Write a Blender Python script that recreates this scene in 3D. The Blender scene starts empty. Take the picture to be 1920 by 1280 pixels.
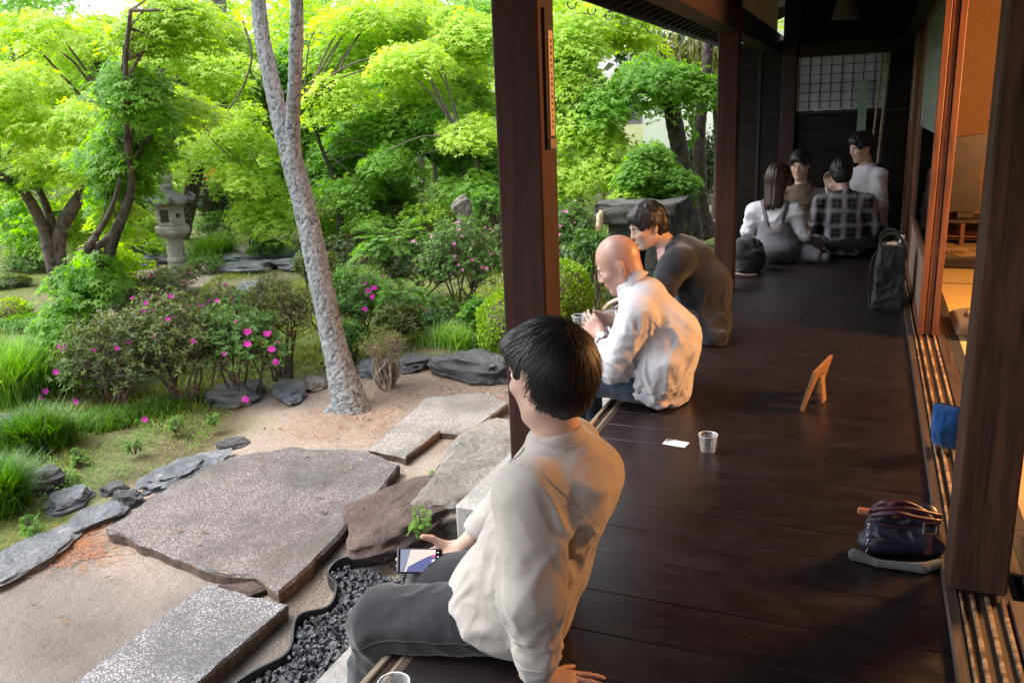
import bpy, bmesh, math, random
import numpy as np
from mathutils import Vector, Matrix, noise as mnoise
from mathutils.bvhtree import BVHTree

SC = bpy.context.scene
COL = SC.collection
random.seed(7)
RNG = np.random.default_rng(11)
rad = math.radians
PI = math.pi

# ------------------------------------------------------------------ camera
RC = np.array([[0.92311, -0.06259, 0.37941], [0.38234, 0.25489, -0.88817], [-0.04112, 0.96494, 0.25922]])
CAMO = np.array([0.0, 0.0, 1.24])
FPX = 1575.0
cam = bpy.data.cameras.new('camera')
cam.sensor_width = 36.0
cam.lens = FPX / 1920.0 * 36.0
cam.clip_start = 0.05
cam.clip_end = 600
camo = bpy.data.objects.new('camera', cam)
COL.objects.link(camo)
M4 = Matrix([list(RC[0]) + [0], list(RC[1]) + [0], list(RC[2]) + [1.24], [0, 0, 0, 1]])
camo.matrix_world = M4
SC.camera = camo

# ------------------------------------------------------------------ sky and sun (bright overcast afternoon)
world = bpy.data.worlds.new('World')
SC.world = world
world.use_nodes = True
wt = world.node_tree
wt.nodes.clear()
sky = wt.nodes.new('ShaderNodeTexSky')
sky.sky_type = 'NISHITA'
sky.sun_disc = False
sky.sun_elevation = rad(58)
sky.sun_rotation = rad(250)
sky.air_density = 1.0
sky.dust_density = 4.0
sky.ozone_density = 1.0
hsv = wt.nodes.new('ShaderNodeHueSaturation')
hsv.inputs['Saturation'].default_value = 0.45
hsv.inputs['Value'].default_value = 1.25
bg = wt.nodes.new('ShaderNodeBackground')
bg.inputs['Strength'].default_value = 0.15
wo = wt.nodes.new('ShaderNodeOutputWorld')
wt.links.new(sky.outputs[0], hsv.inputs['Color'])
wt.links.new(hsv.outputs[0], bg.inputs['Color'])
wt.links.new(bg.outputs[0], wo.inputs['Surface'])
sl = bpy.data.lights.new('sun', 'SUN')
sl.energy = 0.8
sl.angle = rad(25)
sl.color = (1.0, 0.985, 0.96)
so = bpy.data.objects.new('sun', sl)
COL.objects.link(so)
# light comes from the garden side (west, high)
sdir = Vector((math.cos(rad(58)) * math.sin(rad(250)), math.cos(rad(58)) * math.cos(rad(250)), math.sin(rad(58))))
so.rotation_euler = sdir.to_track_quat('Z', 'Y').to_euler()
so.location = (-6, 2, 9)

SC.view_settings.view_transform = 'Standard'
SC.view_settings.look = 'None'
SC.view_settings.gamma = 1.0
SC.view_settings.use_curve_mapping = False
SC.view_settings.exposure = 1.75
SC.render.engine = 'CYCLES'
cy = SC.cycles
cy.use_denoising = True
try:
    cy.denoiser = 'OPENIMAGEDENOISE'
except Exception:
    pass
cy.max_bounces = 8
cy.diffuse_bounces = 5
cy.glossy_bounces = 3
cy.transmission_bounces = 6
cy.transparent_max_bounces = 6
cy.caustics_reflective = False
cy.caustics_refractive = False
cy.sample_clamp_indirect = 6.0

# ------------------------------------------------------------------ placement helpers
def ray(p):
    return RC @ np.array([p[0] - 960.0, 640.0 - p[1], -FPX])
def onz(px, py, z=0.0):
    d = ray((px, py)); return CAMO + d * ((z - CAMO[2]) / d[2])
def ony(px, py, y):
    d = ray((px, py)); return CAMO + d * (y / d[1])
def onx(px, py, x):
    d = ray((px, py)); return CAMO + d * (x / d[0])

# ------------------------------------------------------------------ object helpers
def put(name, me, parent=None, mats=None, loc=None, smooth=False):
    """link a mesh whose vertices are in world coordinates; origin moved to loc / the parent's place"""
    o = bpy.data.objects.new(name, me)
    COL.objects.link(o)
    if mats is not None:
        if not isinstance(mats, (list, tuple)):
            mats = [mats]
        for m in mats:
            me.materials.append(m)
    off = Vector((0, 0, 0))
    if parent is not None:
        o.parent = parent
        off = origin_of(parent)
    elif loc is not None:
        off = Vector(loc)
        o.location = off
    if off.length > 0:
        me.transform(Matrix.Translation(-off))
    me.polygons.foreach_set('use_smooth', [bool(smooth)] * len(me.polygons))
    return o
def origin_of(o):
    v = Vector(o.location)
    while o.parent is not None:
        o = o.parent
        v = v + Vector(o.location)
    return v
def tag(o, label=None, cat=None, group=None, kind=None):
    if label: o['label'] = label
    if cat: o['category'] = cat
    if group: o['group'] = group
    if kind: o['kind'] = kind
    return o
def thing(name, label, cat, loc, group=None):
    o = bpy.data.objects.new(name, None)
    o.empty_display_size = 0.1
    o.location = Vector(tuple(float(v) for v in loc))
    COL.objects.link(o)
    return tag(o, label, cat, group)
def from_np(name, verts, faces):
    """verts Nx3, faces list of (n,k) arrays or one array"""
    me = bpy.data.meshes.new(name)
    if not isinstance(faces, list):
        faces = [faces]
    faces = [np.asarray(f, dtype=np.int32) for f in faces if len(f)]
    verts = np.asarray(verts, dtype=np.float32)
    me.vertices.add(len(verts))
    me.vertices.foreach_set('co', verts.ravel())
    loops = np.concatenate([f.ravel() for f in faces])
    totals = np.concatenate([np.full(len(f), f.shape[1], dtype=np.int32) for f in faces])
    starts = np.concatenate([[0], np.cumsum(totals)[:-1]]).astype(np.int32)
    me.loops.add(len(loops))
    me.loops.foreach_set('vertex_index', loops)
    me.polygons.add(len(totals))
    me.polygons.foreach_set('loop_start', starts)
    me.polygons.foreach_set('loop_total', totals)
    me.update(calc_edges=True)
    return me
class MB:
    """collects pieces into one mesh"""
    def __init__(self): self.v = []; self.q = []; self.t = []; self.n = 0; self.p = []
    def add(self, v, q=None, t=None):
        v = np.asarray(v, dtype=float)
        if q is not None and len(q): self.q.append(np.asarray(q) + self.n)
        if t is not None and len(t): self.t.append(np.asarray(t) + self.n)
        self.v.append(v); self.n += len(v)
        return self
    def box(self, lo, hi, c=0.0, rot=None, piv=None):
        v, q, t = boxarr(lo, hi, c)
        if rot is not None:
            piv = np.asarray(piv if piv is not None else (np.asarray(lo) + np.asarray(hi)) / 2)
            v = (v - piv) @ np.asarray(rot).T + piv
        return self.add(v, q, t)
    def tube(self, pts, radii, n=8, cap=True, tw=None):
        v, q, t = tubearr(pts, radii, n, cap); return self.add(v, q, t)
    def mesh(self, name='m'):
        fs = []
        if self.q: fs.append(np.concatenate(self.q))
        if self.t: fs.append(np.concatenate(self.t))
        return from_np(name, np.concatenate(self.v), fs)
    def put(self, name, mats, parent=None, loc=None, smooth=False):
        return put(name, self.mesh(name), parent, mats, loc, smooth)
def boxarr(lo, hi, c=0.0):
    lo = np.asarray(lo, float); hi = np.asarray(hi, float)
    lo, hi = np.minimum(lo, hi), np.maximum(lo, hi)
    if c <= 0:
        v = np.array([[x, y, z] for x in (lo[0], hi[0]) for y in (lo[1], hi[1]) for z in (lo[2], hi[2])])
        q = np.array([[0, 1, 3, 2], [4, 6, 7, 5], [0, 4, 5, 1], [2, 3, 7, 6], [0, 2, 6, 4], [1, 5, 7, 3]])
        return v, q, np.zeros((0, 3), int)
    c = min(c, (hi - lo).min() * 0.45)
    v = []; idx = {}
    for i in (0, 1):
        for j in (0, 1):
            for k in (0, 1):
                s = (i, j, k)
                cor = [lo[a] if s[a] == 0 else hi[a] for a in range(3)]
                for a in range(3):   # vertex lying on face a of this corner
                    p = list(cor)
                    for b in range(3):
                        if b != a: p[b] += c if s[b] == 0 else -c
                    idx[(s, a)] = len(v); v.append(p)
    q = []; t = []
    for a in range(3):
        b, d = (a + 1) % 3, (a + 2) % 3
        for s0 in (0, 1):
            loop = []
            for (u, w) in ((0, 0), (1, 0), (1, 1), (0, 1)):
                s = [0, 0, 0]; s[a] = s0; s[b] = u; s[d] = w
                loop.append(idx[(tuple(s), a)])
            if s0 == 0: loop = loop[::-1]
            q.append(loop)
        # edges parallel to axis a
        for (u, w) in ((0, 0), (1, 0), (1, 1), (0, 1)):
            s1 = [0, 0, 0]; s1[b] = u; s1[d] = w
            s2 = list(s1); s2[a] = 1
            s1 = tuple(s1); s2 = tuple(s2)
            l = [idx[(s1, b)], idx[(s2, b)], idx[(s2, d)], idx[(s1, d)]]
            if (u + w) % 2 == 0: l = l[::-1]
            if (u + w) % 2 == 0: pass
            q.append(l)
    for i in (0, 1):
        for j in (0, 1):
            for k in (0, 1):
                s = (i, j, k)
                l = [idx[(s, 0)], idx[(s, 1)], idx[(s, 2)]]
                if (i + j + k) % 2 == 0: l = l[::-1]
                t.append(l)
    v = np.array(v)
    return v, orient(v, np.array(q)), orient(v, np.array(t))
def orient(v, f):
    c = v.mean(0)
    p = v[f]
    n = np.cross(p[:, 1] - p[:, 0], p[:, 2] - p[:, 0])
    bad = ((p.mean(1) - c) * n).sum(1) < 0
    f = f.copy(); f[bad] = f[bad][:, ::-1]
    return f
def tubearr(pts, radii, n=8, cap=True):
    pts = np.asarray(pts, float); m = len(pts)
    radii = np.broadcast_to(np.asarray(radii, float), (m,))
    tan = np.gradient(pts, axis=0)
    tan /= np.linalg.norm(tan, axis=1)[:, None] + 1e-12
    ref = np.array([0.0, 0, 1]) if abs(tan[0][2]) < 0.9 else np.array([1.0, 0, 0])
    u = np.cross(tan[0], ref); u /= np.linalg.norm(u)
    a = np.arange(n) * 2 * PI / n
    rings = []
    for i in range(m):
        u = u - tan[i] * u.dot(tan[i]); u /= np.linalg.norm(u) + 1e-12
        w = np.cross(tan[i], u)
        rings.append(pts[i] + radii[i] * (np.cos(a)[:, None] * u + np.sin(a)[:, None] * w))
    v = np.concatenate(rings)
    i0 = np.arange(n); i1 = (i0 + 1) % n
    q = np.concatenate([np.stack([k * n + i0, k * n + i1, (k + 1) * n + i1, (k + 1) * n + i0], 1) for k in range(m - 1)])
    t = np.zeros((0, 3), int)
    if cap:
        v = np.concatenate([v, pts[:1], pts[-1:]])
        t = np.concatenate([np.stack([i1, i0, np.full(n, m * n)], 1), np.stack([(m - 1) * n + i0, (m - 1) * n + i1, np.full(n, m * n + 1)], 1)])
    return v, q, t
def lathearr(profile, n=24, center=(0, 0), phase=0.0, cap=True):
    """profile list of (r,z)"""
    a = np.arange(n) * 2 * PI / n + phase
    v = np.concatenate([np.stack([center[0] + r * np.cos(a), center[1] + r * np.sin(a), np.full(n, z)], 1) for r, z in profile])
    m = len(profile); i0 = np.arange(n); i1 = (i0 + 1) % n
    q = np.concatenate([np.stack([k * n + i0, k * n + i1, (k + 1) * n + i1, (k + 1) * n + i0], 1) for k in range(m - 1)])
    t = np.zeros((0, 3), int)
    if cap:
        v = np.concatenate([v, [[center[0], center[1], profile[0][1]], [center[0], center[1], profile[-1][1]]]])
        t = np.concatenate([np.stack([i1, i0, np.full(n, m * n)], 1), np.stack([(m - 1) * n + i0, (m - 1) * n + i1, np.full(n, m * n + 1)], 1)])
    return v, q, t
def spline(ctrl, n):
    """Catmull-Rom through control rows (any width)"""
    c = np.asarray(ctrl, float)
    c = np.concatenate([[2 * c[0] - c[1]], c, [2 * c[-1] - c[-2]]])
    m = len(c) - 3
    out = []
    for s in np.linspace(0, m - 1e-6, n):
        i = int(s); t = s - i
        p0, p1, p2, p3 = c[i:i + 4]
        out.append(0.5 * ((2 * p1) + (-p0 + p2) * t + (2 * p0 - 5 * p1 + 4 * p2 - p3) * t * t + (-p0 + 3 * p1 - 3 * p2 + p3) * t ** 3))
    return np.array(out)
# ---------------------------------------------------------------- numpy noise
def _h(i, j, k, s):
    n = (i * 374761393 + j * 668265263 + k * 2147483647 + s * 1274126177) & 0xffffffff
    n = ((n ^ (n >> 13)) * 1274126177) & 0xffffffff
    n = n ^ (n >> 16)
    return (n & 0xffffff) / float(0xffffff) * 2 - 1
def vnoise(p, seed=0):
    p = np.asarray(p, float)
    i = np.floor(p).astype(np.int64); f = p - i
    f = f * f * f * (f * (f * 6 - 15) + 10)
    r = 0
    for a in (0, 1):
        wa = f[..., 0] if a else 1 - f[..., 0]
        for b in (0, 1):
            wb = f[..., 1] if b else 1 - f[..., 1]
            for c in (0, 1):
                wc = f[..., 2] if c else 1 - f[..., 2]
                r = r + wa * wb * wc * _h(i[..., 0] + a, i[..., 1] + b, i[..., 2] + c, seed)
    return r
def fbm(p, oct=4, seed=0, gain=0.5):
    r = 0; a = 1.0; p = np.asarray(p, float)
    for o in range(oct):
        r = r + a * vnoise(p, seed + o); p = p * 2.03 + 7.1; a *= gain
    return r
def cells(p, seed=0):
    """returns F1, F2 of a jittered grid (p: N x 3)"""
    i0 = np.floor(p).astype(np.int64)
    d1 = np.full(len(p), 9.0); d2 = np.full(len(p), 9.0)
    for a in (-1, 0, 1):
        for b in (-1, 0, 1):
            for c in (-1, 0, 1):
                g = i0 + np.array([a, b, c])
                fp = g + 0.5 + 0.42 * np.stack([_h(g[:, 0], g[:, 1], g[:, 2], seed + s) for s in (0, 1, 2)], 1)
                d = np.linalg.norm(fp - p, axis=1)
                m = d < d1
                d2 = np.where(m, d1, np.minimum(d2, d)); d1 = np.where(m, d, d1)
    return d1, d2

# ---------------------------------------------------------------- materials
class NT:
    def __init__(self, name):
        self.m = bpy.data.materials.new(name); self.m.use_nodes = True
        self.t = self.m.node_tree; self.t.nodes.clear()
        self.out = self.n('ShaderNodeOutputMaterial')
    def n(self, typ, **kw):
        nd = self.t.nodes.new(typ)
        for k, v in kw.items():
            if hasattr(nd, k) and k not in ('inputs',): setattr(nd, k, v)
        return nd
    def l(self, a, b): self.t.links.new(a, b)
    def coord(self, scale=(1, 1, 1), rot=(0, 0, 0), kind='Object'):
        tc = self.n('ShaderNodeTexCoord'); mp = self.n('ShaderNodeMapping')
        mp.inputs['Scale'].default_value = scale; mp.inputs['Rotation'].default_value = rot
        self.l(tc.outputs[kind], mp.inputs['Vector']); return mp.outputs[0]
    def noise(self, vec, scale=5, detail=4, rough=0.55, dist=0.0):
        x = self.n('ShaderNodeTexNoise'); x.inputs['Scale'].default_value = scale
        x.inputs['Detail'].default_value = detail; x.inputs['Roughness'].default_value = rough
        x.inputs['Distortion'].default_value = dist
        self.l(vec, x.inputs['Vector']); return x.outputs['Fac']
    def vor(self, vec, scale=10, feature='F1', out='Distance', rnd=1.0):
        x = self.n('ShaderNodeTexVoronoi'); x.feature = feature; x.inputs['Scale'].default_value = scale
        x.inputs['Randomness'].default_value = rnd
        self.l(vec, x.inputs['Vector']); return x.outputs[out]
    def ramp(self, fac, stops, interp='LINEAR'):
        r = self.n('ShaderNodeValToRGB'); e = r.color_ramp.elements
        r.color_ramp.interpolation = interp
        while len(e) < len(stops): e.new(0.5)
        for i, (p, c) in enumerate(stops):
            e[i].position = p
            e[i].color = tuple(c) + (1,) if not isinstance(c, (int, float)) else (c, c, c, 1)
        self.l(fac, r.inputs['Fac']); return r.outputs['Color']
    def mix(self, a, b, fac, mode='MIX'):
        x = self.n('ShaderNodeMix'); x.data_type = 'RGBA'; x.blend_type = mode; x.clamp_factor = True
        for s, v in ((0, fac), (6, a), (7, b)):
            if hasattr(v, 'links'): self.l(v, x.inputs[s])
            elif s == 0: x.inputs[0].default_value = v
            else: x.inputs[s].default_value = tuple(v) + (1,)
        return x.outputs[2]
    def math(self, op, a, b=0.0):
        x = self.n('ShaderNodeMath'); x.operation = op
        for s, v in ((0, a), (1, b)):
            if hasattr(v, 'links'): self.l(v, x.inputs[s])
            else: x.inputs[s].default_value = v
        return x.outputs[0]
    def bsdf(self, color, rough=0.6, metal=0.0, spec=0.5, bump=None, bstr=0.3, bdist=0.01, **kw):
        b = self.n('ShaderNodeBsdfPrincipled')
        for s, v in (('Base Color', color), ('Roughness', rough), ('Metallic', metal), ('Specular IOR Level', spec)):
            if hasattr(v, 'links'): self.l(v, b.inputs[s])
            elif s == 'Base Color': b.inputs[s].default_value = tuple(v) + (1,)
            else: b.inputs[s].default_value = v
        for k, v in kw.items():
            b.inputs[k.replace('_', ' ')].default_value = v
        if bump is not None:
            bp = self.n('ShaderNodeBump'); bp.inputs['Strength'].default_value = bstr; bp.inputs['Distance'].default_value = bdist
            self.l(bump, bp.inputs['Height']); self.l(bp.outputs[0], b.inputs['Normal'])
            self.bumpn = bp.outputs[0]
        return b.outputs[0]
    def done(self, sh):
        self.l(sh, self.out.inputs['Surface']); return self.m
def simple(name, c1, c2=None, scale=8, stretch=(1, 1, 1), rough=0.6, bump=0.3, bdist=0.004, spec=0.5, metal=0.0, detail=5, dist=0.0, lo=0.35, hi=0.65, **kw):
    t = NT(name); v = t.coord(stretch)
    n = t.noise(v, scale, detail, 0.6, dist)
    c = t.ramp(n, [(lo, c1), (hi, c2 if c2 is not None else c1)])
    return t.done(t.bsdf(c, rough, metal, spec, n, bump, bdist, **kw))
def cloth(name, c1, c2, weave=900, rough=0.85, scale=6, sheen=0.2, wr=0.16, wsc=11):
    t = NT(name); v = t.coord()
    n = t.noise(v, scale, 5, 0.6)
    f = t.noise(v, weave, 2, 0.5)
    c = t.ramp(n, [(0.3, c1), (0.7, c2)])
    c = t.mix(c, (0, 0, 0), t.ramp(f, [(0.35, 0.22), (0.6, 0.0)]))
    w1 = t.math('ABSOLUTE', t.math('SUBTRACT', t.noise(v, wsc, 3, 0.5, 0.6), 0.5))
    w2 = t.math('ABSOLUTE', t.math('SUBTRACT', t.noise(t.coord((1, 1, .45)), wsc * 2.1, 3, 0.55, 0.8), 0.5))
    h = t.math('ADD', t.math('MULTIPLY', t.math('MINIMUM', w1, .07), 6.0), t.math('MULTIPLY', t.math('MINIMUM', w2, .06), 3.0))
    b1 = t.n('ShaderNodeBump'); b1.inputs['Strength'].default_value = wr; b1.inputs['Distance'].default_value = 0.012; t.l(h, b1.inputs['Height'])
    b2 = t.n('ShaderNodeBump'); b2.inputs['Strength'].default_value = 0.35; b2.inputs['Distance'].default_value = 0.0012; t.l(f, b2.inputs['Height']); t.l(b1.outputs[0], b2.inputs['Normal'])
    sh = t.bsdf(c, rough, 0, 0.25, Sheen_Weight=sheen)
    t.l(b2.outputs[0], sh.node.inputs['Normal'])
    return t.done(sh)
def leafmat(name, dark, mid, light, transl=0.45, rough=0.5):
    """per-leaf natural colour from the 'tint' attribute, thin translucent blade"""
    t = NT(name)
    a = t.n('ShaderNodeAttribute'); a.attribute_name = 'tint'
    c = t.ramp(a.outputs['Fac'], [(0.0, dark), (0.5, mid), (1.0, light)])
    b = t.bsdf(c, rough, 0, 0.35)
    tr = t.n('ShaderNodeBsdfTranslucent')
    c2 = t.mix(c, (1.0, 1.0, 0.35), 1.0, 'MULTIPLY')
    hs = t.n('ShaderNodeHueSaturation'); hs.inputs['Value'].default_value = 1.7; hs.inputs['Saturation'].default_value = 1.1
    t.l(c2, hs.inputs['Color']); t.l(hs.outputs[0], tr.inputs['Color'])
    m = t.n('ShaderNodeMixShader'); m.inputs[0].default_value = transl
    t.l(b, m.inputs[1]); t.l(tr.outputs[0], m.inputs[2])
    return t.done(m.outputs[0])
def woodmat(name, c1, c2, axis='x', rough=0.45, bump=0.25, ring=14, spec=0.5, wear=None, coat=0.0):
    """wood with the grain along an axis of the object"""
    t = NT(name)
    sc = {'x': (0.6, 9, 9), 'y': (9, 0.6, 9), 'z': (9, 9, 0.6)}[axis]
    v = t.coord(sc)
    n = t.noise(v, 3.0, 6, 0.65, 1.2)
    f = t.noise(v, ring, 4, 0.7, 0.4)
    g = t.math('ADD', t.math('MULTIPLY', n, 0.6), t.math('MULTIPLY', f, 0.4))
    c = t.ramp(g, [(0.36, c1), (0.62, c2)])
    if wear is not None:
        w = t.noise(t.coord((1.5, 1.5, 1.5)), 2.5, 6, 0.7)
        c = t.mix(c, wear, t.ramp(w, [(0.52, 0.0), (0.72, 0.55)]))
    r = t.math('ADD', rough - 0.06, t.math('MULTIPLY', f, 0.15))
    return t.done(t.bsdf(c, r, 0, spec, f, bump, 0.002, Coat_Weight=coat, Coat_Roughness=0.2))
# ================================================================== MATERIALS
def ground_mat():
    t = NT('garden_ground')
    a = t.n('ShaderNodeAttribute'); a.attribute_name = 'zone'   # R moss, G mulch, B wet grey
    v = t.coord()
    sepn = t.n('ShaderNodeSeparateColor'); t.l(a.outputs['Color'], sepn.inputs[0])
    big = t.noise(v, 1.6, 5, 0.6); fine = t.noise(v, 160, 3, 0.7); mid = t.noise(v, 22, 5, 0.65)
    grit = t.vor(v, 190, 'F1', 'Color')
    sand = t.ramp(big, [(0.3, (0.23, 0.18, 0.14)), (0.7, (0.34, 0.275, 0.22))])
    sand = t.mix(sand, (0.62, 0.55, 0.46), t.ramp(fine, [(0.53, 0.0), (0.64, 0.75)]))
    sand = t.mix(sand, (0.13, 0.075, 0.045), t.ramp(t.noise(v, 75, 3, 0.8), [(0.60, 0.0), (0.69, 0.75)]))
    sand = t.mix(sand, (0.22, 0.15, 0.10), t.ramp(mid, [(0.55, 0.0), (0.75, 0.5)]))
    wet = t.ramp(big, [(0.3, (0.14, 0.12, 0.10)), (0.7, (0.25, 0.22, 0.195))])
    wet = t.mix(wet, (0.34, 0.32, 0.30), t.ramp(fine, [(0.56, 0.0), (0.7, 0.6)]))
    moss = t.ramp(t.noise(v, 26, 8, 0.8), [(0.32, (0.03, 0.04, 0.012)), (0.46, (0.085, 0.12, 0.022)), (0.58, (0.15, 0.19, 0.035)), (0.72, (0.26, 0.26, 0.09))])
    mul = t.ramp(t.noise(v, 60, 8, 0.85), [(0.34, (0.02, 0.015, 0.010)), (0.5, (0.10, 0.07, 0.045)), (0.62, (0.26, 0.19, 0.13))])
    c = t.mix(sand, wet, sepn.outputs[2]); c = t.mix(c, mul, sepn.outputs[1]); c = t.mix(c, moss, sepn.outputs[0])
    h = t.math('ADD', t.math('MULTIPLY', fine, 0.5), t.math('MULTIPLY', mid, 1.0))
    return t.done(t.bsdf(c, 0.9, 0, 0.25, h, 0.9, 0.03))
def pebbled(name, base, light, dark, scale=75, thr=0.33, rough=0.65):
    """washed-pebble concrete: pale pebbles in a darker matrix"""
    t = NT(name); v = t.coord()
    d = t.vor(v, scale, 'F1', 'Distance'); col = t.vor(v, scale, 'F1', 'Color')
    big = t.noise(v, 3.2, 5, 0.65)
    m = t.ramp(d, [(thr, 1.0), (thr + 0.12, 0.0)])
    b = t.ramp(t.noise(v, 55, 4, 0.6), [(0.3, dark), (0.7, base)])
    sep = t.n('ShaderNodeSeparateColor'); t.l(col, sep.inputs[0])
    peb = t.ramp(sep.outputs[0], [(0.0, dark), (0.35, base), (0.6, light), (1.0, tuple(min(1, x * 1.25) for x in light))])
    c = t.mix(b, peb, t.math('MULTIPLY', m, 0.8))
    c = t.mix(c, tuple(x * 0.42 for x in base), t.ramp(big, [(0.42, 0.0), (0.66, 0.75)]))
    st = t.noise(v, 1.7, 7, 0.7, 0.8)
    c = t.mix(c, (0.10, 0.095, 0.05), t.ramp(st, [(0.56, 0.0), (0.70, 0.6)]))
    c = t.mix(c, (0.16, 0.10, 0.06), t.ramp(t.noise(v, 110, 2, 0.8), [(0.66, 0.0), (0.72, 0.8)]))
    return t.done(t.bsdf(c, rough, 0, 0.4, m, 0.5, 0.006))
def rockmat(name, c1, c2, c3, scale=5, rough=0.6, lichen=None):
    t = NT(name); v = t.coord((1, 1, 2.2))
    n = t.noise(v, scale, 8, 0.7, 0.6); f = t.noise(v, scale * 9, 5, 0.7)
    c = t.ramp(n, [(0.3, c1), (0.5, c2), (0.72, c3)])
    c = t.mix(c, tuple(x * 0.4 for x in c1), t.ramp(f, [(0.3, 0.7), (0.45, 0.0)]))
    if lichen: c = t.mix(c, lichen, t.ramp(t.noise(v, scale * 2.3, 6, 0.7), [(0.58, 0.0), (0.68, 0.7)]))
    h = t.math('ADD', n, t.math('MULTIPLY', f, 0.5))
    return t.done(t.bsdf(c, rough, 0, 0.5, h, 1.0, 0.05))
def floor_mat():
    t = NT('dark_polished_floor')
    oi = t.n('ShaderNodeObjectInfo')
    tc = t.n('ShaderNodeTexCoord'); ad = t.n('ShaderNodeVectorMath'); ad.operation = 'ADD'
    sc = t.n('ShaderNodeCombineXYZ'); t.l(t.math('MULTIPLY', oi.outputs['Random'], 37.0), sc.inputs[0]); t.l(t.math('MULTIPLY', oi.outputs['Random'], 91.0), sc.inputs[1])
    t.l(tc.outputs['Object'], ad.inputs[0]); t.l(sc.outputs[0], ad.inputs[1])
    mp = t.n('ShaderNodeMapping'); mp.inputs['Scale'].default_value = (1.2, 14, 14); t.l(ad.outputs[0], mp.inputs[0])
    g = t.noise(mp.outputs[0], 5, 7, 0.7, 0.5)
    mp2 = t.n('ShaderNodeMapping'); mp2.inputs['Scale'].default_value = (2, 3, 3); t.l(ad.outputs[0], mp2.inputs[0])
    w = t.noise(mp2.outputs[0], 3, 6, 0.7)
    c = t.ramp(g, [(0.3, (0.0058, 0.0040, 0.0045)), (0.7, (0.0175, 0.0120, 0.0130))])
    c = t.mix(c, (0.085, 0.072, 0.066), t.ramp(t.noise(mp.outputs[0], 26, 3, 0.8), [(0.64, 0.0), (0.72, 0.6)]))
    r = t.ramp(w, [(0.3, 0.24), (0.7, 0.46)])
    return t.done(t.bsdf(c, r, 0, 0.5, g, 0.05, 0.0006))
def trackmat():
    t = NT('worn_track_wood'); v = t.coord((10, 0.8, 10))
    g = t.noise(v, 6, 6, 0.75, 1.0); w = t.noise(t.coord((1, 3.0, 1)), 6, 7, 0.75)
    c = t.ramp(g, [(0.3, (0.05, 0.025, 0.015)), (0.65, (0.14, 0.08, 0.045))])
    c = t.mix(c, (0.52, 0.36, 0.19), t.ramp(w, [(0.45, 0.0), (0.58, 0.8)]))
    return t.done(t.bsdf(c, 0.5, 0, 0.4, g, 0.3, 0.002))
M = {}
M['ground'] = ground_mat()
M['slab_red'] = pebbled('washed_pebble_slab', (0.105, 0.094, 0.090), (0.25, 0.235, 0.22), (0.085, 0.06, 0.06), 140, 0.42)
M['slab_grey'] = pebbled('grey_washed_pebble_slab', (0.12, 0.118, 0.128), (0.38, 0.38, 0.385), (0.06, 0.055, 0.065), 165, 0.42)
M['slab_pale'] = pebbled('pale_washed_pebble_slab', (0.20, 0.19, 0.175), (0.42, 0.41, 0.39), (0.13, 0.11, 0.10), 160, 0.42)
M['slab_side'] = simple('slab_side', (0.045, 0.028, 0.022), (0.13, 0.09, 0.06), 30, rough=0.85, bump=0.7, bdist=0.01)
M['granite'] = pebbled('pale_granite', (0.33, 0.32, 0.30), (0.45, 0.44, 0.42), (0.20, 0.19, 0.175), 170, 0.3, 0.6)
M['lantern'] = rockmat('weathered_lantern_stone', (0.24, 0.23, 0.215), (0.40, 0.38, 0.355), (0.52, 0.50, 0.47), 9, 0.85, (0.17, 0.17, 0.13))
M['lantern_roof'] = rockmat('darker_lantern_stone', (0.10, 0.10, 0.11), (0.19, 0.18, 0.19), (0.30, 0.28, 0.27), 9, 0.8, (0.15, 0.16, 0.10))
M['rock_blue'] = rockmat('blue_grey_schist', (0.05, 0.055, 0.065), (0.13, 0.14, 0.155), (0.30, 0.31, 0.33), 4, 0.42, (0.34, 0.35, 0.33))
M['rock_dark'] = rockmat('dark_schist', (0.03, 0.03, 0.033), (0.085, 0.085, 0.09), (0.17, 0.17, 0.17), 5, 0.38, (0.25, 0.26, 0.24))
M['rock_brown'] = rockmat('red_brown_boulder', (0.045, 0.026, 0.023), (0.10, 0.062, 0.054), (0.19, 0.13, 0.11), 7, 0.5, (0.18, 0.11, 0.08))
M['rock_pale'] = rockmat('tan_grey_boulder', (0.10, 0.085, 0.07), (0.20, 0.18, 0.155), (0.31, 0.29, 0.26), 4, 0.65, (0.36, 0.35, 0.33))
M['gravel'] = simple('black_crushed_stone', (0.016, 0.018, 0.022), (0.065, 0.072, 0.082), 25, rough=0.65, bump=0.4)
M['edging'] = simple('black_plastic_edging', (0.012, 0.012, 0.012), (0.02, 0.02, 0.02), rough=0.5)
M['post'] = woodmat('dark_red_brown_post', (0.013, 0.0045, 0.0036), (0.046, 0.0150, 0.011), 'z', 0.75, 0.4, 16, spec=.25)
M['post_near'] = woodmat('dark_grained_post', (0.012, 0.0055, 0.004), (0.085, 0.040, 0.026), 'z', 0.75, 0.5, 9, spec=.25)
M['beam'] = woodmat('smoked_beam', (0.012, 0.008, 0.007), (0.030, 0.018, 0.014), 'y', 0.7, 0.3, spec=.2)
M['beamx'] = woodmat('smoked_board', (0.014, 0.010, 0.008), (0.036, 0.024, 0.019), 'x', 0.75, 0.3, spec=.15)
M['wallboard'] = woodmat('dark_wall_board', (0.006, 0.005, 0.0045), (0.016, 0.0135, 0.0115), 'x', 0.8, 0.3, spec=.12)
M['edge'] = woodmat('weathered_rail', (0.06, 0.045, 0.032), (0.24, 0.19, 0.13), 'y', 0.7, 0.4)
M['floor'] = floor_mat()
M['track'] = trackmat()
M['sill'] = woodmat('dark_sill', (0.022, 0.014, 0.011), (0.075, 0.052, 0.040), 'y', 0.5, 0.3)
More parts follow.
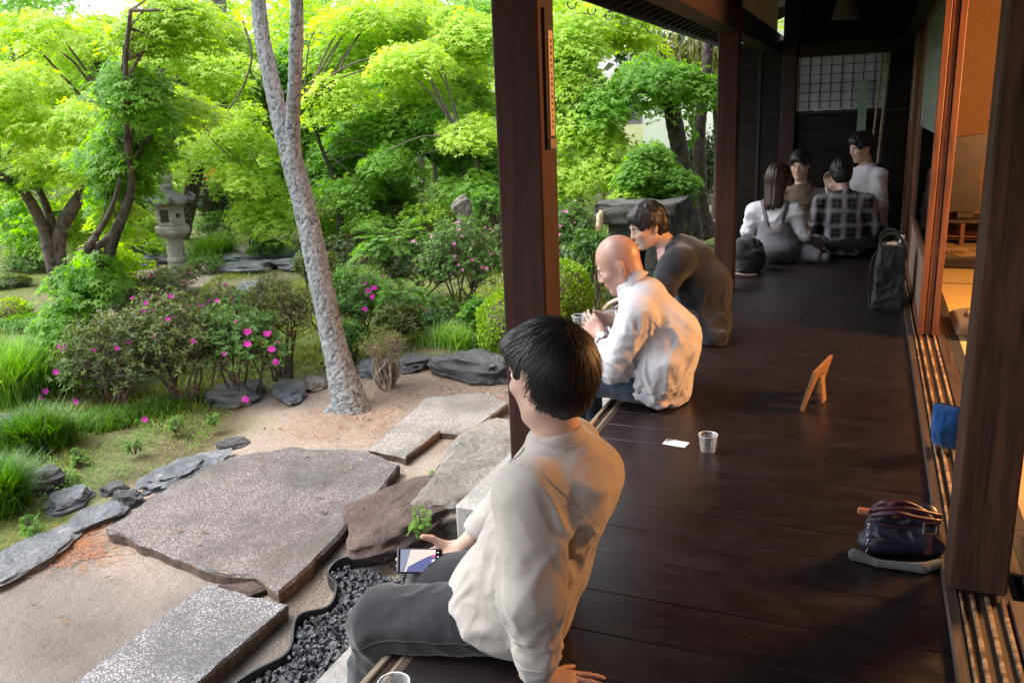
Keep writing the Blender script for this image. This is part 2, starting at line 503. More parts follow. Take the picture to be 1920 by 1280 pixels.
M['stile'] = woodmat('red_brown_stile', (0.07, 0.026, 0.013), (0.19, 0.075, 0.034), 'z', 0.45, 0.2)
M['panel'] = woodmat('pale_brown_panel', (0.19, 0.12, 0.095), (0.34, 0.23, 0.18), 'y', 0.5, 0.2)
M['slat'] = woodmat('pale_bamboo_slat', (0.32, 0.22, 0.13), (0.50, 0.38, 0.24), 'z', 0.6, 0.2)
M['tatami'] = None
def tatami_mat():
    t = NT('tatami_rush'); v = t.coord((1, 1, 1))
    w = t.n('ShaderNodeTexWave'); w.bands_direction = 'Y'; w.inputs['Scale'].default_value = 55; w.inputs['Distortion'].default_value = 0.6
    t.l(v, w.inputs['Vector'])
    n = t.noise(t.coord((1, 30, 1)), 12, 4, 0.6)
    c = t.ramp(n, [(0.3, (0.42, 0.33, 0.13)), (0.7, (0.60, 0.49, 0.22))])
    c = t.mix(c, (0.28, 0.21, 0.07), t.ramp(w.outputs['Fac'], [(0.0, 0.5), (0.4, 0.0)]))
    return t.done(t.bsdf(c, 0.6, 0, 0.35, w.outputs['Fac'], 0.4, 0.002))
M['tatami'] = tatami_mat()
M['heri'] = simple('black_tatami_border', (0.012, 0.011, 0.010), (0.022, 0.020, 0.018), 200, rough=0.8)
M['plaster'] = simple('ochre_plaster', (0.20, 0.115, 0.058), (0.26, 0.15, 0.078), 60, rough=0.9, bump=0.4, bdist=0.003)
M['darklac'] = simple('dark_cabinet', (0.014, 0.009, 0.007), (0.03, 0.018, 0.013), 9, rough=0.4)
M['white_wall'] = simple('white_lime_plaster', (0.80, 0.80, 0.80), (0.86, 0.86, 0.86), 3, rough=0.9, bump=0.1)
M['rooftile'] = simple('grey_roof_tile', (0.10, 0.105, 0.115), (0.17, 0.175, 0.185), 6, rough=0.6)
def glassmat():
    t = NT('door_glass')
    tr = t.n('ShaderNodeBsdfTransparent'); tr.inputs[0].default_value = (0.92, 0.95, 0.93, 1)
    gl = t.n('ShaderNodeBsdfGlossy'); gl.inputs['Roughness'].default_value = 0.015
    fr = t.n('ShaderNodeFresnel'); fr.inputs[0].default_value = 1.52
    m = t.n('ShaderNodeMixShader'); t.l(fr.outputs[0], m.inputs[0]); t.l(tr.outputs[0], m.inputs[1]); t.l(gl.outputs[0], m.inputs[2])
    return t.done(m.outputs[0])
M['glass'] = glassmat()
def plasticmat():
    t = NT('clear_plastic')
    tr = t.n('ShaderNodeBsdfTransparent'); tr.inputs[0].default_value = (0.94, 0.96, 0.97, 1)
    gl = t.n('ShaderNodeBsdfGlossy'); gl.inputs['Roughness'].default_value = 0.05
    df = t.n('ShaderNodeBsdfDiffuse'); df.inputs[0].default_value = (0.75, 0.8, 0.82, 1)
    lw = t.n('ShaderNodeLayerWeight'); lw.inputs[0].default_value = 0.35
    m0 = t.n('ShaderNodeMixShader'); m0.inputs[0].default_value = 0.4; t.l(gl.outputs[0], m0.inputs[1]); t.l(df.outputs[0], m0.inputs[2])
    m = t.n('ShaderNodeMixShader'); t.l(t.ramp(lw.outputs['Facing'], [(0.0, 0.10), (1.0, 0.85)]), m.inputs[0]); t.l(tr.outputs[0], m.inputs[1]); t.l(m0.outputs[0], m.inputs[2])
    return t.done(m.outputs[0])
M['plastic'] = plasticmat()
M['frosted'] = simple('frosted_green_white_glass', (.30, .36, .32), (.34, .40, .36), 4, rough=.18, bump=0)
def papermat(name, c, transl=0.6):
    t = NT(name)
    d = t.n('ShaderNodeBsdfDiffuse'); d.inputs[0].default_value = c + (1,)
    tr = t.n('ShaderNodeBsdfTranslucent'); tr.inputs[0].default_value = c + (1,)
    m = t.n('ShaderNodeMixShader'); m.inputs[0].default_value = transl
    t.l(d.outputs[0], m.inputs[1]); t.l(tr.outputs[0], m.inputs[2]); return t.done(m.outputs[0])
M['paper'] = papermat('shoji_paper', (0.42, 0.44, 0.45))

# ================================================================== GROUND
def xb(y):
    """west limit of the sand court"""
    return np.interp(y, [0, 1.0, 2.0, 2.8, 3.3, 3.7, 4.2, 4.7, 5.0, 5.3], [-3.3, -3.2, -3.28, -3.28, -3.2, -3.35, -3.6, -3.5, -2.9, -1.2])
def ground_h(x, y):
    p = np.stack([x * 0.35, y * 0.35, x * 0], -1)
    west = np.clip((xb(y) - x) / 1.2, 0, 1)
    far = np.clip((np.hypot(x, y) - 6) / 12, 0, 1)
    h = -0.5 + west * 0.06 * (1 + vnoise(p * 2.2, 3)) + far * 0.22 * vnoise(p * 0.6, 5)
    # a low dip along the little stream west of the azalea bed, then the path rising beyond
    h = h - 0.10 * np.exp(-((x + 4.4) / 0.5) ** 2) * np.exp(-((y - 1.9) / 1.2) ** 2)
    tt = np.clip((-x - 1.80) / 0.12, 0, 1) * np.clip((x - xb(y) + .2) / .4, 0, 1) * np.clip((5.4 - y) / .4, 0, 1); h = h + 0.034 * tt * tt * (3 - 2 * tt)
    h = h + 0.006 * fbm(np.stack([x * 6, y * 6, x * 0], -1), 3, 9)
    return h
def gz(x, y): return float(ground_h(np.array([float(x)]), np.array([float(y)]))[0])
gx = np.concatenate([np.linspace(-90, -14, 26), np.linspace(-13.5, -5.6, 60), np.linspace(-5.5, -0.9, 90), np.linspace(-0.5, 45, 14)])
gy = np.concatenate([np.linspace(-40, 0.4, 14), np.linspace(0.6, 6.0, 96), np.linspace(6.1, 16, 56), np.linspace(17, 110, 24)])
GX, GY = np.meshgrid(gx, gy, indexing='ij')
GH = ground_h(GX, GY)
GH = np.where(GX > -0.6, -0.5, GH)
gv = np.stack([GX, GY, GH], -1).reshape(-1, 3)
ni, nj = GX.shape
ii, jj = np.meshgrid(np.arange(ni - 1), np.arange(nj - 1), indexing='ij')
a0 = (ii * nj + jj).ravel()
gq = np.stack([a0, a0 + nj, a0 + nj + 1, a0 + 1], 1)
gme = from_np('ground', gv, gq)
nz = fbm(np.stack([GX * 2.2, GY * 2.2, GX * 0], -1), 4, 21) * 0.16
def sstep(x, a, b): t = np.clip((x - a) / (b - a), 0, 1); return t * t * (3 - 2 * t)
west = sstep(xb(GY) - GX + nz, -0.12, 0.22)
north = sstep(GY - 5.1 + nz, 0, 0.3) * sstep(GX, -60, -2.4 + 60 * 0 - 1.4 + 0) if False else sstep(GY - 5.15 + nz, -0.05, 0.25)
moss = np.maximum(west, north)
path = np.exp(-(((GX + 6.9 + (GY - 6.2) * 0.55 + nz * 2) / 0.9) ** 2)) * sstep(GY, 4.8, 5.6) * (1 - sstep(GY, 9.5, 11))
path2 = sstep(GX, -4.6, -3.6) * sstep(GY, 11.5, 13)
moss = moss * (1 - np.clip(path * 1.6, 0, 1)) * (1 - path2)
mul = np.clip(sstep(fbm(np.stack([GX * 1.3, GY * 1.3, GX * 0], -1), 4, 33), 0.1, 0.6) * 0.7, 0, 1) * (moss > 0.4) + 0.45 * np.exp(-(((GX + 4.0) / 0.7) ** 2 + ((GY - 3.4) / 0.9) ** 2))
mul = np.clip(mul, 0, 1)
# pine duff round the foot of the pine and along the stones
duff = np.exp(-(((GX + 2.5) / 0.55) ** 2 + ((GY - 4.45) / 0.45) ** 2)) * 0.5
wetg = sstep(-GY + 2.35 + nz, -0.1, 0.35) * (GX > -3.4)
zone = np.stack([moss * (1 - mul * 0.85), np.maximum(mul * moss, duff), wetg, np.ones_like(moss)], -1).reshape(-1, 4)
ca = gme.color_attributes.new('zone', 'FLOAT_COLOR', 'POINT')
ca.data.foreach_set('color', zone.astype(np.float32).ravel())
g = put('ground', gme, None, M['ground'], smooth=True); tag(g, kind='structure')

# ================================================================== STONE SLABS, STEPS, GRAVEL
def slab(name, label, poly, ztop, thick, mat, rough_edge=0.012, sub=0.05, seed=0):
    """a flat slab with a chipped outline and slightly uneven face"""
    P = []
    poly = [np.array(p, float) for p in poly]
    for i, p in enumerate(poly):
        q = poly[(i + 1) % len(poly)]; n = max(2, int(np.linalg.norm(q - p) / sub))
        for k in range(n): P.append(p + (q - p) * k / n)
    P = np.array(P); c = P.mean(0)
    nn = vnoise(np.stack([P[:, 0] * 11, P[:, 1] * 11, P[:, 0] * 0 + seed], 1), seed)
    d = P - c; d /= np.linalg.norm(d, axis=1)[:, None]
    P1 = P + d * (nn * rough_edge)[:, None]
    n = len(P)
    rings = []
    for s, z in ((1.0, ztop - thick), (1.0, ztop - 0.012), (0.0, ztop)):
        R = P1 if s == 1.0 else P1 - d * 0.010
        R2 = R - d * (0.02 * (z < ztop - 0.02)) + d * (0.008 * vnoise(np.stack([P[:, 0] * 20, P[:, 1] * 20, P[:, 0] * 0 + z * 40], 1), seed + 3))[:, None]
        rings.append(np.column_stack([R2, np.full(n, z) + 0.003 * nn]))
    k = 4
    for j in range(1, k + 1):
        s = 1 - j / (k + 0.0) * 0.999
        R = c + (P1 - d * 0.01 - c) * s
        zz = ztop + 0.004 * vnoise(np.stack([R[:, 0] * 5, R[:, 1] * 5, R[:, 0] * 0], 1), seed + 5)
        rings.append(np.column_stack([R, zz]))
    v = np.concatenate(rings); m = len(rings); i0 = np.arange(n); i1 = (i0 + 1) % n
    q = np.concatenate([np.stack([r * n + i0, r * n + i1, (r + 1) * n + i1, (r + 1) * n + i0], 1) for r in range(m - 1)])
    me = from_np(name, v, q)
    o = put(name, me, None, [mat, M['slab_side']], loc=(c[0], c[1], ztop - thick))
    mi = np.zeros(len(me.polygons), np.int32); mi[:n] = 1
    me.polygons.foreach_set('material_index', mi)
    return tag(o, label, 'stone slab')
slab('paving_slab', 'large reddish washed-pebble slab with one curved far side', [(-2.95, 2.35), (-2.17, 2.20), (-2.06, 2.24), (-1.90, 2.17), (-1.93, 2.55), (-1.99, 2.95), (-2.06, 3.36), (-2.30, 3.44), (-2.75, 3.38), (-2.97, 3.16), (-3.02, 2.8)], -0.41, 0.13, M['slab_red'], 0.016, seed=2)
slab('paving_slab', 'grey speckled rectangular slab running out of the bottom of the photo', [(-2.23, 2.17), (-1.84, 2.15), (-1.83, 0.9), (-2.22, 0.9)], -0.43, 0.12, M['slab_grey'], 0.004, seed=4)
slab('paving_slab', 'pale speckled L-shaped slab beyond the large reddish slab', [(-2.33, 3.49), (-2.09, 3.45), (-2.09, 3.83), (-1.92, 3.83), (-1.90, 4.36), (-2.10, 4.50), (-2.44, 4.33)], -0.415, 0.11, M['slab_pale'], 0.005, seed=6)
slab('stone_chip', 'small reddish flat stone wedged between the two near slabs', [(-2.15, 2.20), (-2.20, 2.17), (-2.03, 2.165), (-2.0, 2.22), (-2.07, 2.25)], -0.432, 0.06, M['rock_brown'], 0.006, 0.02, seed=8)

def rockarr(c, size, seed=0, sub=4, flat=0.0, rough=0.18, rotz=0.0, cuts=9, tilt=(0, 0)):
    bm = bmesh.new(); bmesh.ops.create_icosphere(bm, subdivisions=sub, radius=1.0)
    v = np.array([p.co[:] for p in bm.verts]); f = np.array([[q.index for q in p.verts] for p in bm.faces]); bm.free()
    r = np.random.default_rng(seed + 500)
    for k in range(cuts):            # cleave with planes for faceted stone
        n = r.normal(size=3); n /= np.linalg.norm(n); d = r.uniform(0.62, 0.9)
        s = v @ n; over = np.maximum(s - d, 0)
        v = v - np.outer(over * 0.92, n)
    if flat > 0: 
        over = np.maximum(v[:, 2] - flat, 0); v[:, 2] -= over * 0.93
    nrm = v / (np.linalg.norm(v, axis=1)[:, None] + 1e-9)
    n1 = fbm(v * 1.7 + seed * 3.1, 5, seed, 0.58)
    lay = vnoise(np.stack([v[:, 0] * 1.2, v[:, 1] * 1.2, v[:, 2] * 9], 1), seed + 9)
    v = v + nrm * (n1 * rough + lay * rough * 0.8)[:, None]
    v = v * np.asarray(size)
    cx, sx = math.cos(tilt[0]), math.sin(tilt[0]); cy_, sy_ = math.cos(tilt[1]), math.sin(tilt[1])
    v = v @ np.array([[1, 0, 0], [0, cx, -sx], [0, sx, cx]]).T @ np.array([[cy_, 0, sy_], [0, 1, 0], [-sy_, 0, cy_]]).T
    c_, s_ = math.cos(rotz), math.sin(rotz)
    v = v @ np.array([[c_, -s_, 0], [s_, c_, 0], [0, 0, 1]]).T
    return v + np.asarray(c), f
def rock(name, label, c, size, mat, seed=0, cat='rock', group=None, **kw):
    v, f = rockarr(c, size, seed, **kw)
    me = from_np(name, v, f)
    o = put(name, me, None, mat, loc=(c[0], c[1], v[:, 2].min()), smooth=True)
    try: me.set_sharp_from_angle(angle=rad(38))
    except Exception: pass
    return tag(o, label, cat, group)
rock('boulder', 'red-brown boulder between the large slab and the granite step', (-1.765, 2.90, -0.45), (0.235, 0.44, 0.17), M['rock_brown'], 3, 'boulder', flat=0.60, rough=0.10, rotz=-0.18, sub=5, cuts=12)
rock('boulder', 'broad flat tan-grey boulder hugging the granite step', (-1.62, 3.42, -0.45), (0.30, 0.78, 0.21), M['rock_pale'], 14, 'boulder', flat=0.62, rough=0.07, rotz=0.0, sub=5, cuts=10)
# granite step in two lengths, a low kerb before it
mb = MB(); mb.box((-1.40, 2.64, -0.48), (-1.0, 4.75, -0.20), 0.012)
tag(mb.put('granite_step', M['granite'], loc=(-1.2, 3.7, -0.48)), 'pale granite shoe step lying along the veranda behind the seated man', 'step')
mb = MB(); mb.box((-1.43, 0.3, -0.5), (-1.05, 2.52, -0.36), 0.008)
tag(mb.put('granite_kerb', M['granite'], loc=(-1.3, 1.4, -0.5)), 'low pale stone kerb beside the black gravel under the near trousers', 'kerb')
mb = MB(); mb.box((-1.45, 5.0, -0.49), (-1.02, 6.9, -0.26), 0.012)
tag(mb.put('granite_step', M['granite'], loc=(-1.2, 5.9, -0.49)), 'granite step under the feet of the man in the dark coat', 'step')
# black gravel strip
E_CTRL = [(-1.92, 0.9), (-1.80, 1.35), (-1.74, 1.72), (-1.69, 1.93), (-1.77, 2.10), (-1.72, 2.22), (-1.76, 2.33), (-1.86, 2.42), (-1.84, 2.52), (-1.74, 2.60)]
EC = spline(E_CTRL, 90)
def edge_x(y): return np.interp(y, EC[:, 1], EC[:, 0])
bm = bmesh.new(); bmesh.ops.create_icosphere(bm, subdivisions=1, radius=1.0)
iv = np.array([p.co[:] for p in bm.verts]); itf = np.array([[q.index for q in p.verts] for p in bm.faces]); bm.free()
mb = MB(); r = np.random.default_rng(4)
def grav(n, lay):
    k = 0
    while k < n:
        y = r.uniform(1.0, 2.68); x = r.uniform(-1.85, -1.43)
        if x < edge_x(y) + 0.015: continue
        if y > 2.5 and x < -1.60: continue
        s = r.uniform(0.006, 0.0155)
        v = iv * (r.uniform(0.6, 1.3, 3) * s)
        v = v + vnoise(iv * 1.3 + r.uniform(0, 50), 2)[:, None] * iv * s * 0.6
        n_ = r.normal(size=3); n_ /= np.linalg.norm(n_); d = v @ n_; v = v - np.outer(np.maximum(d - 0.5 * s, 0), n_)
        q = Matrix.Rotation(r.uniform(0, 6.3), 3, Vector(r.normal(size=3)).normalized())
        v = v @ np.array(q).T
        mb.add(v + np.array([x, y, -0.493 + lay * 0.014 + r.uniform(0, 0.012)]), t=itf); k += 1
grav(1900, 0); grav(1900, 1)
o = mb.put('gravel', M['gravel']); tag(o, 'strip of black crushed stone under the veranda edge', 'gravel', kind='stuff')
def ribbon(pts, z0, z1, th):
    P = np.array(pts); T = np.gradient(P, axis=0); T /= np.linalg.norm(T, axis=1)[:, None]
    N = np.stack([-T[:, 1], T[:, 0]], 1) * th / 2
    n = len(P)
    z0 = np.broadcast_to(z0, (n,)); z1 = np.broadcast_to(z1, (n,))
    v = np.concatenate([np.column_stack([P + N, z0]), np.column_stack([P + N, z1]), np.column_stack([P - N, z1]), np.column_stack([P - N, z0])])
    i = np.arange(n - 1)
    q = np.concatenate([np.stack([k * n + i, k * n + i + 1, ((k + 1) % 4) * n + i + 1, ((k + 1) % 4) * n + i], 1) for k in range(4)])
    return v, q
v, q = ribbon(EC, -0.5, -0.445 + 0.008 * np.sin(np.arange(90) * 0.35), 0.008)
tag(put('plastic_edging', from_np('e', v, q), None, M['edging'], loc=(-1.75, 1.8, -0.5)), 'wavy black plastic edging holding back the black gravel', 'edging')
E2 = spline([(-1.83, 3.28), (-1.88, 3.42), (-1.86, 3.6), (-1.80, 3.78)], 30)
v, q = ribbon(E2, -0.5, -0.42, 0.008)
tag(put('plastic_edging', from_np('e', v, q), None, M['edging'], loc=(-1.85, 3.5, -0.5)), 'short piece of black edging beside the tan-grey boulder', 'edging')

# edging rocks, named by where they lie
RK = [  # label, px, py, z, sx, sy, sz, rot, mat, seed
 ('long flat blue-grey stone at the far left corner of the large slab', 347, 882, .27, .085, .07, 2.15, 'rock_blue', 1),
 ('small dark pointed stone left of the large slab', 238, 936, .075, .065, .075, 0.4, 'rock_dark', 2),
 ('layered bluish stone just left of the large slab', 178, 968, .16, .075, .05, 2.4, 'rock_blue', 3),
 ('long low schist edging stone beside the bare sand, lowest on the left', 60, 1035, .27, .08, .05, 2.5, 'rock_blue', 4),
 ('pale lichened stone sloping in the grass above the edging', 128, 928, .12, .06, .07, 2.5, 'rock_blue', 5),
 ('dark round rock in the grass at the left edge of the photo', 82, 905, .12, .09, .10, 0.5, 'rock_dark', 6),
 ('small slate stone beside the moss patch', 435, 824, .075, .06, .04, 2.0, 'rock_dark', 7),
 ('dark flat-topped rock at the foot of the lime green ball', 880, 697, .34, .17, .17, 2.9, 'rock_dark', 8),
 ('dark low rock behind the bare twiggy shrub', 778, 680, .22, .13, .10, 2.2, 'rock_dark', 9),
 ('dark low rock right of the pine trunk', 702, 695, .19, .12, .09, 2.6, 'rock_blue', 10),
 ('grey flat rock left of the pine foot', 543, 733, .24, .11, .07, 2.3, 'rock_blue', 11),
 ('purple-grey rock under the front azalea', 447, 735, .20, .13, .10, 2.6, 'rock_blue', 12),
 ('little black rock in the shade of the azalea', 345, 745, .10, .08, .08, 1.0, 'rock_dark', 13),
 ('pale stone resting against the pine foot', 590, 718, .13, .09, .06, 2.2, 'rock_pale', 14),
 ('grey stone sunk in the grass at the left', 45, 797, .20, .13, .06, 0.2, 'rock_blue', 15),
 ('dark stone half hidden in the clover', 215, 905, .08, .06, .05, 1.2, 'rock_dark', 16),
 ('wet blue-grey rock in the hollow under the azalea', 815, 605, .16, .11, .12, 1.2, 'rock_blue', 17),
 ('mossy boulder behind the lime green ball', 1090, 510, .40, .22, .27, 0.3, 'rock_dark', 18),
 ('dark boulder at the foot of the stone lantern', 270, 505, .22, .16, .17, 0.3, 'rock_blue', 19),
 ('grey rock beyond the left maple trunk', 215, 520, .24, .2, .34, 0.3, 'rock_dark', 20),
]
for lab, px, py, sx, sy, sz, rz, mt, sd in RK:
    if px < 450 and rz > 1.9: rz -= 0.75; sx *= 1.05; sy *= 1.5; sz *= 1.0
    p = onz(px, py, -0.44); d = math.hypot(p[0], p[1])
    z = gz(p[0], p[1])
    rock('rock', lab, (p[0], p[1], z + sz * 0.25), (sx, sy, sz), M[mt], sd, rotz=rz, sub=4, flat=0.62, rough=0.14, cuts=10)
# far stepping stones, flat wet schist
for k, (px, py, sx, sy, rz, lab) in enumerate([
    (520, 487, .62, .36, 0.5, 'broad wet flat stone of the far crossing, left of the pine trunk'),
    (465, 512, .42, .22, 0.3, 'flat wet stepping stone below the broad one'),
    (560, 507, .40, .22, 0.2, 'flat stepping stone nearest behind the pine trunk'),
    (445, 487, .30, .20, 0.1, 'small far flat stone left of the crossing'),
    (300, 487, .45, .22, 0.1, 'flat stone left behind the lantern pillar'),
    (380, 482, .35, .16, 0.2, 'flat stone right behind the lantern pillar')]):
    p = onz(px, py, -0.42)
    rock('stepping_stone', lab, (p[0], p[1], gz(p[0], p[1]) + 0.05), (sx, sy, 0.10), M['rock_blue'], 40 + k, 'stepping stone', rotz=rz, flat=0.55, rough=0.10, sub=4)
# small dressed kerb stone on the path
p = onz(462, 545, -0.42); mb = MB(); mb.box(p + np.array([-.10, -.45, -.12]), p + np.array([.10, .3, .05]), .01, rot=np.array(Matrix.Rotation(0.5, 3, 'Z')), piv=p)
tag(mb.put('kerb_stone', M['rock_blue'], loc=(p[0], p[1], -0.5)), 'dressed grey kerb stone standing on the sandy path', 'kerb')
# ================================================================== THE HOUSE
def single(name, lo, hi, mat, label, cat, c=0.004, kind=None):
    mb = MB(); mb.box(lo, hi, c)
    lo = np.minimum(lo, hi); hi = np.maximum(np.array(lo), hi)
    o = mb.put(name, mat, loc=((lo[0] + hi[0]) / 2, (lo[1] + hi[1]) / 2, lo[2]))
    return tag(o, label, cat, kind=kind)
def boxpart(name, lo, hi, mat, parent, c=0.003, label=None, kind=None):
    mb = MB(); mb.box(lo, hi, c); o = mb.put(name, mat, parent)
    return tag(o, label, kind=kind)
# veranda floor: boards laid across
fl = thing('veranda_floor', None, None, (-0.35, 4.3, -0.05)); fl['kind'] = 'structure'
y = 0.2; k = 0; r = np.random.default_rng(8)
while y < 8.46:
    w = 0.172 + r.uniform(-0.02, 0.03)
    z1 = -0.0008 - r.uniform(0, 0.0012)
    boxpart('floor_board', (-0.929, y, -0.03), (0.2445, min(y + w - 0.0022, 8.46), z1), M['floor'], fl, 0.0016)
    y += w
boxpart('joist', (-0.93, 0.2, -0.06), (-0.86, 8.46, -0.031), M['beam'], fl, 0.002)
# edge beam, shutter rail
er = thing('veranda_edge', 'worn wooden veranda edge rail with a shutter groove', 'edge rail', (-0.97, 4.3, -0.2))
boxpart('edge_beam', (-0.952, 0.2, -0.20), (-0.931, 8.46, -0.003), M['sill'], er)
boxpart('rail', (-0.968, 0.2, -0.06), (-0.9535, 8.46, -0.006), M['edge'], er)
boxpart('rail', (-0.992, 0.2, -0.06), (-0.9695, 8.46, -0.014), M['beam'], er)
boxpart('rail', (-1.012, 0.2, -0.06), (-0.9935, 8.46, -0.006), M['edge'], er)
tag(boxpart('under_veranda', (-0.70, -2.0, -0.49), (-0.68, 8.46, -0.061), M['beam'], None), kind='structure')
# posts
def post(label, x0, y0, z0, mat, w=0.13, z1=1.70):
    p = thing('post', label, 'post', (x0 + w / 2, y0 + w / 2, z0), 'posts of the veranda')
    boxpart('shaft', (x0, y0, z0), (x0 + w, y0 + w, z1), mat, p, 0.006)
    return p
pA = post('dark red-brown veranda post nearest the camera, carrying the narrow wooden plaque', -0.9485, 2.17, -0.40, M['post'], z1=2.16)
# plinth stone
v, f = rockarr((-0.885, 2.24, -0.46), (0.17, 0.17, 0.10), 77, flat=0.6, rough=0.05)
tag(put('foundation_stone', from_np('f', v, f), None, M['rock_pale'], loc=(-0.885, 2.24, -0.5), smooth=True), 'foundation stone under the near veranda post', 'rock')
pB = post('dark red-brown veranda post behind the man in the dark coat', -0.9485, 5.82, -0.20, M['post'], z1=2.16)
pC = post('dark corner post between the board wall and the paper window', -0.79, 8.405, 0.0005, M['beam'], z1=2.28)
pD = post('broad grained post at the right edge standing on the grooved sill', 0.252, 2.17, 0.0285, M['post_near'], 0.132, z1=1.76)
# plaque on the near post (thermometer-like narrow board) on its east face
pl = thing('wooden_plaque', 'narrow wooden plaque with a pale strip hung on the near veranda post', 'plaque', (-0.81, 2.235, 1.10))
boxpart('backing', (-0.8182, 2.205, 1.145), (-0.8105, 2.27, 1.51), M['beam'], pl, 0.002)
boxpart('strip', (-0.8103, 2.220, 1.182), (-0.8065, 2.255, 1.455), M['slat'], pl, 0.001)
boxpart('block', (-0.8103, 2.212, 1.148), (-0.805, 2.263, 1.175), M['edge'], pl, 0.001)
mbk = MB(); r = np.random.default_rng(2)
for k in range(15):
    z = 1.20 + k * 0.016
    mbk.box((-0.8064, 2.236 - r.uniform(0.002, 0.007), z), (-0.8058, 2.240 + r.uniform(0.001, 0.006), z + r.uniform(0.004, 0.011)))
tag(mbk.put('ink_marks', M['darklac'], pl), kind='stuff')
# beams of the outer line
bt = thing('veranda_beam', 'long dark lintel beam running above the outer posts', 'beam', (-0.885, 4, 1.70))
for (a, b) in ((-1.5, 2.168), (2.302, 5.818), (5.952, 9.2)):
    boxpart('lintel', (-0.9475, a, 1.70), (-0.8225, b, 1.86), M['beam'], bt)
boxpart('upper_beam', (-0.96, -1.5, 2.162), (-0.79, 9.2, 2.34), M['beam'], bt)
boxpart('groove_rail', (-1.03, -1.5, 1.745), (-1.015, 9.2, 1.775), M['edge'], bt)
boxpart('groove_rail', (-1.000, -1.5, 1.745), (-0.985, 9.2, 1.775), M['edge'], bt)
boxpart('rail_backing', (-1.04, -1.5, 1.776), (-0.949, 9.2, 1.83), M['beam'], bt)
rn = thing('ranma_lattice', 'upright pale slats of the transom lattice above the outer beam', 'lattice', (-0.84, 7, 1.86))
r = np.random.default_rng(5)
for (y0, y1) in ((5.96, 8.39),):
    y = y0 + 0.03
    while y < y1:
        boxpart('slat', (-0.845, y, 1.862), (-0.830, y + 0.020, 2.160), M['slat'], rn, 0.0)
        y += 0.15
rb = thing('ranma_boards', 'dark boards closing the transom above the outer beam nearer the camera', 'panel', (-0.84, 4, 1.86))
boxpart('transom_board', (-0.87, 2.302, 1.862), (-0.85, 5.818, 2.160), M['beam'], rb)
# eave: rafters, boards, fascia and gutter hooks
ev = thing('eave', 'dark wooden eave with close rafters projecting over the garden', 'eave', (-1.35, 4.5, 1.9))
SL = (2.27 - 1.985) / 0.79
def evz(x): return 2.27 + (x + 0.96) * SL
mb = MB()
for a, b in ((-1.8, -1.55), (-1.548, -1.3), (-1.298, -1.12), (-1.118, -0.97)):
    vv = []
    o = MB()
    v = np.array([[x, yy, evz(x) + dz] for x in (a, b) for yy in (-1.5, 11.2) for dz in (0.045, 0.060)])
    q = np.array([[0, 1, 3, 2], [4, 6, 7, 5], [0, 4, 5, 1], [2, 3, 7, 6], [0, 2, 6, 4], [1, 5, 7, 3]])
    o.add(v, orient(v, q)); o.put('eave_board', M['beam'], ev)
y = -1.4
while y < 11.1:
    o = MB(); v = np.array([[x, yy, evz(x) + dz] for x in (-1.78, -0.962) for yy in (y, y + 0.045) for dz in (-0.006, 0.0435)])
    o.add(v, orient(v, q)); o.put('rafter', M['beamx'], ev); y += 0.235
o = MB(); o.box((-1.83, -1.5, 1.955), (-1.802, 11.2, 2.06), 0.004); o.put('fascia', M['edge'] and M['beam'], ev)
ring = [(math.cos(a), math.sin(a)) for a in np.linspace(rad(150), rad(375), 12)]
y = 5.2
while y < 11.2:
    o = MB(); o.tube([(-1.845 - 0.033 + 0.030 * c_, y, 1.935 + 0.030 * s_) for c_, s_ in ring] , 0.005, 6)
    o.put('gutter_hook', M['edging'], ev); y += 0.44
# roof mass
rf = thing('roof', 'heavy tiled roof over the veranda and room', 'roof', (2, 4, 2.4))
o = MB(); v = np.array([[x, yy, z] for x, z in ((-1.86, 2.065), (-1.86, 2.13), (2.2, 3.9), (6.0, 2.9), (6.0, 2.80), (2.2, 3.78)) for yy in (-1.8, 11.3)])
qq = [[0, 2, 3, 1], [2, 4, 5, 3], [4, 6, 7, 5], [6, 8, 9, 7], [8, 10, 11, 9], [10, 0, 1, 11]]
o.add(v, np.array(qq) ); o.add(v, np.array([[0, 10, 4, 2], [10, 8, 6, 4], [1, 3, 5, 11], [11, 5, 7, 9]])); o.put('tile_field', M['rooftile'], rf)
boxpart('ceiling', (-0.789, -1.5, 2.345), (4.3, 9.2, 2.365), M['beamx'], rf)
boxpart('gable_wall', (-1.0, 8.44, 2.37), (5.5, 8.5, 2.9), M['wallboard'], rf)
# end wall of the veranda
ew = thing('end_wall', 'dark board wall closing the far end of the veranda', 'wall', (-0.4, 8.45, 0))
ys = 8.46
z = -0.45; 
while z < 1.755:
    boxpart('board', (-1.22, ys, z + 0.001), (-0.792, ys + 0.02, min(z + 0.22, 1.76)), M['wallboard'], ew, 0.003); z += 0.2215
boxpart('backing', (-1.24, ys + 0.022, -0.45), (-0.66, ys + 0.035, 1.755), M['wallboard'], ew, 0)
boxpart('backing', (-0.658, ys + 0.022, -0.45), (0.44, ys + 0.035, 1.165), M['wallboard'], ew, 0)
boxpart('backing', (-0.658, ys + 0.022, 1.765), (0.44, ys + 0.035, 2.34), M['wallboard'], ew, 0)
boxpart('top_rail', (-1.25, ys - 0.012, 1.761), (-0.792, ys + 0.035, 1.80), M['beamx'], ew)
boxpart('stile', (-1.25, ys - 0.010, -0.45), (-1.222, ys + 0.03, 1.76), M['beam'], ew)
boxpart('batten', (-1.0, ys - 0.012, 0.0), (-0.975, ys - 0.001, 1.76), M['beam'], ew)
z = 0.0
while z < 1.15:
    boxpart('board', (-0.658, ys, z + 0.001), (0.29, ys + 0.02, min(z + 0.2, 1.165)), M['wallboard'], ew, 0.003); z += 0.2015
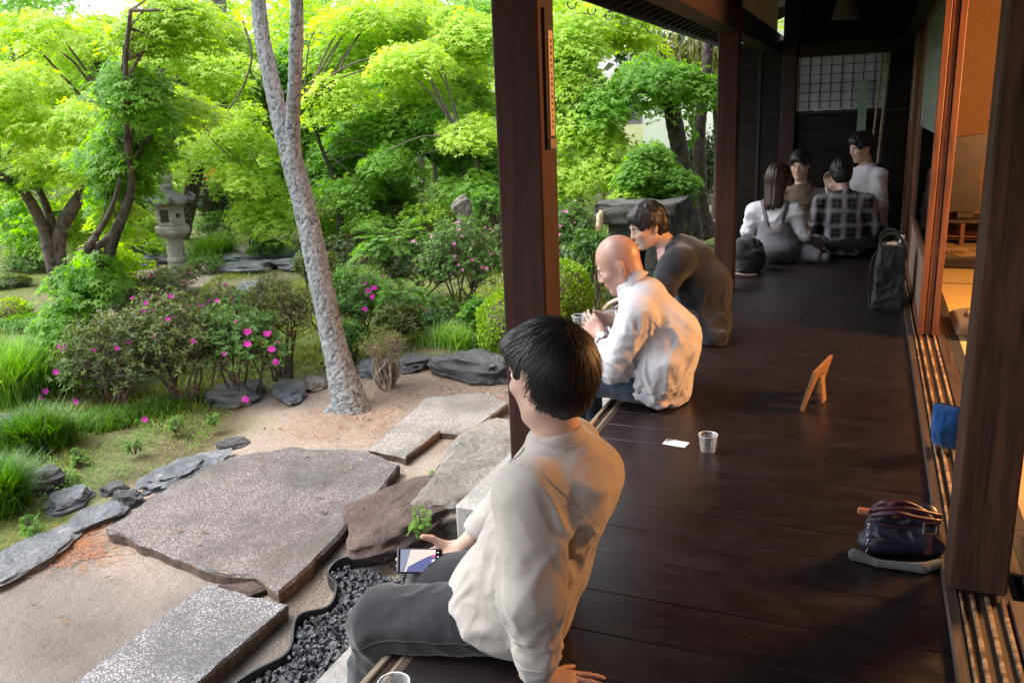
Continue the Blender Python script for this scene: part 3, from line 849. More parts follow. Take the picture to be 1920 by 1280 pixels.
boxpart('rail', (-0.658, ys - 0.02, 1.135), (0.29, ys - 0.001, 1.168), M['beamx'], ew)
boxpart('lintel', (-0.658, ys - 0.03, 1.648), (0.41, ys + 0.03, 1.76), M['beamx'], ew)
z = 1.762
while z < 2.33:
    boxpart('board', (-0.658, ys, z), (0.42, ys + 0.02, min(z + 0.19, 2.34)), M['wallboard'], ew, 0.003); z += 0.192
boxpart('board', (0.11, ys, 1.17), (0.29, ys + 0.02, 1.645), M['wallboard'], ew, 0.003)
# paper window
wn = thing('paper_window', 'pale paper lattice window in the dark end wall', 'window', (-0.27, ys, 1.17))
x0, x1, z0, z1 = -0.640, 0.085, 1.172, 1.640
for lo_, hi_ in (((-.66, 1.10), (-.641, 1.70)), ((.086, 1.10), (.46, 1.70)), ((-.66, 1.10), (.46, 1.171)), ((-.66, 1.641), (.46, 1.80))):
    boxpart('window_surround', (lo_[0], ys + 0.0365, lo_[1]), (hi_[0], ys + 0.045 + .002 * (lo_[0] > 0), hi_[1]), M['wallboard'], wn, 0)
boxpart('paper', (x0, ys + 0.006, z0), (x1, ys + 0.0075, z1), M['paper'], wn, 0)
for k in range(9):
    x = x0 + (x1 - x0) * k / 8
    boxpart('muntin', (x - 0.003, ys - 0.004, z0), (x + 0.003, ys + 0.0055, z1), M['beam'], wn, 0)
for k in range(1, 6):
    zz = z0 + (z1 - z0) * k / 6
    boxpart('muntin', (x0, ys - 0.006, zz - 0.0025), (x1, ys - 0.0042, zz + 0.0025), M['beam'], wn, 0)
boxpart('frame', (x0 - 0.016, ys - 0.012, z0), (x0 - 0.004, ys + 0.02, z1), M['slat'], wn, 0.001)
for k, xx in enumerate((-0.53, -0.40, -0.25, -0.12, 0.02)):
    boxpart('outer_bar', (xx - 0.012, ys + 0.055, z0 - 0.05), (xx + 0.014, ys + 0.075, z1 + 0.05), M['beam'], wn, 0)
for zz in (1.345, 1.41):
    boxpart('outer_bar', (x0 - .05, ys + 0.08, zz), (x1 + 0.05, ys + 0.10, zz + 0.028), M['beam'], wn, 0)
mb = MB(); P0 = ony(1656, 100, 8.38); P1 = ony(1634, 285, 8.28); mb.tube([P0, P1], 0.012, 6)
mb.tube([P0 + np.array([.05, 0, 0]), P1 + np.array([.06, 0, -.1])], 0.018, 6)
tag(mb.put('leaning_pole', M['edge'], loc=P1), 'thin wooden poles leaning against the end wall right of the paper window', 'pole')
single('pale_strip', ony(1612, 150, 8.40), ony(1622, 250, 8.405), simple('pale_green_strip', (0.12, 0.18, 0.14), (0.15, 0.21, 0.165), rough=0.8), 'narrow pale green upright strip before the paper window', 'strip', 0)  # thin pale green upright box just in front of the window
# cone pendant lamp (unlit) at the far end
pd = thing('pendant_shade', 'unlit cone-shaped pendant shade hanging under the far ceiling', 'lamp', (-0.27, 8.0, 1.93))
pc = ony(1586, 36, 7.9)
mb = MB(); mb.add(*lathearr([(0.108, pc[2]), (0.112, pc[2] + 0.004), (0.075, pc[2] + 0.16), (0.045, pc[2] + 0.26), (0.012, pc[2] + 0.30)], 24, (pc[0], pc[1])))
mb.put('shade', simple('woven_shade', (0.07, 0.055, 0.05), (0.12, 0.095, 0.085), 80, rough=0.8), pd, smooth=True)
mb = MB(); mb.tube([(pc[0], pc[1], pc[2] + 0.29), (pc[0], pc[1], 2.34)], 0.004, 6); mb.put('cord', M['edging'], pd)

# grooved sill between veranda and room
ss = thing('grooved_sill', 'long door sill with worn pale grooves beside the dark floor', 'sill', (0.35, 4, -0.05))
boxpart('sill_face', (0.2465, -1.0, -0.05), (0.2775, 8.44, 0.020), M['sill'], ss, 0.004)
boxpart('sill_bed', (0.278, -1.0, -0.05), (0.40, 8.44, 0.017), M['sill'], ss, 0.0)
for k, x in enumerate((0.279, 0.302, 0.3355, 0.369)):
    for (a, b) in ((-1.0, 2.168), (2.304, 8.44)):
        boxpart('groove_ridge', (x, a, 0.0172), (x + (0.010 if k else 0.006), b, 0.028), M['track'], ss, 0.002)
for (a, b) in ((-1.0, 2.168), (2.304, 8.44)):
    boxpart('inner_edge', (0.3875, a, 0.0172), (0.4395, b, 0.028), M['sill'], ss, 0.003)
# lintel and wall above the doors
lw = thing('door_lintel', 'dark lintel and boards above the sliding doors', 'lintel', (0.33, 4, 1.76))
boxpart('lintel', (0.245, -1.0, 1.762), (0.41, 8.44, 1.87), M['beam'], lw)
boxpart('upper_board', (0.30, -1.0, 1.872), (0.32, 8.44, 2.342), M['wallboard'], lw)
# sliding door stacks
def slider(label, x, y0, y1, pane=None, zt=1.758):
    d = thing('sliding_door', label, 'sliding door', (x + 0.016, (y0 + y1) / 2, 0.0285))
    s = 0.036; t = 0.0295; z0 = 0.0285
    boxpart('stile', (x, y0, z0), (x + t, y0 + s, zt), M['stile'], d, 0.002)
    boxpart('stile', (x, y1 - s, z0), (x + t, y1, zt), M['stile'], d, 0.002)
    boxpart('rail', (x + .001, y0 + s, z0), (x + t - .001, y1 - s, z0 + 0.05), M['stile'], d, 0.002)
    boxpart('rail', (x + .001, y0 + s, 0.42), (x + t - .001, y1 - s, 0.45), M['stile'], d, 0.002)
    boxpart('rail', (x + .001, y0 + s, zt - 0.04), (x + t - .001, y1 - s, zt), M['stile'], d, 0.002)
    boxpart('panel', (x + .010, y0 + s, z0 + 0.051), (x + t - .010, y1 - s, 0.419), M['panel'], d, 0)
    boxpart('glass_pane', (x + .013, y0 + s, 0.451), (x + t - .013, y1 - s, 1.058), pane or M['glass'], d, 0)
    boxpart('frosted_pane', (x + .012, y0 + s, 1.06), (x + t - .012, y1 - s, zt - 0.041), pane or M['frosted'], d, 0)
    return d
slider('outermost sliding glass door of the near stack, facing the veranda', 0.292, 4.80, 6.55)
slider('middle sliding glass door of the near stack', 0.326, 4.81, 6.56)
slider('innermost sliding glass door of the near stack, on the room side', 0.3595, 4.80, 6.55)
slider('added sliding door blocking lamp light between the two stacks of glass doors', 0.331, 6.575, 7.735, M['plaster'])  # added opaque panel, cuts the lamp's spill onto the far group
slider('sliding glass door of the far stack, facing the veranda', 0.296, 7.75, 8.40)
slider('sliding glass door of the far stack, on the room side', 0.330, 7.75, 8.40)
# room
single('room_floor', (0.44, -1.0, -0.05), (4.2, 8.44, 0.0), M['darklac'], None, None, 0, 'structure')
tm = thing('tatami_floor', None, None, (2, 4, 0)); tm['kind'] = 'structure'
yy = -1.0; row = 0
EDG = [-1.0, 0.75, 1.65, 2.57, 3.49, 4.41, 5.33, 6.25, 7.17, 8.09, 8.43]
for i in range(len(EDG) - 1):
    for j, (xa, xbb) in enumerate(((0.4405, 2.26), (2.262, 4.08))):
        y0, y1 = EDG[i], EDG[i + 1] - 0.002
        boxpart('tatami_mat', (xa + 0.0005, y0, 0.001), (xbb, y1, 0.0290), M['tatami'], tm, 0.003)
        if j == 0: boxpart('mat_border', (xa + 0.0005, y0, 0.0292), (xa + 0.045, y1, 0.0308), M['heri'], tm, 0)
        boxpart('mat_border', (xa + .046, y0, 0.0292), (xbb, y0 + 0.012, 0.0308), M['heri'], tm, 0)
rw = thing('room_walls', 'ochre plaster walls of the lit tatami room', 'wall', (2.5, 4, 0))
boxpart('north_wall', (0.44, 8.445, 0.0), (4.2, 8.52, 2.34), M['plaster'], rw, 0)
boxpart('east_wall', (4.21, -1.0, 0.0), (4.28, 8.52, 2.34), M['plaster'], rw, 0)
boxpart('south_wall', (0.44, -1.08, 0.0), (4.2, -1.005, 2.34), M['plaster'], rw, 0)
# tokonoma furniture seen between the door stiles and the post
cb = thing('dark_screen', 'dark upright screen standing on the low table in the room', 'screen', (0.72, 8.1, 0.5))
a = ony(1780, 398, 8.0); b = ony(1826, 275, 8.0)
mb = MB()
prof = [(a[0], a[2]), (a[0] + .215, a[2]), (a[0] + .23, a[2] + .05), (a[0] + .205, a[2] + .30), (a[0] + .225, a[2] + .47), (a[0] + .26, a[2] + .60), (a[0] + .21, a[2] + .635), (a[0], a[2] + .61)]
n = len(prof); v = np.array([[x, 8.05, z] for x, z in prof] + [[x, 8.16, z] for x, z in prof])
bm = bmesh.new(); vs = [bm.verts.new(p) for p in v]
bm.faces.new(vs[:n]); bm.faces.new(vs[n:][::-1])
for i in range(n): bm.faces.new([vs[i], vs[n + i], vs[n + (i + 1) % n], vs[(i + 1) % n]])
bmesh.ops.recalc_face_normals(bm, faces=bm.faces)
me = bpy.data.meshes.new('m'); bm.to_mesh(me); bm.free(); put('screen_body', me, cb, M['darklac'])
mb = MB(); mb.box((a[0] + 0.06, 8.02, a[2] - 0.05), (a[0] + .19, 8.17, a[2] - .001), 0.004); mb.put('screen_foot', M['darklac'], cb)
lt = thing('low_table', 'low dark wooden table at the back of the tatami room', 'table', (0.8, 8.1, 0.03))
tz = a[2] - 0.052
boxpart('tabletop', (0.46, 7.92, tz - 0.03), (1.9, 8.38, tz), M['darklac'], lt)
boxpart('shelf', (0.46, 7.95, tz - 0.17), (1.9, 8.36, tz - 0.14), M['stile'], lt)
boxpart('shelf', (0.46, 7.95, 0.075), (1.9, 8.36, 0.10), M['stile'], lt)
for x in (0.47, 0.74, 1.2, 1.85):
    boxpart('leg', (x, 7.94, 0.0305), (x + 0.035, 7.975, tz - 0.031), M['stile'], lt)
    boxpart('leg', (x, 8.33, 0.0305), (x + 0.035, 8.365, tz - 0.031), M['stile'], lt)
# warm lamp of the room, paper shade hanging out of view to the right
lm = thing('room_lamp', 'warm paper pendant lamp lighting the tatami room', 'lamp', (1.95, 3.92, 1.95))
LX, LY, LZ = 1.95, 4.30, 1.72
def emis(name, c, s):
    t = NT(name); e = t.n('ShaderNodeEmission'); e.inputs[0].default_value = c + (1,); e.inputs[1].default_value = s; return t.done(e.outputs[0])
mb = MB(); mb.add(*lathearr([(0.05, LZ - .12), (0.16, LZ - .08), (0.20, LZ), (0.16, LZ + .08), (0.05, LZ + .12)], 20, (LX, LY))); mb.put('paper_globe', emis('warm_paper_glow', (1.0, 0.46, 0.15), 5.0), lm, smooth=True)
mb = MB(); mb.tube([(LX, LY, LZ + .12), (LX, LY, 2.34)], 0.005, 6); mb.put('cord', M['edging'], lm)
pl_ = bpy.data.lights.new('room_lamp_bulb', 'POINT'); pl_.energy = 230; pl_.color = (1.0, 0.46, 0.17); pl_.shadow_soft_size = 0.30
po = bpy.data.objects.new('room_lamp_bulb', pl_); COL.objects.link(po); po.location = (LX, LY, LZ - 0.30)

# cushions in the room
def cushion(label, x0, y0, z0, s=0.52, h=0.085, medal=True):
    c = thing('floor_cushion', label, 'cushion', (x0 + s / 2, y0 + s / 2, z0), 'black floor cushions on the tatami')
    n = 26; u = np.linspace(-1, 1, n); U, V = np.meshgrid(u, u, indexing='ij')
    e = (1 - np.abs(U) ** 5) ** .5 * (1 - np.abs(V) ** 5) ** .5
    e = np.clip(e, 0, 1)
    top = z0 + h * (0.42 + 0.58 * e); bot = z0 + h * 0.42 * (1 - e)
    X = x0 + s / 2 + U * s / 2; Y = y0 + s / 2 + V * s / 2
    v = np.concatenate([np.stack([X, Y, top], -1).reshape(-1, 3), np.stack([X, Y, bot], -1).reshape(-1, 3)])
    i, j = np.meshgrid(np.arange(n - 1), np.arange(n - 1), indexing='ij'); a0 = (i * n + j).ravel()
    q = np.stack([a0, a0 + n, a0 + n + 1, a0 + 1], 1); q2 = q[:, ::-1] + n * n
    put('cover', from_np('c', v, np.concatenate([q, q2])), c, M['cush'], smooth=True)
    if medal:
        mb = MB()
        for rr in (0.19, 0.16, 0.12, 0.08, 0.045):
            a = np.linspace(0, 2 * PI, 33)
            mb.tube([(x0 + s / 2 + rr * math.cos(t), y0 + s / 2 + rr * math.sin(t), z0 + h + 0.001 + 0.003 * math.sin(9 * t + rr * 50)) for t in a], 0.006, 4, cap=False)
        mb.put('medallion', M['medal'], c)
    return c
M['cush'] = cloth('black_cushion_cloth', (0.014, 0.012, 0.011), (0.026, 0.022, 0.020))
M['medal'] = simple('bronze_medallion_thread', (0.16, 0.11, 0.05), (0.26, 0.18, 0.09), 60, rough=0.7)
cushion('black floor cushion farthest back, before the low table', 0.47, 6.78, 0.031)
cushion('black floor cushion with a bronze medallion seen left of the broad post', 0.465, 4.70, 0.031)
cushion('black floor cushion seen right of the broad post, under the bag strap', 0.50, 2.05, 0.031)
# blue cushion on the sill
c = thing('blue_cushion', 'bright blue small cushion standing on the sill behind the broad post', 'cushion', (0.36, 2.95, 0.029))
n = 22; u = np.linspace(-1, 1, n); U, V = np.meshgrid(u, u, indexing='ij')
e = np.clip((1 - np.abs(U) ** 2.4), 0, 1) ** .6 * np.clip(1 - np.abs(V) ** 2.4, 0, 1) ** .6
th = 0.006 + 0.05 * e + 0.010 * fbm(np.stack([U * 2, V * 2, U * 0], -1), 3, 5) * e
P = np.stack([np.zeros_like(U), U, V], -1)
def bc(sgn):
    X = sgn * th * .95; Y = U * 0.052 * (1 - 0.10 * V * V); Z = V * 0.082 * (1 - 0.05 * U * U)
    p = np.stack([X, Y, Z], -1).reshape(-1, 3)
    R = np.array(Matrix.Rotation(rad(-6), 3, 'Y') @ Matrix.Rotation(rad(62), 3, 'Z') @ Matrix.Rotation(rad(3), 3, 'X'))
    return p @ R.T + (onz(1776, 799, .112))
i, j = np.meshgrid(np.arange(n - 1), np.arange(n - 1), indexing='ij'); a0 = (i * n + j).ravel()
q = np.stack([a0, a0 + n, a0 + n + 1, a0 + 1], 1)
put('cover', from_np('c', np.concatenate([bc(1), bc(-1)]), np.concatenate([q, q[:, ::-1] + n * n])), c, cloth('blue_cotton', (0.004, 0.05, 0.19), (0.008, 0.08, 0.28)), smooth=True)
# ================================================================== VEGETATION
M['maple_lime'] = leafmat('maple_leaf_lime', (0.15, 0.28, 0.030), (0.28, 0.42, 0.055), (0.46, 0.57, 0.13), 0.62)
M['maple_green'] = leafmat('maple_leaf_green', (0.085, 0.21, 0.032), (0.165, 0.33, 0.052), (0.29, 0.45, 0.10), 0.62)
M['maple_deep'] = leafmat('maple_leaf_deep', (0.018, 0.065, 0.012), (0.045, 0.13, 0.02), (0.09, 0.19, 0.03), 0.45)
M['azalea'] = leafmat('azalea_leaf', (0.030, 0.060, 0.016), (0.085, 0.125, 0.035), (0.17, 0.21, 0.06), 0.3)
M['azalea_fresh'] = leafmat('fresh_azalea_leaf', (0.035, 0.10, 0.02), (0.09, 0.20, 0.04), (0.17, 0.30, 0.07), 0.35)
M['box'] = leafmat('lime_box_leaf', (0.07, 0.17, 0.008), (0.17, 0.32, 0.012), (0.33, 0.44, 0.03), 0.35)
M['fern'] = leafmat('fern_green', (0.04, 0.13, 0.02), (0.10, 0.24, 0.035), (0.20, 0.36, 0.07), 0.45)
M['grass'] = leafmat('grass_blade', (0.035, 0.10, 0.012), (0.08, 0.20, 0.02), (0.20, 0.33, 0.06), 0.4)
M['palegrass'] = leafmat('pale_grass_blade', (0.05, 0.17, 0.02), (0.14, 0.30, 0.04), (0.42, 0.52, 0.22), 0.4)
M['dark_leaf'] = leafmat('dark_evergreen_leaf', (0.010, 0.030, 0.008), (0.025, 0.060, 0.014), (0.06, 0.11, 0.025), 0.25)
M['olive'] = leafmat('olive_leaf', (0.05, 0.07, 0.02), (0.11, 0.13, 0.04), (0.22, 0.22, 0.08), 0.35)
M['moss'] = leafmat('moss_leaf', (0.07, 0.11, 0.012), (0.15, 0.20, 0.02), (0.28, 0.32, 0.05), 0.3)
M['magenta'] = papermat('azalea_petal', (0.50, 0.05, 0.36), 0.4)
M['pinkpetal'] = papermat('pale_azalea_petal', (0.70, 0.22, 0.48), 0.4)
M['orange'] = papermat('orange_petal', (0.75, 0.16, 0.04), 0.4)
M['yellow'] = papermat('yellow_petal', (0.80, 0.62, 0.02), 0.4)
def barkmat(name, c1, c2, c3, lichen=None):
    t = NT(name); a = t.n('ShaderNodeAttribute'); a.attribute_name = 'crack'
    v = t.coord((1, 1, 0.4)); n = t.noise(v, 30, 6, 0.7, 0.5); f = t.noise(t.coord(), 14, 5, 0.7)
    c = t.ramp(n, [(0.3, c1), (0.52, c2), (0.75, c3)])
    c = t.mix(c, tuple(x * 0.30 for x in c1), t.ramp(a.outputs['Fac'], [(0.05, 0.8), (0.38, 0.0)]))
    if lichen: c = t.mix(c, lichen, t.ramp(f, [(0.56, 0.0), (0.66, 0.6)]))
    return t.done(t.bsdf(c, 0.9, 0, 0.2, n, 0.7, 0.008))
M['pine_bark'] = barkmat('grey_pine_bark', (0.10, 0.108, 0.112), (0.185, 0.198, 0.203), (0.29, 0.305, 0.312), (0.17, 0.20, 0.15))
M['dark_bark'] = barkmat('dark_bark', (0.035, 0.028, 0.025), (0.085, 0.068, 0.058), (0.16, 0.135, 0.12), (0.14, 0.15, 0.11))
M['grey_bark'] = barkmat('grey_bark', (0.09, 0.082, 0.072), (0.18, 0.165, 0.145), (0.27, 0.25, 0.225), (0.16, 0.19, 0.12))
M['twig'] = simple('twig', (0.05, 0.04, 0.03), (0.13, 0.10, 0.08), 30, rough=0.9)
M['palebark'] = simple('pale_twig', (0.20, 0.16, 0.12), (0.38, 0.32, 0.25), 30, rough=0.9)

def lobes(angs, lens, w=0.13, droop=0.18):
    v = []; t = []
    for a, l in zip(angs, lens):
        d = np.array([math.sin(rad(a)), math.cos(rad(a))]); p = np.array([d[1], -d[0]])
        b = d * 0.10
        for q in (b + p * w, b - p * w): v.append([q[0], q[1], 0])
        e = d * l; v.append([e[0], e[1], -droop * l * l])
        n = len(v); t.append([n - 3, n - 2, n - 1])
    return np.array(v), np.array(t)
T_MAPLE = lobes([-112, -58, 0, 58, 112], [0.55, 0.85, 1.0, 0.85, 0.55], 0.19)
T_MAPLE3 = lobes([-72, 0, 72], [0.8, 1.0, 0.8], 0.30)
T_OVAL = (np.array([[0, 0, 0], [0.17, 0.45, 0.04], [0, 1.0, -0.08], [-0.17, 0.45, 0.04]]), np.array([[0, 1, 2], [0, 2, 3]]))
T_ROUND = (np.array([[0, 0, 0], [0.34, 0.5, 0.05], [0, 1.0, -0.05], [-0.34, 0.5, 0.05]]), np.array([[0, 1, 2], [0, 2, 3]]))
def scatter(tmpl, pos, fwd, nor, size, tint, r=None):
    """instances of a leaf template joined into one array set"""
    tv, tt = tmpl
    fwd = fwd / (np.linalg.norm(fwd, axis=1)[:, None] + 1e-9)
    s = np.cross(fwd, nor); s /= np.linalg.norm(s, axis=1)[:, None] + 1e-9
    nn = np.cross(s, fwd)
    size = np.broadcast_to(size, (len(pos),))[:, None, None]
    V = pos[:, None, :] + size * (tv[None, :, 0:1] * s[:, None, :] + tv[None, :, 1:2] * fwd[:, None, :] + tv[None, :, 2:3] * nn[:, None, :])
    k = len(tv); F = (tt[None] + (np.arange(len(pos)) * k)[:, None, None]).reshape(-1, 3)
    return V.reshape(-1, 3), F, np.repeat(tint, k)
class Leaves:
    def __init__(self): self.V = []; self.F = []; self.T = []; self.n = 0
    def add(self, tmpl, pos, fwd, nor, size, tint):
        v, f, t = scatter(tmpl, pos, fwd, nor, size, tint)
        self.V.append(v); self.F.append(f + self.n); self.T.append(t); self.n += len(v)
    def put(self, name, mat, parent=None, loc=None, kind='stuff'):
        me = from_np(name, np.concatenate(self.V), np.concatenate(self.F))
        a = me.attributes.new('tint', 'FLOAT', 'POINT'); a.data.foreach_set('value', np.clip(np.concatenate(self.T), 0, 1).astype(np.float32))
        o = put(name, me, parent, mat, loc)
        if kind: o['kind'] = kind
        return o
def unit(v): return v / (np.linalg.norm(v, axis=-1, keepdims=True) + 1e-9)
def spray(L, r, c, R, out, n, leaf, tone, tmpl=T_MAPLE, droop=0.55, thick=0.12, up=0.25):
    """one fan of foliage: a shallow drooping dome of leaves growing outwards from the twig end"""
    out = np.array([out[0], out[1], 0.0]); out = out / (np.linalg.norm(out) + 1e-9)
    side = np.array([-out[1], out[0], 0])
    a = r.uniform(-PI, PI, n); q = np.sqrt(r.uniform(0, 1, n))
    u = q * np.cos(a); w = q * np.sin(a)
    x = u * R * 1.15; yv = w * R
    z = -droop * R * (q ** 2) - 0.25 * R * u + r.normal(0, thick * R, n)
    pos = np.asarray(c) + x[:, None] * out + yv[:, None] * side + z[:, None] * np.array([0, 0, 1.0])
    f = (0.7 + u)[:, None] * out + (0.8 * w)[:, None] * side + np.array([0, 0, -0.30]) + r.normal(0, 0.30, (n, 3)) - np.array([0, 0, 0.35]) * q[:, None]
    nor = np.array([0, 0, 1.0]) + 0.35 * u[:, None] * out + 0.35 * w[:, None] * side + r.normal(0, 0.28, (n, 3))
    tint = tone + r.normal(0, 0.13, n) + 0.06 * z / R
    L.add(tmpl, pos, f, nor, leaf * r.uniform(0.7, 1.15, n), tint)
def trunk_mesh(ctrl, n=60, seg=16, seed=1, crackscale=(14, 14, 5), amp=0.010, cap=True):
    """ctrl rows: x,y,z,radius -> bark tube with raised plates and a crack attribute"""
    S = spline(ctrl, n)
    v, q, t = tubearr(S[:, :3], S[:, 3], seg, cap)
    axis = np.repeat(S[:, :3], seg, 0)
    base = v[:n * seg]; rn = unit(base - axis)
    rr = np.repeat(S[:, 3], seg)
    p = base * np.array(crackscale)
    p = p + 0.75 * np.stack([fbm(base * 12, 3, seed), fbm(base * 14, 2, seed + 11), fbm(base * 14, 2, seed + 22)], 1)
    f1, f2 = cells(p, seed)
    crack = np.clip((f2 - f1) / 0.30, 0, 1)
    plate = vnoise(np.floor(p * 1.0) * 3.7, seed + 4)
    amp_ = np.minimum(amp, rr * 0.12)
    off = amp_ * (np.clip(crack * 2.6, 0, 1) ** .7 - 0.9) + amp_ * 0.35 * fbm(base * 45, 3, seed + 6) + amp_ * .5 * (vnoise(np.round(p) * 1.7, seed + 4)) + rr * 0.10 * vnoise(base * 2.2, seed + 8)
    v[:n * seg] = base + rn * off[:, None]
    cr = np.ones(len(v)); cr[:n * seg] = crack
    return v, q, t, cr
def put_bark(name, parts, mat, parent=None, loc=None):
    mb = MB(); cr = []
    for v, q, t, c in parts: mb.add(v, q, t); cr.append(c)
    me = mb.mesh(name); a = me.attributes.new('crack', 'FLOAT', 'POINT'); a.data.foreach_set('value', np.concatenate(cr).astype(np.float32))
    return put(name, me, parent, mat, loc, smooth=True)
def pxpath(pts, y=None, rscale=1.0):
    """pts rows (px, py, width_px[, y]) -> x,y,z,r rows standing at distance y"""
    out = []
    for p in pts:
        yy = p[3] if len(p) > 3 else y
        P = ony(p[0], p[1], yy); depth = float(-(RC.T @ (P - CAMO))[2])
        out.append([P[0], P[1], P[2], p[2] * 0.5 / FPX * depth * rscale])
    return np.array(out)
def depth_of(P): return float(-(RC.T @ (np.asarray(P) - CAMO))[2])

def maple(label, trunks, blobs, mats, leaf, seed, dens=1.0, tmpl=T_MAPLE, name='maple_tree', bark='dark_bark', twigs=True, spr=0.30, group=None, cat='tree'):
    """trunks: list of px paths; blobs: (px, py, rx_px, ry_px, y, tone, matkey) crown masses at their own distance"""
    r = np.random.default_rng(seed)
    base = trunks[0][0]
    root = thing(name, label, cat, (base[0], base[1], base[2]), group)
    for i, tr in enumerate(trunks): put_bark('limb' if i else 'trunk', [trunk_mesh(tr, max(14, int(len(tr) * 9)), 10, seed + i, (9, 9, 4), 0.008)], M[bark], root)
    allpts = np.concatenate([spline(tr, 30)[:, :3] for tr in trunks])
    bags = {}; tw = MB()
    for (px, py, rx, ry, y, tone, mk) in blobs:
        c = ony(px, py, y); dp = depth_of(c); RX = rx / FPX * dp; RZ = ry / FPX * dp; RY = (RX * 0.8)
        vol = RX * RZ
        ns = max(5, int(dens * 15.0 * RX * RZ / (spr * spr)))
        L = bags.setdefault(mk, Leaves())
        for k in range(ns):
            d = r.normal(size=3); d /= np.linalg.norm(d); q = r.uniform(0.2, 1) ** 0.45
            s = c + d * q * np.array([RX * 0.92, RY, RZ * 0.92])
            out = s - (allpts.mean(0) * 0.35 + c * 0.65); 
            # a spray faces partly away from the trunk and partly towards the open garden
            out = unit(out[None])[0] + 0.5 * unit((np.array([0.3, -1.0, 0]))[None])[0]
            R = spr * r.uniform(0.6, 1.25)
            n = int(235 * (R / 0.30) ** 2 * (0.045 / leaf) ** 1.6 * 1.0)
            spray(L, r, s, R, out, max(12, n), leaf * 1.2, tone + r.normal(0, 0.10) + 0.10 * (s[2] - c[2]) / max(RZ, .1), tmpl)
            if twigs and k % 2 == 0:
                j = np.argmin(np.linalg.norm(allpts - s, axis=1) + r.uniform(0, 0.5, len(allpts)))
                a = allpts[j]; m = (a + s) / 2 + np.array([0, 0, 0.10 * np.linalg.norm(a - s)]) + r.normal(0, 0.05, 3)
                S = spline([a, m, s], 7); l = np.linalg.norm(a - s)
                tw.tube(S, np.linspace(0.006 + 0.009 * min(l, 2), 0.003, 7), 4, cap=False)
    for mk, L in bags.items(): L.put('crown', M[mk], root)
    if tw.n: tag(tw.put('twigs', M['twig'], root), kind='stuff')
    return root

# ---- near left maple, hanging over the azaleas
tA = [pxpath([(160, 800, 26, 4.05), (135, 690, 24, 4.05), (128, 620, 24, 4.1), (165, 560, 24, 4.2), (195, 505, 24, 4.3), (215, 440, 21, 4.3), (245, 360, 15, 4.3), (238, 250, 12, 4.2), (236, 120, 9, 4.1), (245, 20, 7, 4.0)]),
      pxpath([(150, 590, 18, 4.1), (185, 480, 16, 4.3), (150, 470, 10, 4.4)]),
      pxpath([(215, 440, 16, 4.3), (165, 470, 15, 4.2), (205, 400, 10, 4.2), (225, 340, 7, 4.1)])]
maple('slender maple arching over the front azalea bed at the left', tA,
      [(150, 520, 60, 50, 4.1, .45, 'maple_green'), (120, 610, 55, 70, 4.0, .5, 'maple_green'), (165, 660, 40, 50, 3.9, .5, 'maple_green'),
       (218, 410, 34, 46, 4.5, .55, 'maple_lime'), (200, 480, 40, 40, 4.7, .4, 'maple_lime'),
       (245, 245, 90, 48, 4.4, .55, 'maple_green'), (255, 150, 80, 60, 4.3, .5, 'maple_green'), (345, 185, 85, 32, 4.8, .65, 'maple_lime'), (210, 300, 55, 60, 4.5, .5, 'maple_green'),
       (222, 335, 36, 45, 4.4, .5, 'maple_green'), (300, 30, 110, 55, 4.4, .6, 'maple_lime')], None, 0.046, 21, 0.85, spr=0.20)
# ---- yellow-green maple reaching in from the left edge
tB = [pxpath([(112, 560, 26, 6.2), (95, 480, 24, 6.2), (78, 420, 22, 6.2), (40, 355, 18, 6.0), (-20, 320, 16, 5.6)]),
      pxpath([(112, 560, 24, 6.2), (112, 440, 28, 6.3), (150, 370, 24, 6.4), (185, 315, 14, 6.5), (230, 250, 8, 6.5)]),
      pxpath([(108, 450, 16, 6.3), (80, 370, 13, 6.3), (35, 290, 8, 6.2)])]
maple('yellow-green maple with dark forked trunk reaching in from the left edge', tB,
      [(40, 220, 80, 45, 5.0, .85, 'maple_lime'), (150, 230, 80, 30, 5.2, .85, 'maple_lime'), (20, 140, 60, 35, 5.0, .85, 'maple_lime'), (30, 40, 65, 22, 4.6, .9, 'maple_lime'),
       (120, 290, 110, 35, 5.8, .6, 'maple_lime'), (50, 400, 60, 40, 6.6, .35, 'maple_green'), (170, 400, 55, 35, 6.8, .4, 'maple_lime'), (60, 300, 70, 40, 6.2, .5, 'maple_green')], None, 0.052, 22, 0.85, spr=0.26)
# ---- maple crowns behind the lantern
tC = [pxpath([(262, 470, 20, 9.5), (268, 360, 18, 9.5), (320, 260, 14, 9.5), (400, 190, 9, 9.3)]), pxpath([(268, 360, 14, 9.5), (250, 250, 10, 9.5), (180, 120, 7, 9.5)])]
maple('maple behind the stone lantern spreading over it', tC,
      [(330, 130, 130, 60, 9.5, .5, 'maple_green'), (190, 80, 110, 60, 10, .55, 'maple_lime'), (430, 260, 80, 30, 8.8, .7, 'maple_lime'), (400, 60, 80, 55, 9.5, .6, 'maple_lime'),
       (470, 200, 70, 60, 10.5, .7, 'maple_lime'), (200, 270, 120, 50, 9.5, .45, 'maple_green'), (480, 330, 55, 40, 9.0, .55, 'maple_lime'), (500, 390, 45, 35, 8.6, .6, 'maple_lime'), (100, 130, 60, 50, 9, .5, 'maple_green')], None, 0.062, 23, 0.75, T_MAPLE3, spr=0.42)
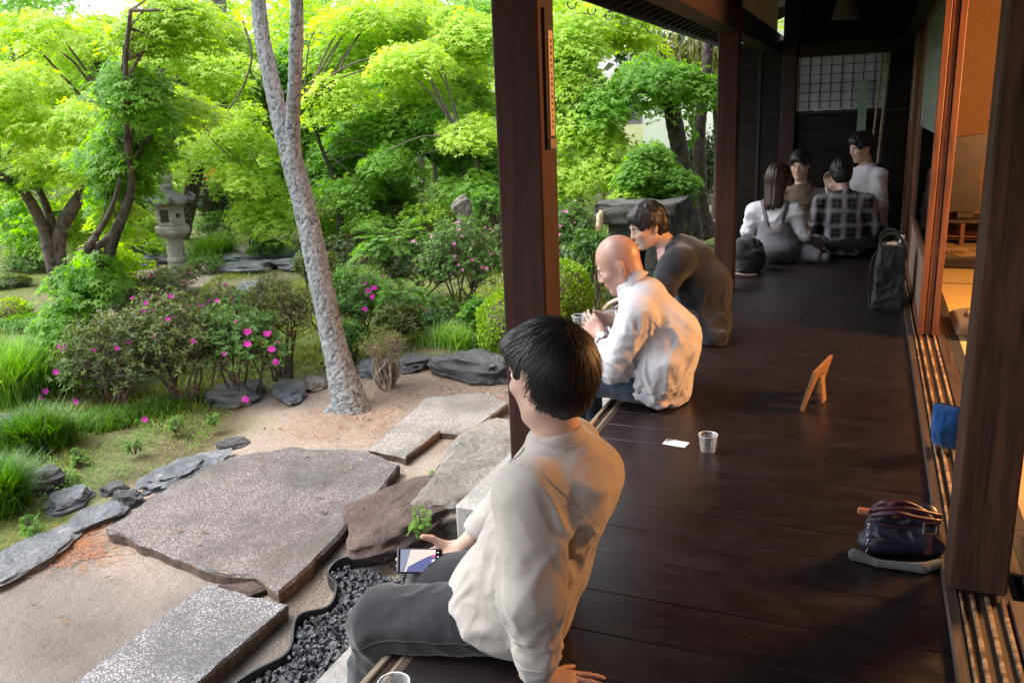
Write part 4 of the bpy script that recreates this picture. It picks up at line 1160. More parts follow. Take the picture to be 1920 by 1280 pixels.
# ---- central layered maple
tD = [pxpath([(745, 420, 40, 10.6), (738, 365, 34, 10.6), (722, 335, 26, 10.5), (700, 300, 18, 10.4), (690, 255, 12, 10.2)]),
      pxpath([(735, 365, 24, 10.6), (758, 320, 18, 10.6), (758, 260, 12, 10.5), (765, 190, 8, 10.4)]),
      pxpath([(725, 340, 14, 10.5), (700, 335, 12, 10.4), (675, 300, 9, 10.3), (640, 250, 6, 10.2)]),
      pxpath([(890, 355, 24, 11.3), (840, 315, 20, 11.0), (800, 285, 17, 10.8), (765, 268, 13, 10.6), (700, 258, 8, 10.3)]),
      pxpath([(905, 345, 22, 11.6), (870, 290, 16, 11.4), (820, 225, 14, 11.2), (740, 170, 10, 11.0), (640, 80, 6, 10.6)])]
maple('wide layered maple with low spreading limbs in the middle of the garden', tD,
      [(640, 290, 60, 42, 9.8, .45, 'maple_green'), (720, 225, 90, 32, 9.7, .6, 'maple_green'), (790, 165, 80, 30, 9.8, .7, 'maple_lime'), (830, 215, 55, 24, 9.6, .6, 'maple_green'),
       (600, 230, 60, 35, 10.4, .5, 'maple_green'), (680, 60, 110, 45, 10.4, .75, 'maple_lime'), (560, 130, 60, 70, 10.6, .35, 'maple_green'), (860, 60, 70, 45, 10.0, .8, 'maple_lime'),
       (890, 150, 50, 50, 11, .55, 'maple_lime'), (900, 290, 60, 40, 10.8, .45, 'maple_green'), (700, 335, 60, 16, 10.2, .35, 'maple_green'), (560, 300, 50, 40, 10.8, .5, 'maple_green'), (760, 20, 100, 25, 10.4, .8, 'maple_lime'), (900, 335, 36, 30, 10.4, .5, 'maple_green')], None, 0.062, 24, 1.0, T_MAPLE3, spr=0.36)
# ---- maple beyond the near post, right side
tE = [pxpath([(1300, 450, 40, 10.2), (1290, 370, 34, 10.2), (1278, 300, 32, 10.2), (1262, 215, 30, 10.2), (1250, 150, 18, 10.0)]),
      pxpath([(1262, 215, 20, 10.2), (1225, 180, 12, 10.0), (1160, 160, 8, 9.8), (1100, 140, 5, 9.6)]),
      pxpath([(1030, 130, 14, 9.8), (1090, 90, 16, 10.2), (1130, 40, 14, 10.4), (1160, -20, 10, 10.6)])]
maple('maple with a leaning grey trunk and layered crown under the eave', tE,
      [(1222, 122, 75, 30, 9.6, .5, 'maple_green'), (1128, 172, 55, 32, 9.5, .6, 'maple_green'), (1090, 235, 55, 45, 9.4, .8, 'maple_lime'), (1110, 300, 50, 30, 9.3, .8, 'maple_lime'), (1075, 170, 50, 50, 9.8, .6, 'maple_lime'),
       (1285, 160, 45, 40, 9.9, .45, 'maple_green'), (1070, 60, 60, 60, 10, .7, 'maple_lime'), (1170, 60, 70, 26, 11, .8, 'maple_lime'), (1060, 340, 40, 24, 9.6, .6, 'maple_lime'), (1150, 20, 60, 30, 11, .8, 'maple_lime')], None, 0.058, 25, 0.95, T_MAPLE3, spr=0.34)
# ---- weeping laceleaf mound
tF = [pxpath([(1262, 420, 18, 8.6), (1255, 350, 16, 8.6), (1235, 300, 12, 8.6), (1210, 290, 8, 8.5)])]
maple('low weeping maple mound beside the stone basin', tF,
      [(1220, 285, 42, 22, 8.4, .35, 'maple_green'), (1250, 330, 45, 40, 8.4, .35, 'maple_green'), (1190, 325, 30, 40, 8.2, .5, 'maple_green'), (1175, 365, 16, 22, 8.0, .75, 'maple_lime')], None, 0.036, 26, 1.5, T_MAPLE3, spr=0.15, name='weeping_maple')

A3_ = lambda *p: np.array(p, float)
tG = [pxpath([(60, 470, 16, 8.0), (80, 330, 13, 8.0), (150, 200, 9, 7.8), (260, 110, 5, 7.6)]), pxpath([(80, 330, 10, 8.0), (40, 200, 7, 7.8), (20, 80, 5, 7.6)])]
maple('airy light green maple behind the slender one at the upper left', tG,
      [(90, 150, 90, 50, 7.6, .8, 'maple_lime'), (200, 190, 80, 40, 7.4, .75, 'maple_lime'), (130, 60, 90, 40, 7.8, .85, 'maple_lime'), (400, 130, 70, 50, 7.8, .8, 'maple_lime'), (455, 325, 45, 30, 8.2, .75, 'maple_lime'),
       (40, 330, 60, 40, 7.6, .7, 'maple_lime'), (290, 90, 60, 36, 7.4, .7, 'maple_lime'), (60, 440, 55, 36, 7.6, .7, 'maple_green'), (450, 230, 40, 60, 8.4, .85, 'maple_lime')], None, 0.05, 27, 0.55, T_MAPLE3, spr=0.30)
tH = [pxpath([(640, 440, 14, 9.2), (630, 350, 11, 9.2), (600, 270, 8, 9.0), (570, 180, 5, 8.9)]), pxpath([(930, 430, 14, 9.3), (905, 330, 11, 9.2), (860, 250, 7, 9.0)])]
maple('young lime maple in front of the wide layered one, right of the pine', tH,
      [(620, 170, 50, 60, 9.0, .9, 'maple_lime'), (640, 350, 60, 26, 9.0, .6, 'maple_green'), (760, 110, 80, 40, 9.2, .9, 'maple_lime'), (880, 250, 45, 40, 9.1, .85, 'maple_lime'), (740, 290, 70, 22, 9.0, .6, 'maple_green'), (880, 340, 40, 24, 9.0, .7, 'maple_green'), (660, 30, 70, 36, 9.3, .9, 'maple_lime')], None, 0.05, 28, 0.5, T_MAPLE3, spr=0.26)
# ---- twin-stemmed pine of the sand court
pb = thing('pine_tree', 'leaning pale grey pine forking into two stems beside the sand court', 'tree', (-2.9, 4.2, -0.5))
st0 = pxpath([(665, 790, 92, 4.12), (658, 765, 76, 4.13), (640, 700, 62, 4.16), (618, 610, 54, 4.2), (596, 500, 50, 4.25), (573, 400, 48, 4.3), (553, 320, 48, 4.33), (530, 240, 42, 4.36), (508, 150, 35, 4.4), (490, 60, 34, 4.45), (480, -60, 30, 4.5)])
st1 = pxpath([(565, 370, 26, 4.31), (553, 300, 30, 4.31), (549, 230, 31, 4.3), (553, 150, 30, 4.25), (556, 60, 28, 4.2), (556, -60, 25, 4.15)])
put_bark('trunk', [trunk_mesh(st0 * np.array([1, 1, 1, .87]), 400, 66, 3, (27, 27, 10), 0.0075)], M['pine_bark'], pb)
for k_ in range(5):
    a_ = k_ * 1.27 + .3; p0_ = A3_(-2.905, 4.17, -.445); o_ = np.array([math.cos(a_), math.sin(a_), 0])
    put_bark('root', [trunk_mesh(np.array([list(p0_ + o_ * .04 + np.array([0, 0, .05])) + [.05], list(p0_ + o_ * .11 + np.array([0, 0, -.02])) + [.035], list(p0_ + o_ * .20 + np.array([0, 0, -.055])) + [.022], list(p0_ + o_ * .30 + np.array([0, 0, -.085])) + [.012]]), 30, 12, 60 + k_, (26, 26, 13), .004)], M['pine_bark'], pb)
put_bark('stem', [trunk_mesh(st1 * np.array([1, 1, 1, .9]), 250, 46, 5, (29, 29, 11), 0.0065)], M['pine_bark'], pb)
# ---- other trunks
def bare(label, pts, mat, y, sd, seg=20, n=70, name='pine_tree'):
    P = pxpath(pts, y); o = put_bark(name, [trunk_mesh(P, n, seg, sd, (7, 7, 3), 0.02)], M[mat], None, loc=P[0][:3])
    return tag(o, label, 'tree')
bare('big dark trunk leaning left behind the layered maple', [(915, 450, 70), (895, 370, 66), (868, 280, 62), (832, 170, 62), (800, 80, 58), (775, 0, 50), (755, -80, 46)], 'dark_bark', 12.6, 31)
bare('slanting dark trunk right behind the stone lantern', [(338, 470, 30), (350, 400, 30), (368, 320, 28), (382, 260, 26), (400, 190, 22), (430, 100, 18)], 'dark_bark', 10.8, 32)
bare('distant trunk at the top between the lantern and the pine', [(440, 160, 26), (415, 60, 32), (400, -30, 38)], 'grey_bark', 12.0, 33)
bare('slim dark trunk far behind the layered maple, left one', [(792, 350, 16), (788, 290, 14), (780, 240, 12), (770, 190, 9)], 'grey_bark', 14, 34, 8, 20)
bare('slim dark trunk far behind the layered maple, right one', [(820, 370, 10), (815, 300, 10), (822, 260, 9), (835, 210, 8)], 'dark_bark', 13.6, 35, 8, 20)
bare('straight slender dark trunk just left of the middle veranda post', [(1335, 445, 34), (1318, 400, 28), (1312, 330, 25), (1312, 240, 24), (1322, 150, 22), (1330, 60, 20)], 'dark_bark', 11.0, 36, name='bare_tree')
bare('short grey trunk beyond the bamboo rail', [(1082, 385, 22), (1076, 350, 18), (1072, 300, 18), (1068, 240, 14)], 'grey_bark', 13.0, 37, 8, 24, name='bare_tree')
bare('thin dark stem beside the short grey trunk', [(1095, 410, 12), (1088, 360, 10), (1080, 310, 9)], 'dark_bark', 12.0, 38, 8, 20, name='bare_tree')
# old stump
sp = pxpath([(870, 500, 34), (868, 440, 28), (872, 405, 30), (862, 385, 40), (855, 378, 26)], 8.2)
o = put_bark('tree_stump', [trunk_mesh(sp, 40, 22, 41, (6, 6, 5), 0.03), trunk_mesh(pxpath([(884, 500, 16), (886, 440, 15), (885, 400, 10)], 8.25), 26, 12, 42, (6, 6, 5), 0.02)], M['grey_bark'], None, loc=sp[0][:3]); tag(o, 'broken old grey stump with a swollen top among the azaleas', 'stump')
# bare hanging twigs right of the near maple (dead drooping branch)
mb = MB(); r = np.random.default_rng(3)
S = pxpath([(455, 40, 5), (470, 90, 5), (468, 130, 6), (440, 190, 5), (395, 230, 4), (340, 190, 3)], 5.4); mb.tube(spline(S, 30)[:, :3], np.linspace(.010, .004, 30), 5)
o = tag(mb.put('bare_branch', M['twig'], loc=S[0][:3]), 'thin bare branch curving down left of the pine stems', 'branch')

# ---- far foliage: a wood that reads as one mass, with sky gaps
def wood(label, specs, leaf, seed, mk, name='far_wood', tmpl=T_MAPLE3, per=260, sden=5.0):
    r = np.random.default_rng(seed); L = Leaves()
    for (px, py, rx, ry, y, tone) in specs:
        c = ony(px, py, y); dp = depth_of(c); RX = rx / FPX * dp; RZ = ry / FPX * dp
        ns = max(5, int(sden * RX * RZ / 0.8))
        for k in range(ns):
            d = r.normal(size=3); d /= np.linalg.norm(d); q = r.uniform(0.1, 1) ** 0.5
            s = c + d * q * np.array([RX, 0.9, RZ])
            R = r.uniform(0.5, 1.0)
            spray(L, r, s, R, np.array([d[0], -0.8, 0]), int(per * R * R), leaf, tone + r.normal(0, .12), tmpl, droop=0.5, thick=0.2)
    return tag(L.put(name, M[mk], None, (-10, 18, 0)), label, None, kind='stuff')
r = np.random.default_rng(77); sp1 = []; sp2 = []
for k in range(150):
    px = r.uniform(-60, 1420); py = r.uniform(-30, 330)
    if px < 110 and 20 < py < 90: continue
    if 980 < px and py > 40: continue
    if 600 < px < 720 and 150 < py < 230: continue
    if 190 < px < 260 and py < 40: continue
    (sp1 if k % 2 else sp2).append((px, py, r.uniform(60, 120), r.uniform(35, 65), r.uniform(13.5, 24), r.uniform(.5, 1.05)))
wood('soft lime foliage of the far trees', sp1, 0.15, 5, 'maple_lime', per=150, sden=3.2)
wood('mid green foliage of the far trees', sp2, 0.15, 6, 'maple_green', per=150, sden=3.2)
sp3 = [(x, r.uniform(290, 335), 90, 40, r.uniform(19, 27), r.uniform(.2, .7)) for x in range(-60, 1120, 62)]
wood('dense dark hedge and shrubs closing the garden at eye level', sp3, 0.13, 7, 'fern', 'far_hedge', per=170)
sp4 = []; sp5 = []; sp6 = []
for k in range(210):
    px = r.uniform(-40, 1160); y = r.uniform(7.6, 17)
    c0 = ony(px, 300, y); x = c0[0]
    if abs(x + 6.9 + (y - 6.2) * .55) < 1.2 and y < 11.5: continue
    if -5.2 < x < -2.2 and y > 11: continue
    if 330 < px < 640 and y < 10.5: continue
    q_ = RC.T @ (np.array([x, y, gz(x, y) + 0.18]) - CAMO); py = 640 - FPX * q_[1] / -q_[2]
    rx = r.uniform(.45, .95) / y * FPX * .9; (sp4, sp5, sp6)[k % 3].append((px, py, rx, r.uniform(.22, .45) / y * FPX * .9, y, r.uniform(.1, .9)))
wood('mid distance olive shrubs under the maples', sp4, 0.082, 8, 'olive', 'far_shrubs', per=220, tmpl=T_OVAL)
wood('mid distance fresh green undergrowth', sp5, 0.082, 9, 'fern', 'far_undergrowth', per=220, tmpl=T_OVAL)
wood('mid distance dark green undergrowth', sp6, 0.082, 10, 'azalea', 'far_undergrowth', per=220, tmpl=T_OVAL)

# ---- trees with big leaves under the eave
L = Leaves(); r = np.random.default_rng(12)
for k in range(60):
    c = ony(r.uniform(1170, 1345), r.uniform(80, 150), r.uniform(12.5, 14)); n = 14
    pos = c + r.normal(0, .16, (n, 3)); f = unit(r.normal(0, 1, (n, 3)) + np.array([0, 0, -1.0]))
    L.add(T_ROUND, pos, f, r.normal(0, 1, (n, 3)) + np.array([0, -.5, 1]), 0.2 * r.uniform(.7, 1.2, n), np.full(n, r.choice([.2, .5, .9])) + r.normal(0, .1, n))
rt = thing('broadleaf_tree', 'dark broadleaf tree with pale hanging new growth just below the eave', 'tree', (-3.5, 13, -0.5))
L.put('crown', M['dark_leaf'], rt)
L = Leaves()
for k in range(46):
    c = ony(r.uniform(1200, 1345), r.uniform(60, 120), r.uniform(12.2, 12.6)); n = 12
    pos = c + r.normal(0, .08, (n, 3)) * np.array([1, 1, 1.6]); f = unit(r.normal(0, .4, (n, 3)) + np.array([0, 0, -1.0]))
    L.add(T_OVAL, pos, f, r.normal(0, 1, (n, 3)), 0.16 * r.uniform(.7, 1.2, n), r.uniform(.7, 1, n))
L.put('pale_shoots', M['olive'], rt)
put_bark('trunk', [trunk_mesh(pxpath([(1340, 440, 16), (1345, 300, 14), (1340, 120, 12)], 13.2), 20, 8, 44, (7, 7, 3), .01)], M['dark_bark'], rt)
# hanging spray of single leaves before the white wall
L = Leaves(); mb = MB(); P = pxpath([(1300, 180, 3), (1296, 230, 3), (1300, 270, 3)], 10.6); mb.tube(P[:, :3], 0.006, 4)
for k in range(16):
    c = ony(1298 + r.uniform(-10, 10), 185 + k * 5.5, 10.6)
    L.add(T_ROUND, c[None], np.array([[r.uniform(-1, 1), 0, -1.0]]), np.array([[0, -1, .3]]), 0.10, np.array([.3]))
vt = thing('hanging_spray', 'hanging leafy twig in front of the white wall', 'plant', P[0][:3]); L.put('foliage', M['fern'], vt); mb.put('twig', M['twig'], vt)

# ---- shrubs
def azalea(label, c, R, mk, seed, ntips=260, leaf=0.034, flowers=0, stems=9, fl='magenta', leggy=0.35, name='azalea_shrub', tone=.5, group='azalea shrubs', petal=0.017, bigfl=None, bark='twig'):
    r = np.random.default_rng(seed); c = np.asarray(c, float); R = np.asarray(R, float)
    g = gz(c[0], c[1]) if c[1] < 40 else c[2]
    root = thing(name, label, 'shrub', (c[0], c[1], g), group)
    tw = MB(); L = Leaves(); F = MB()
    d = unit(r.normal(size=(ntips, 3))); d[:, 2] = np.abs(d[:, 2]) * 1.0 - 0.25 * (r.uniform(size=ntips) < 0.4)
    q = r.uniform(0.35, 1, ntips) ** 0.4
    bump = 1 + 0.22 * vnoise(d * 2.2 + seed, seed)
    tips = c + d * (q * bump)[:, None] * R
    tips[:, 2] = np.maximum(tips[:, 2], g + 0.06)
    bases = []
    for k in range(stems):
        a = r.uniform(0, 2 * PI); s = np.array([c[0] + r.uniform(-.25, .25) * R[0], c[1] + r.uniform(-.25, .25) * R[1], g - 0.02])
        e = np.array([c[0] + math.cos(a) * R[0] * r.uniform(.2, .6), c[1] + math.sin(a) * R[1] * r.uniform(.2, .6), g + (c[2] - g) * r.uniform(.6, 1.0)])
        m = (s + e) / 2 + r.normal(0, .03, 3); S = spline([s, m, e], 8); tw.tube(S, np.linspace(0.010, 0.006, 8), 5, cap=False); bases.append(S[3:])
    B = np.concatenate(bases)
    for k in range(0, ntips, 2):
        t = tips[k]; j = np.argmin(np.linalg.norm(B - t, axis=1) + r.uniform(0, .1, len(B)))
        m = (B[j] * .45 + t * .55) + r.normal(0, .025, 3); tw.tube([B[j], m, t], [0.0045, 0.003, 0.0018], 3, cap=False)
    nl = 7
    pos = np.repeat(tips, nl, 0) + r.normal(0, 0.006, (ntips * nl, 3))
    up = np.repeat(unit(d * 0.6 + np.array([0, 0, 0.7])), nl, 0)
    rd = unit(r.normal(size=(ntips * nl, 3))); rd = unit(rd - up * (rd * up).sum(1)[:, None] * 0.8)
    tint = np.repeat(r.normal(tone, .16, ntips), nl) + r.normal(0, .08, ntips * nl)
    L.add(T_OVAL, pos, rd * 0.9 + up * 0.5, up + 0.2 * rd, leaf * r.uniform(.7, 1.25, ntips * nl), tint)
    # looser leaves along the twigs
    m = ntips * 3; idx = r.integers(0, ntips, m); pos = tips[idx] * 0.85 + c * 0.15 + r.normal(0, .03, (m, 3)) * R / R.max()
    L.add(T_OVAL, pos, unit(r.normal(size=(m, 3))), r.normal(size=(m, 3)) + np.array([0, 0, .6]), leaf * r.uniform(.6, 1.1, m), r.normal(tone - .12, .15, m))
    L.put('foliage', M[mk], root); tag(tw.put('stems', M[bark], root), kind='stuff')
    def bloom(P, n, s):
        o = MB()
        for p, nn in zip(P, n):
            nn = nn / np.linalg.norm(nn); u = np.cross(nn, [0.3, .2, 1]); u /= np.linalg.norm(u); w = np.cross(nn, u)
            for k in range(5):
                a = k * 2 * PI / 5 + s * 100; dd = math.cos(a) * u + math.sin(a) * w; sd = -math.sin(a) * u + math.cos(a) * w
                v = [p, p + s * (0.60 * dd + 0.42 * sd + .30 * nn), p + s * (1.0 * dd + .45 * nn), p + s * (0.60 * dd - 0.42 * sd + .30 * nn)]
                o.add(v, t=np.array([[0, 1, 2], [0, 2, 3]]))
        return o
    if flowers:
        idx = r.integers(0, ntips, flowers)
        o = bloom(tips[idx] + d[idx] * 0.02, d[idx] + r.normal(0, .4, (flowers, 3)) + np.array([0.2, -.5, .2]), petal)
        tag(o.put('blossoms', M[fl], root), kind='stuff')
    for k, p in enumerate(bigfl or []):
        for dx in ((0, 0, 0), (.02, -.012, .006)):
            bloom([np.asarray(p) + np.array(dx)], [np.array([.4, -1, .35]) + r.normal(0, .4, 3)], 0.021).put('flower', M[fl], root)
    return root
def shrub_at(label, px, py, rx, ry, y, mk, seed, **kw):
    c = ony(px, py, y); dp = depth_of(c); RX = rx / FPX * dp; RZ = ry / FPX * dp
    return azalea(label, c, (RX, RX * kw.pop('deep', .75), RZ), mk, seed, **kw)
P_ = lambda px, py, y: ony(px, py, y)
shrub_at('leggy front azalea with scattered magenta flowers, left half of the bed', 215, 680, 125, 108, 3.75, 'azalea', 1, ntips=560, flowers=12, leaf=.034, bigfl=[P_(143, 752, 3.5), P_(105, 697, 3.5), P_(272, 785, 3.45), P_(85, 733, 3.5), P_(78, 745, 3.5)])
shrub_at('front azalea in the middle of the bed, fresh green tips', 330, 650, 115, 105, 3.95, 'azalea', 2, ntips=560, flowers=26, leaf=.036, tone=.6, bigfl=[P_(460, 748, 3.6)])
shrub_at('front azalea with magenta flowers at the right of the bed', 445, 655, 100, 95, 4.1, 'azalea_fresh', 3, ntips=440, flowers=14, tone=.4, bigfl=[P_(463, 622, 3.75), P_(500, 625, 3.7), P_(515, 678, 3.7), P_(463, 645, 3.7), P_(508, 655, 3.7)])
shrub_at('dark twiggy azalea behind the front bed with pink buds', 280, 565, 110, 55, 4.9, 'azalea', 4, ntips=480, flowers=40, tone=.4, leaf=.034, fl='magenta')
shrub_at('azalea between the maple and the path full of magenta bloom', 310, 590, 75, 28, 4.4, 'azalea', 5, ntips=170, flowers=50, tone=.5)
shrub_at('small open azalea before the sandy path', 420, 575, 60, 45, 5.0, 'azalea', 6, ntips=120, flowers=18, tone=.55)
shrub_at('grey-green leggy azalea left of the pine trunk', 520, 600, 85, 90, 4.55, 'olive', 7, ntips=560, flowers=0, leaf=.026, tone=.5, stems=14)
shrub_at('fresh green azalea with purple flowers right of the pine trunk', 680, 575, 75, 75, 5.6, 'azalea_fresh', 8, ntips=460, flowers=14, tone=.5, bigfl=[P_(690, 545, 5.3), P_(697, 556, 5.3), P_(683, 580, 5.3), P_(700, 540, 5.3)])
shrub_at('tall azalea in bloom left of the near post', 865, 505, 90, 100, 6.2, 'azalea_fresh', 9, ntips=680, flowers=60, fl='pinkpetal', tone=.45)
shrub_at('dark twiggy azalea behind the tall one', 785, 515, 85, 85, 6.9, 'azalea', 10, ntips=480, flowers=24, fl='pinkpetal', tone=.3)
shrub_at('azalea with pink flowers right of the near post', 1070, 445, 60, 75, 7.2, 'azalea_fresh', 11, ntips=420, flowers=40, fl='pinkpetal', tone=.55)
shrub_at('low azalea at the foot of the old stump', 800, 600, 95, 55, 5.9, 'azalea_fresh', 12, ntips=440, flowers=18, fl='pinkpetal', tone=.35)
shrub_at('small olive azalea at the foot of the lantern', 330, 520, 55, 24, 6.7, 'azalea', 13, ntips=160, flowers=10, tone=.6)
shrub_at('round olive shrub right of the lantern pillar', 385, 500, 45, 28, 7.6, 'azalea_fresh', 14, ntips=200, leaf=.03, tone=.7)
for k, (px, py, rx, ry, y, mk, tn, lab) in enumerate([
    (590, 505, 40, 34, 5.6, 'azalea', .5, 'azalea mound just left of the pine trunk'), (650, 640, 40, 34, 4.9, 'azalea_fresh', .45, 'low azalea behind the pine foot'), (745, 610, 50, 40, 5.3, 'azalea', .6, 'azalea filling the gap behind the bare pruned shrub'), (900, 600, 40, 40, 5.6, 'fern', .4, 'leafy shrub left of the lime clipped ball'), (960, 480, 50, 60, 6.6, 'azalea', .45, 'azalea behind the near post'), (1110, 470, 40, 40, 6.8, 'azalea_fresh', .4, 'azalea beside the stone table'), (60, 640, 60, 40, 5.0, 'azalea_fresh', .6, 'shrub behind the pale grass hummock'), (140, 610, 40, 34, 4.9, 'azalea', .5, 'azalea at the foot of the slender maple'),
    (410, 430, 42, 34, 9.2, 'azalea_fresh', .7, 'pale round shrub right of the lantern'), (470, 410, 45, 40, 9.6, 'olive', .6, 'olive shrub between the lantern and the pine'),
    (285, 440, 36, 32, 8.8, 'box', .45, 'fresh green shrub left of the lantern pillar'), (500, 470, 34, 20, 8.4, 'azalea_fresh', .5, 'low shrub beside the wet crossing stones'),
    (60, 500, 60, 40, 7.4, 'azalea_fresh', .5, 'shrub under the yellow-green maple'), (20, 560, 45, 40, 6.4, 'azalea', .4, 'dark shrub at the left edge above the clipped ball'),
    (150, 440, 50, 36, 8.6, 'fern', .6, 'light green shrub beyond the forked maple trunk'), (230, 480, 40, 30, 8.0, 'azalea', .4, 'shadowed shrub behind the slender maple'),
    (630, 480, 45, 40, 7.6, 'azalea', .3, 'dark shrub just right of the pine trunk'), (700, 430, 60, 30, 8.6, 'box', .1, 'deep green mound behind the nandina'),
    (800, 410, 60, 30, 8.8, 'box', .5, 'yellow-green shrub left of the old stump'), (920, 390, 40, 40, 8.6, 'fern', .5, 'leafy shrub against the near post'),
    (640, 540, 40, 36, 6.2, 'fern', .3, 'green thicket at the foot of the pine, right side')]):
    shrub_at(lab, px, py, rx, ry, y, mk, 100 + k, ntips=230, leaf=.045, tone=tn, name='garden_shrub', group=None, deep=.9, stems=7)
# bare pruned shrub
bs = shrub_at('sparse twiggy pruned shrub with pale bare stems on the sand', 718, 650, 50, 34, 4.55, 'olive', 15, ntips=150, leaf=.018, stems=26, tone=.9, name='pruned_shrub', bark='palebark')
# clipped balls
def ball(label, c, R, mk='box', seed=1, n=5200, leaf=0.022, name='clipped_shrub', tone=.5):
    r = np.random.default_rng(seed); c = np.asarray(c); R = np.asarray(R); L = Leaves()
    d = unit(r.normal(size=(n, 3))); bump = 1 + .07 * vnoise(d * 3 + seed, seed) + .03 * vnoise(d * 9, seed)
    rr = bump * (1 - np.abs(r.normal(0, .07, n)))
    pos = c + d * rr[:, None] * R
    k = pos[:, 2] > gz(c[0], c[1]) - .02; pos = pos[k]; d = d[k]; m = len(pos)
    L.add(T_ROUND, pos, d * .7 + unit(r.normal(size=(m, 3))), r.normal(size=(m, 3)) + d, leaf * r.uniform(.7, 1.3, m), r.normal(tone, .18, m) + 0.15 * vnoise(pos * 14, 3))
    root = thing(name, label, 'shrub', (c[0], c[1], gz(c[0], c[1]))); L.put('foliage', M[mk], root)
    bm = bmesh.new(); bmesh.ops.create_icosphere(bm, subdivisions=3, radius=1); me = bpy.data.meshes.new('m')
    for v in bm.verts: v.co = Vector([c[i] + v.co[i] * R[i] * .84 for i in range(3)])
    bm.to_mesh(me); bm.free(); put('inner_twigs', me, root, M['twig'], smooth=True)
    return root
c = ony(975, 600, 5.3); ball('lime green clipped ball straddling the near veranda post', (c[0], c[1], c[2] - .03), (.31, .31, .26), 'box', 3, 7500, tone=.55)
c = ony(1050, 548, 5.9); ball('second lime green clipped ball, right of the near post', (c[0], c[1], c[2] - .02), (.25, .25, .27), 'box', 4, 6500, tone=.5)
c = ony(20, 590, 5.6); ball('yellow-green clipped ball at the left edge', c, (.20, .2, .17), 'box', 5, 3000, tone=.8)
c = ony(737, 375, 10.8); ball('small round clipped bush under the layered maple', c, (.34, .34, .25), 'box', 6, 2600, .035, tone=.2)
c = ony(400, 352, 11.5); ball('dark bush with orange bloom on top far behind the lantern', c + np.array([0, 0, -.2]), (.30, .3, .4), 'dark_leaf', 7, 1500, .06)
rr_ = np.random.default_rng(2); L = Leaves(); n = 260; L.add(T_ROUND, ony(405, 330, 11.3) + rr_.normal(0, 1, (n, 3)) * np.array([.07, .07, .06]), unit(rr_.normal(size=(n, 3))), rr_.normal(size=(n, 3)), 0.05, rr_.uniform(0, 1, n))
tag(L.put('orange_bloom', M['orange'], None, (ony(405, 330, 11.3))), 'cluster of orange blossom above a dark bush far back', 'flower')
# nandina with fine bright fronds
def frondy(label, px, py, rx, ry, y, seed, n=70, leaf=.03, mk='fern', name='nandina_shrub', tone=.6):
    r = np.random.default_rng(seed); c = ony(px, py, y); dp = depth_of(c); RX = rx / FPX * dp; RZ = ry / FPX * dp
    root = thing(name, label, 'shrub', (c[0], c[1], gz(c[0], c[1]))); L = Leaves(); tw = MB()
    for k in range(n):
        a = r.uniform(0, 2 * PI); el = r.uniform(0.0, 1.0)
        o = np.array([math.cos(a), math.sin(a), 0]); s = c + np.array([0, 0, -RZ * .6]) + o * RX * .15
        e = c + o * RX * (1 - .35 * el) * r.uniform(.6, 1) + np.array([0, 0, RZ * (el * 1.5 - .5)])
        m = (s + e) / 2 + np.array([0, 0, RZ * .45]); S = spline([s, m, e], 14); tw.tube(S[::3], .003, 3, cap=False)
        T = unit(np.gradient(S, axis=0)); sd = unit(np.cross(T, [0, 0, 1.0]))
        for q_ in range(4, 14):
            for sg in (-1, 1):
                for w in range(3):
                    p = S[q_] + sg * sd[q_] * leaf * (0.5 + w) * .8 * (1.2 - q_ / 18)
                    f = T[q_] * .6 + sg * sd[q_] + np.array([0, 0, -.25])
                    L.add(T_OVAL, p[None], f[None], np.array([[0, 0, 1.0]]) + r.normal(0, .2, (1, 3)), leaf * r.uniform(.8, 1.3), np.array([tone + r.normal(0, .15)]))
    L.put('foliage', M[mk], root); tag(tw.put('stems', M['twig'], root), kind='stuff')
    return root
frondy('feathery pale green nandina bush in the middle of the garden', 735, 465, 95, 55, 6.9, 3, n=64, leaf=.042)
frondy('fern clump in the hollow right of the pine', 745, 560, 60, 40, 5.4, 4, n=26, leaf=.03, name='fern', tone=.35)
frondy('small bright fern between the brown boulder and the granite step', 790, 985, 28, 32, 2.62, 5, n=14, leaf=.012, name='fern', tone=.9)
frondy('soft green fern on the bank left of the azalea', 300, 470, 45, 24, 8.5, 6, n=26, leaf=.045, name='fern', tone=.8)
frondy('fern among the stones at the lower left', 120, 905, 40, 25, 2.75, 7, n=16, leaf=.016, name='fern', tone=.7)
frondy('small weed in the corner of the pale slab', 818, 905, 14, 22, 3.25, 8, n=7, leaf=.012, name='weed', tone=.9)
# grass clumps
def blades(L, r, base, n, h, spread, lean, tone, w=0.0035, tipdroop=.5):
    T_ = (np.array([[-w, 0, 0], [w, 0, 0], [-w * .7, .5, .06], [w * .7, .5, .06], [0, 1.0, -.10 * tipdroop * 4]]) * np.array([1 / 1, 1, 1]), np.array([[0, 1, 3], [0, 3, 2], [2, 3, 4]]))
    pos = np.repeat(base, n, 0) + np.column_stack([r.normal(0, spread, (len(base) * n, 2)), np.zeros(len(base) * n)])
    m = len(pos); a = r.uniform(0, 2 * PI, m); ln = np.abs(r.normal(lean, lean * .5, m))
    f = np.stack([np.cos(a) * ln, np.sin(a) * ln, np.ones(m)], 1); nor = np.stack([-np.cos(a), -np.sin(a), ln], 1)
    hs = h * r.uniform(.5, 1.15, m)
    tv = T_[0].copy(); tv[:, 0] /= 1.0
    V = (tv[:, 0] / h)
    T2 = (np.column_stack([tv[:, 0] / h, tv[:, 1], tv[:, 2]]), T_[1])
    L.add(T2, pos, f, nor, hs, r.normal(tone, .18, m))
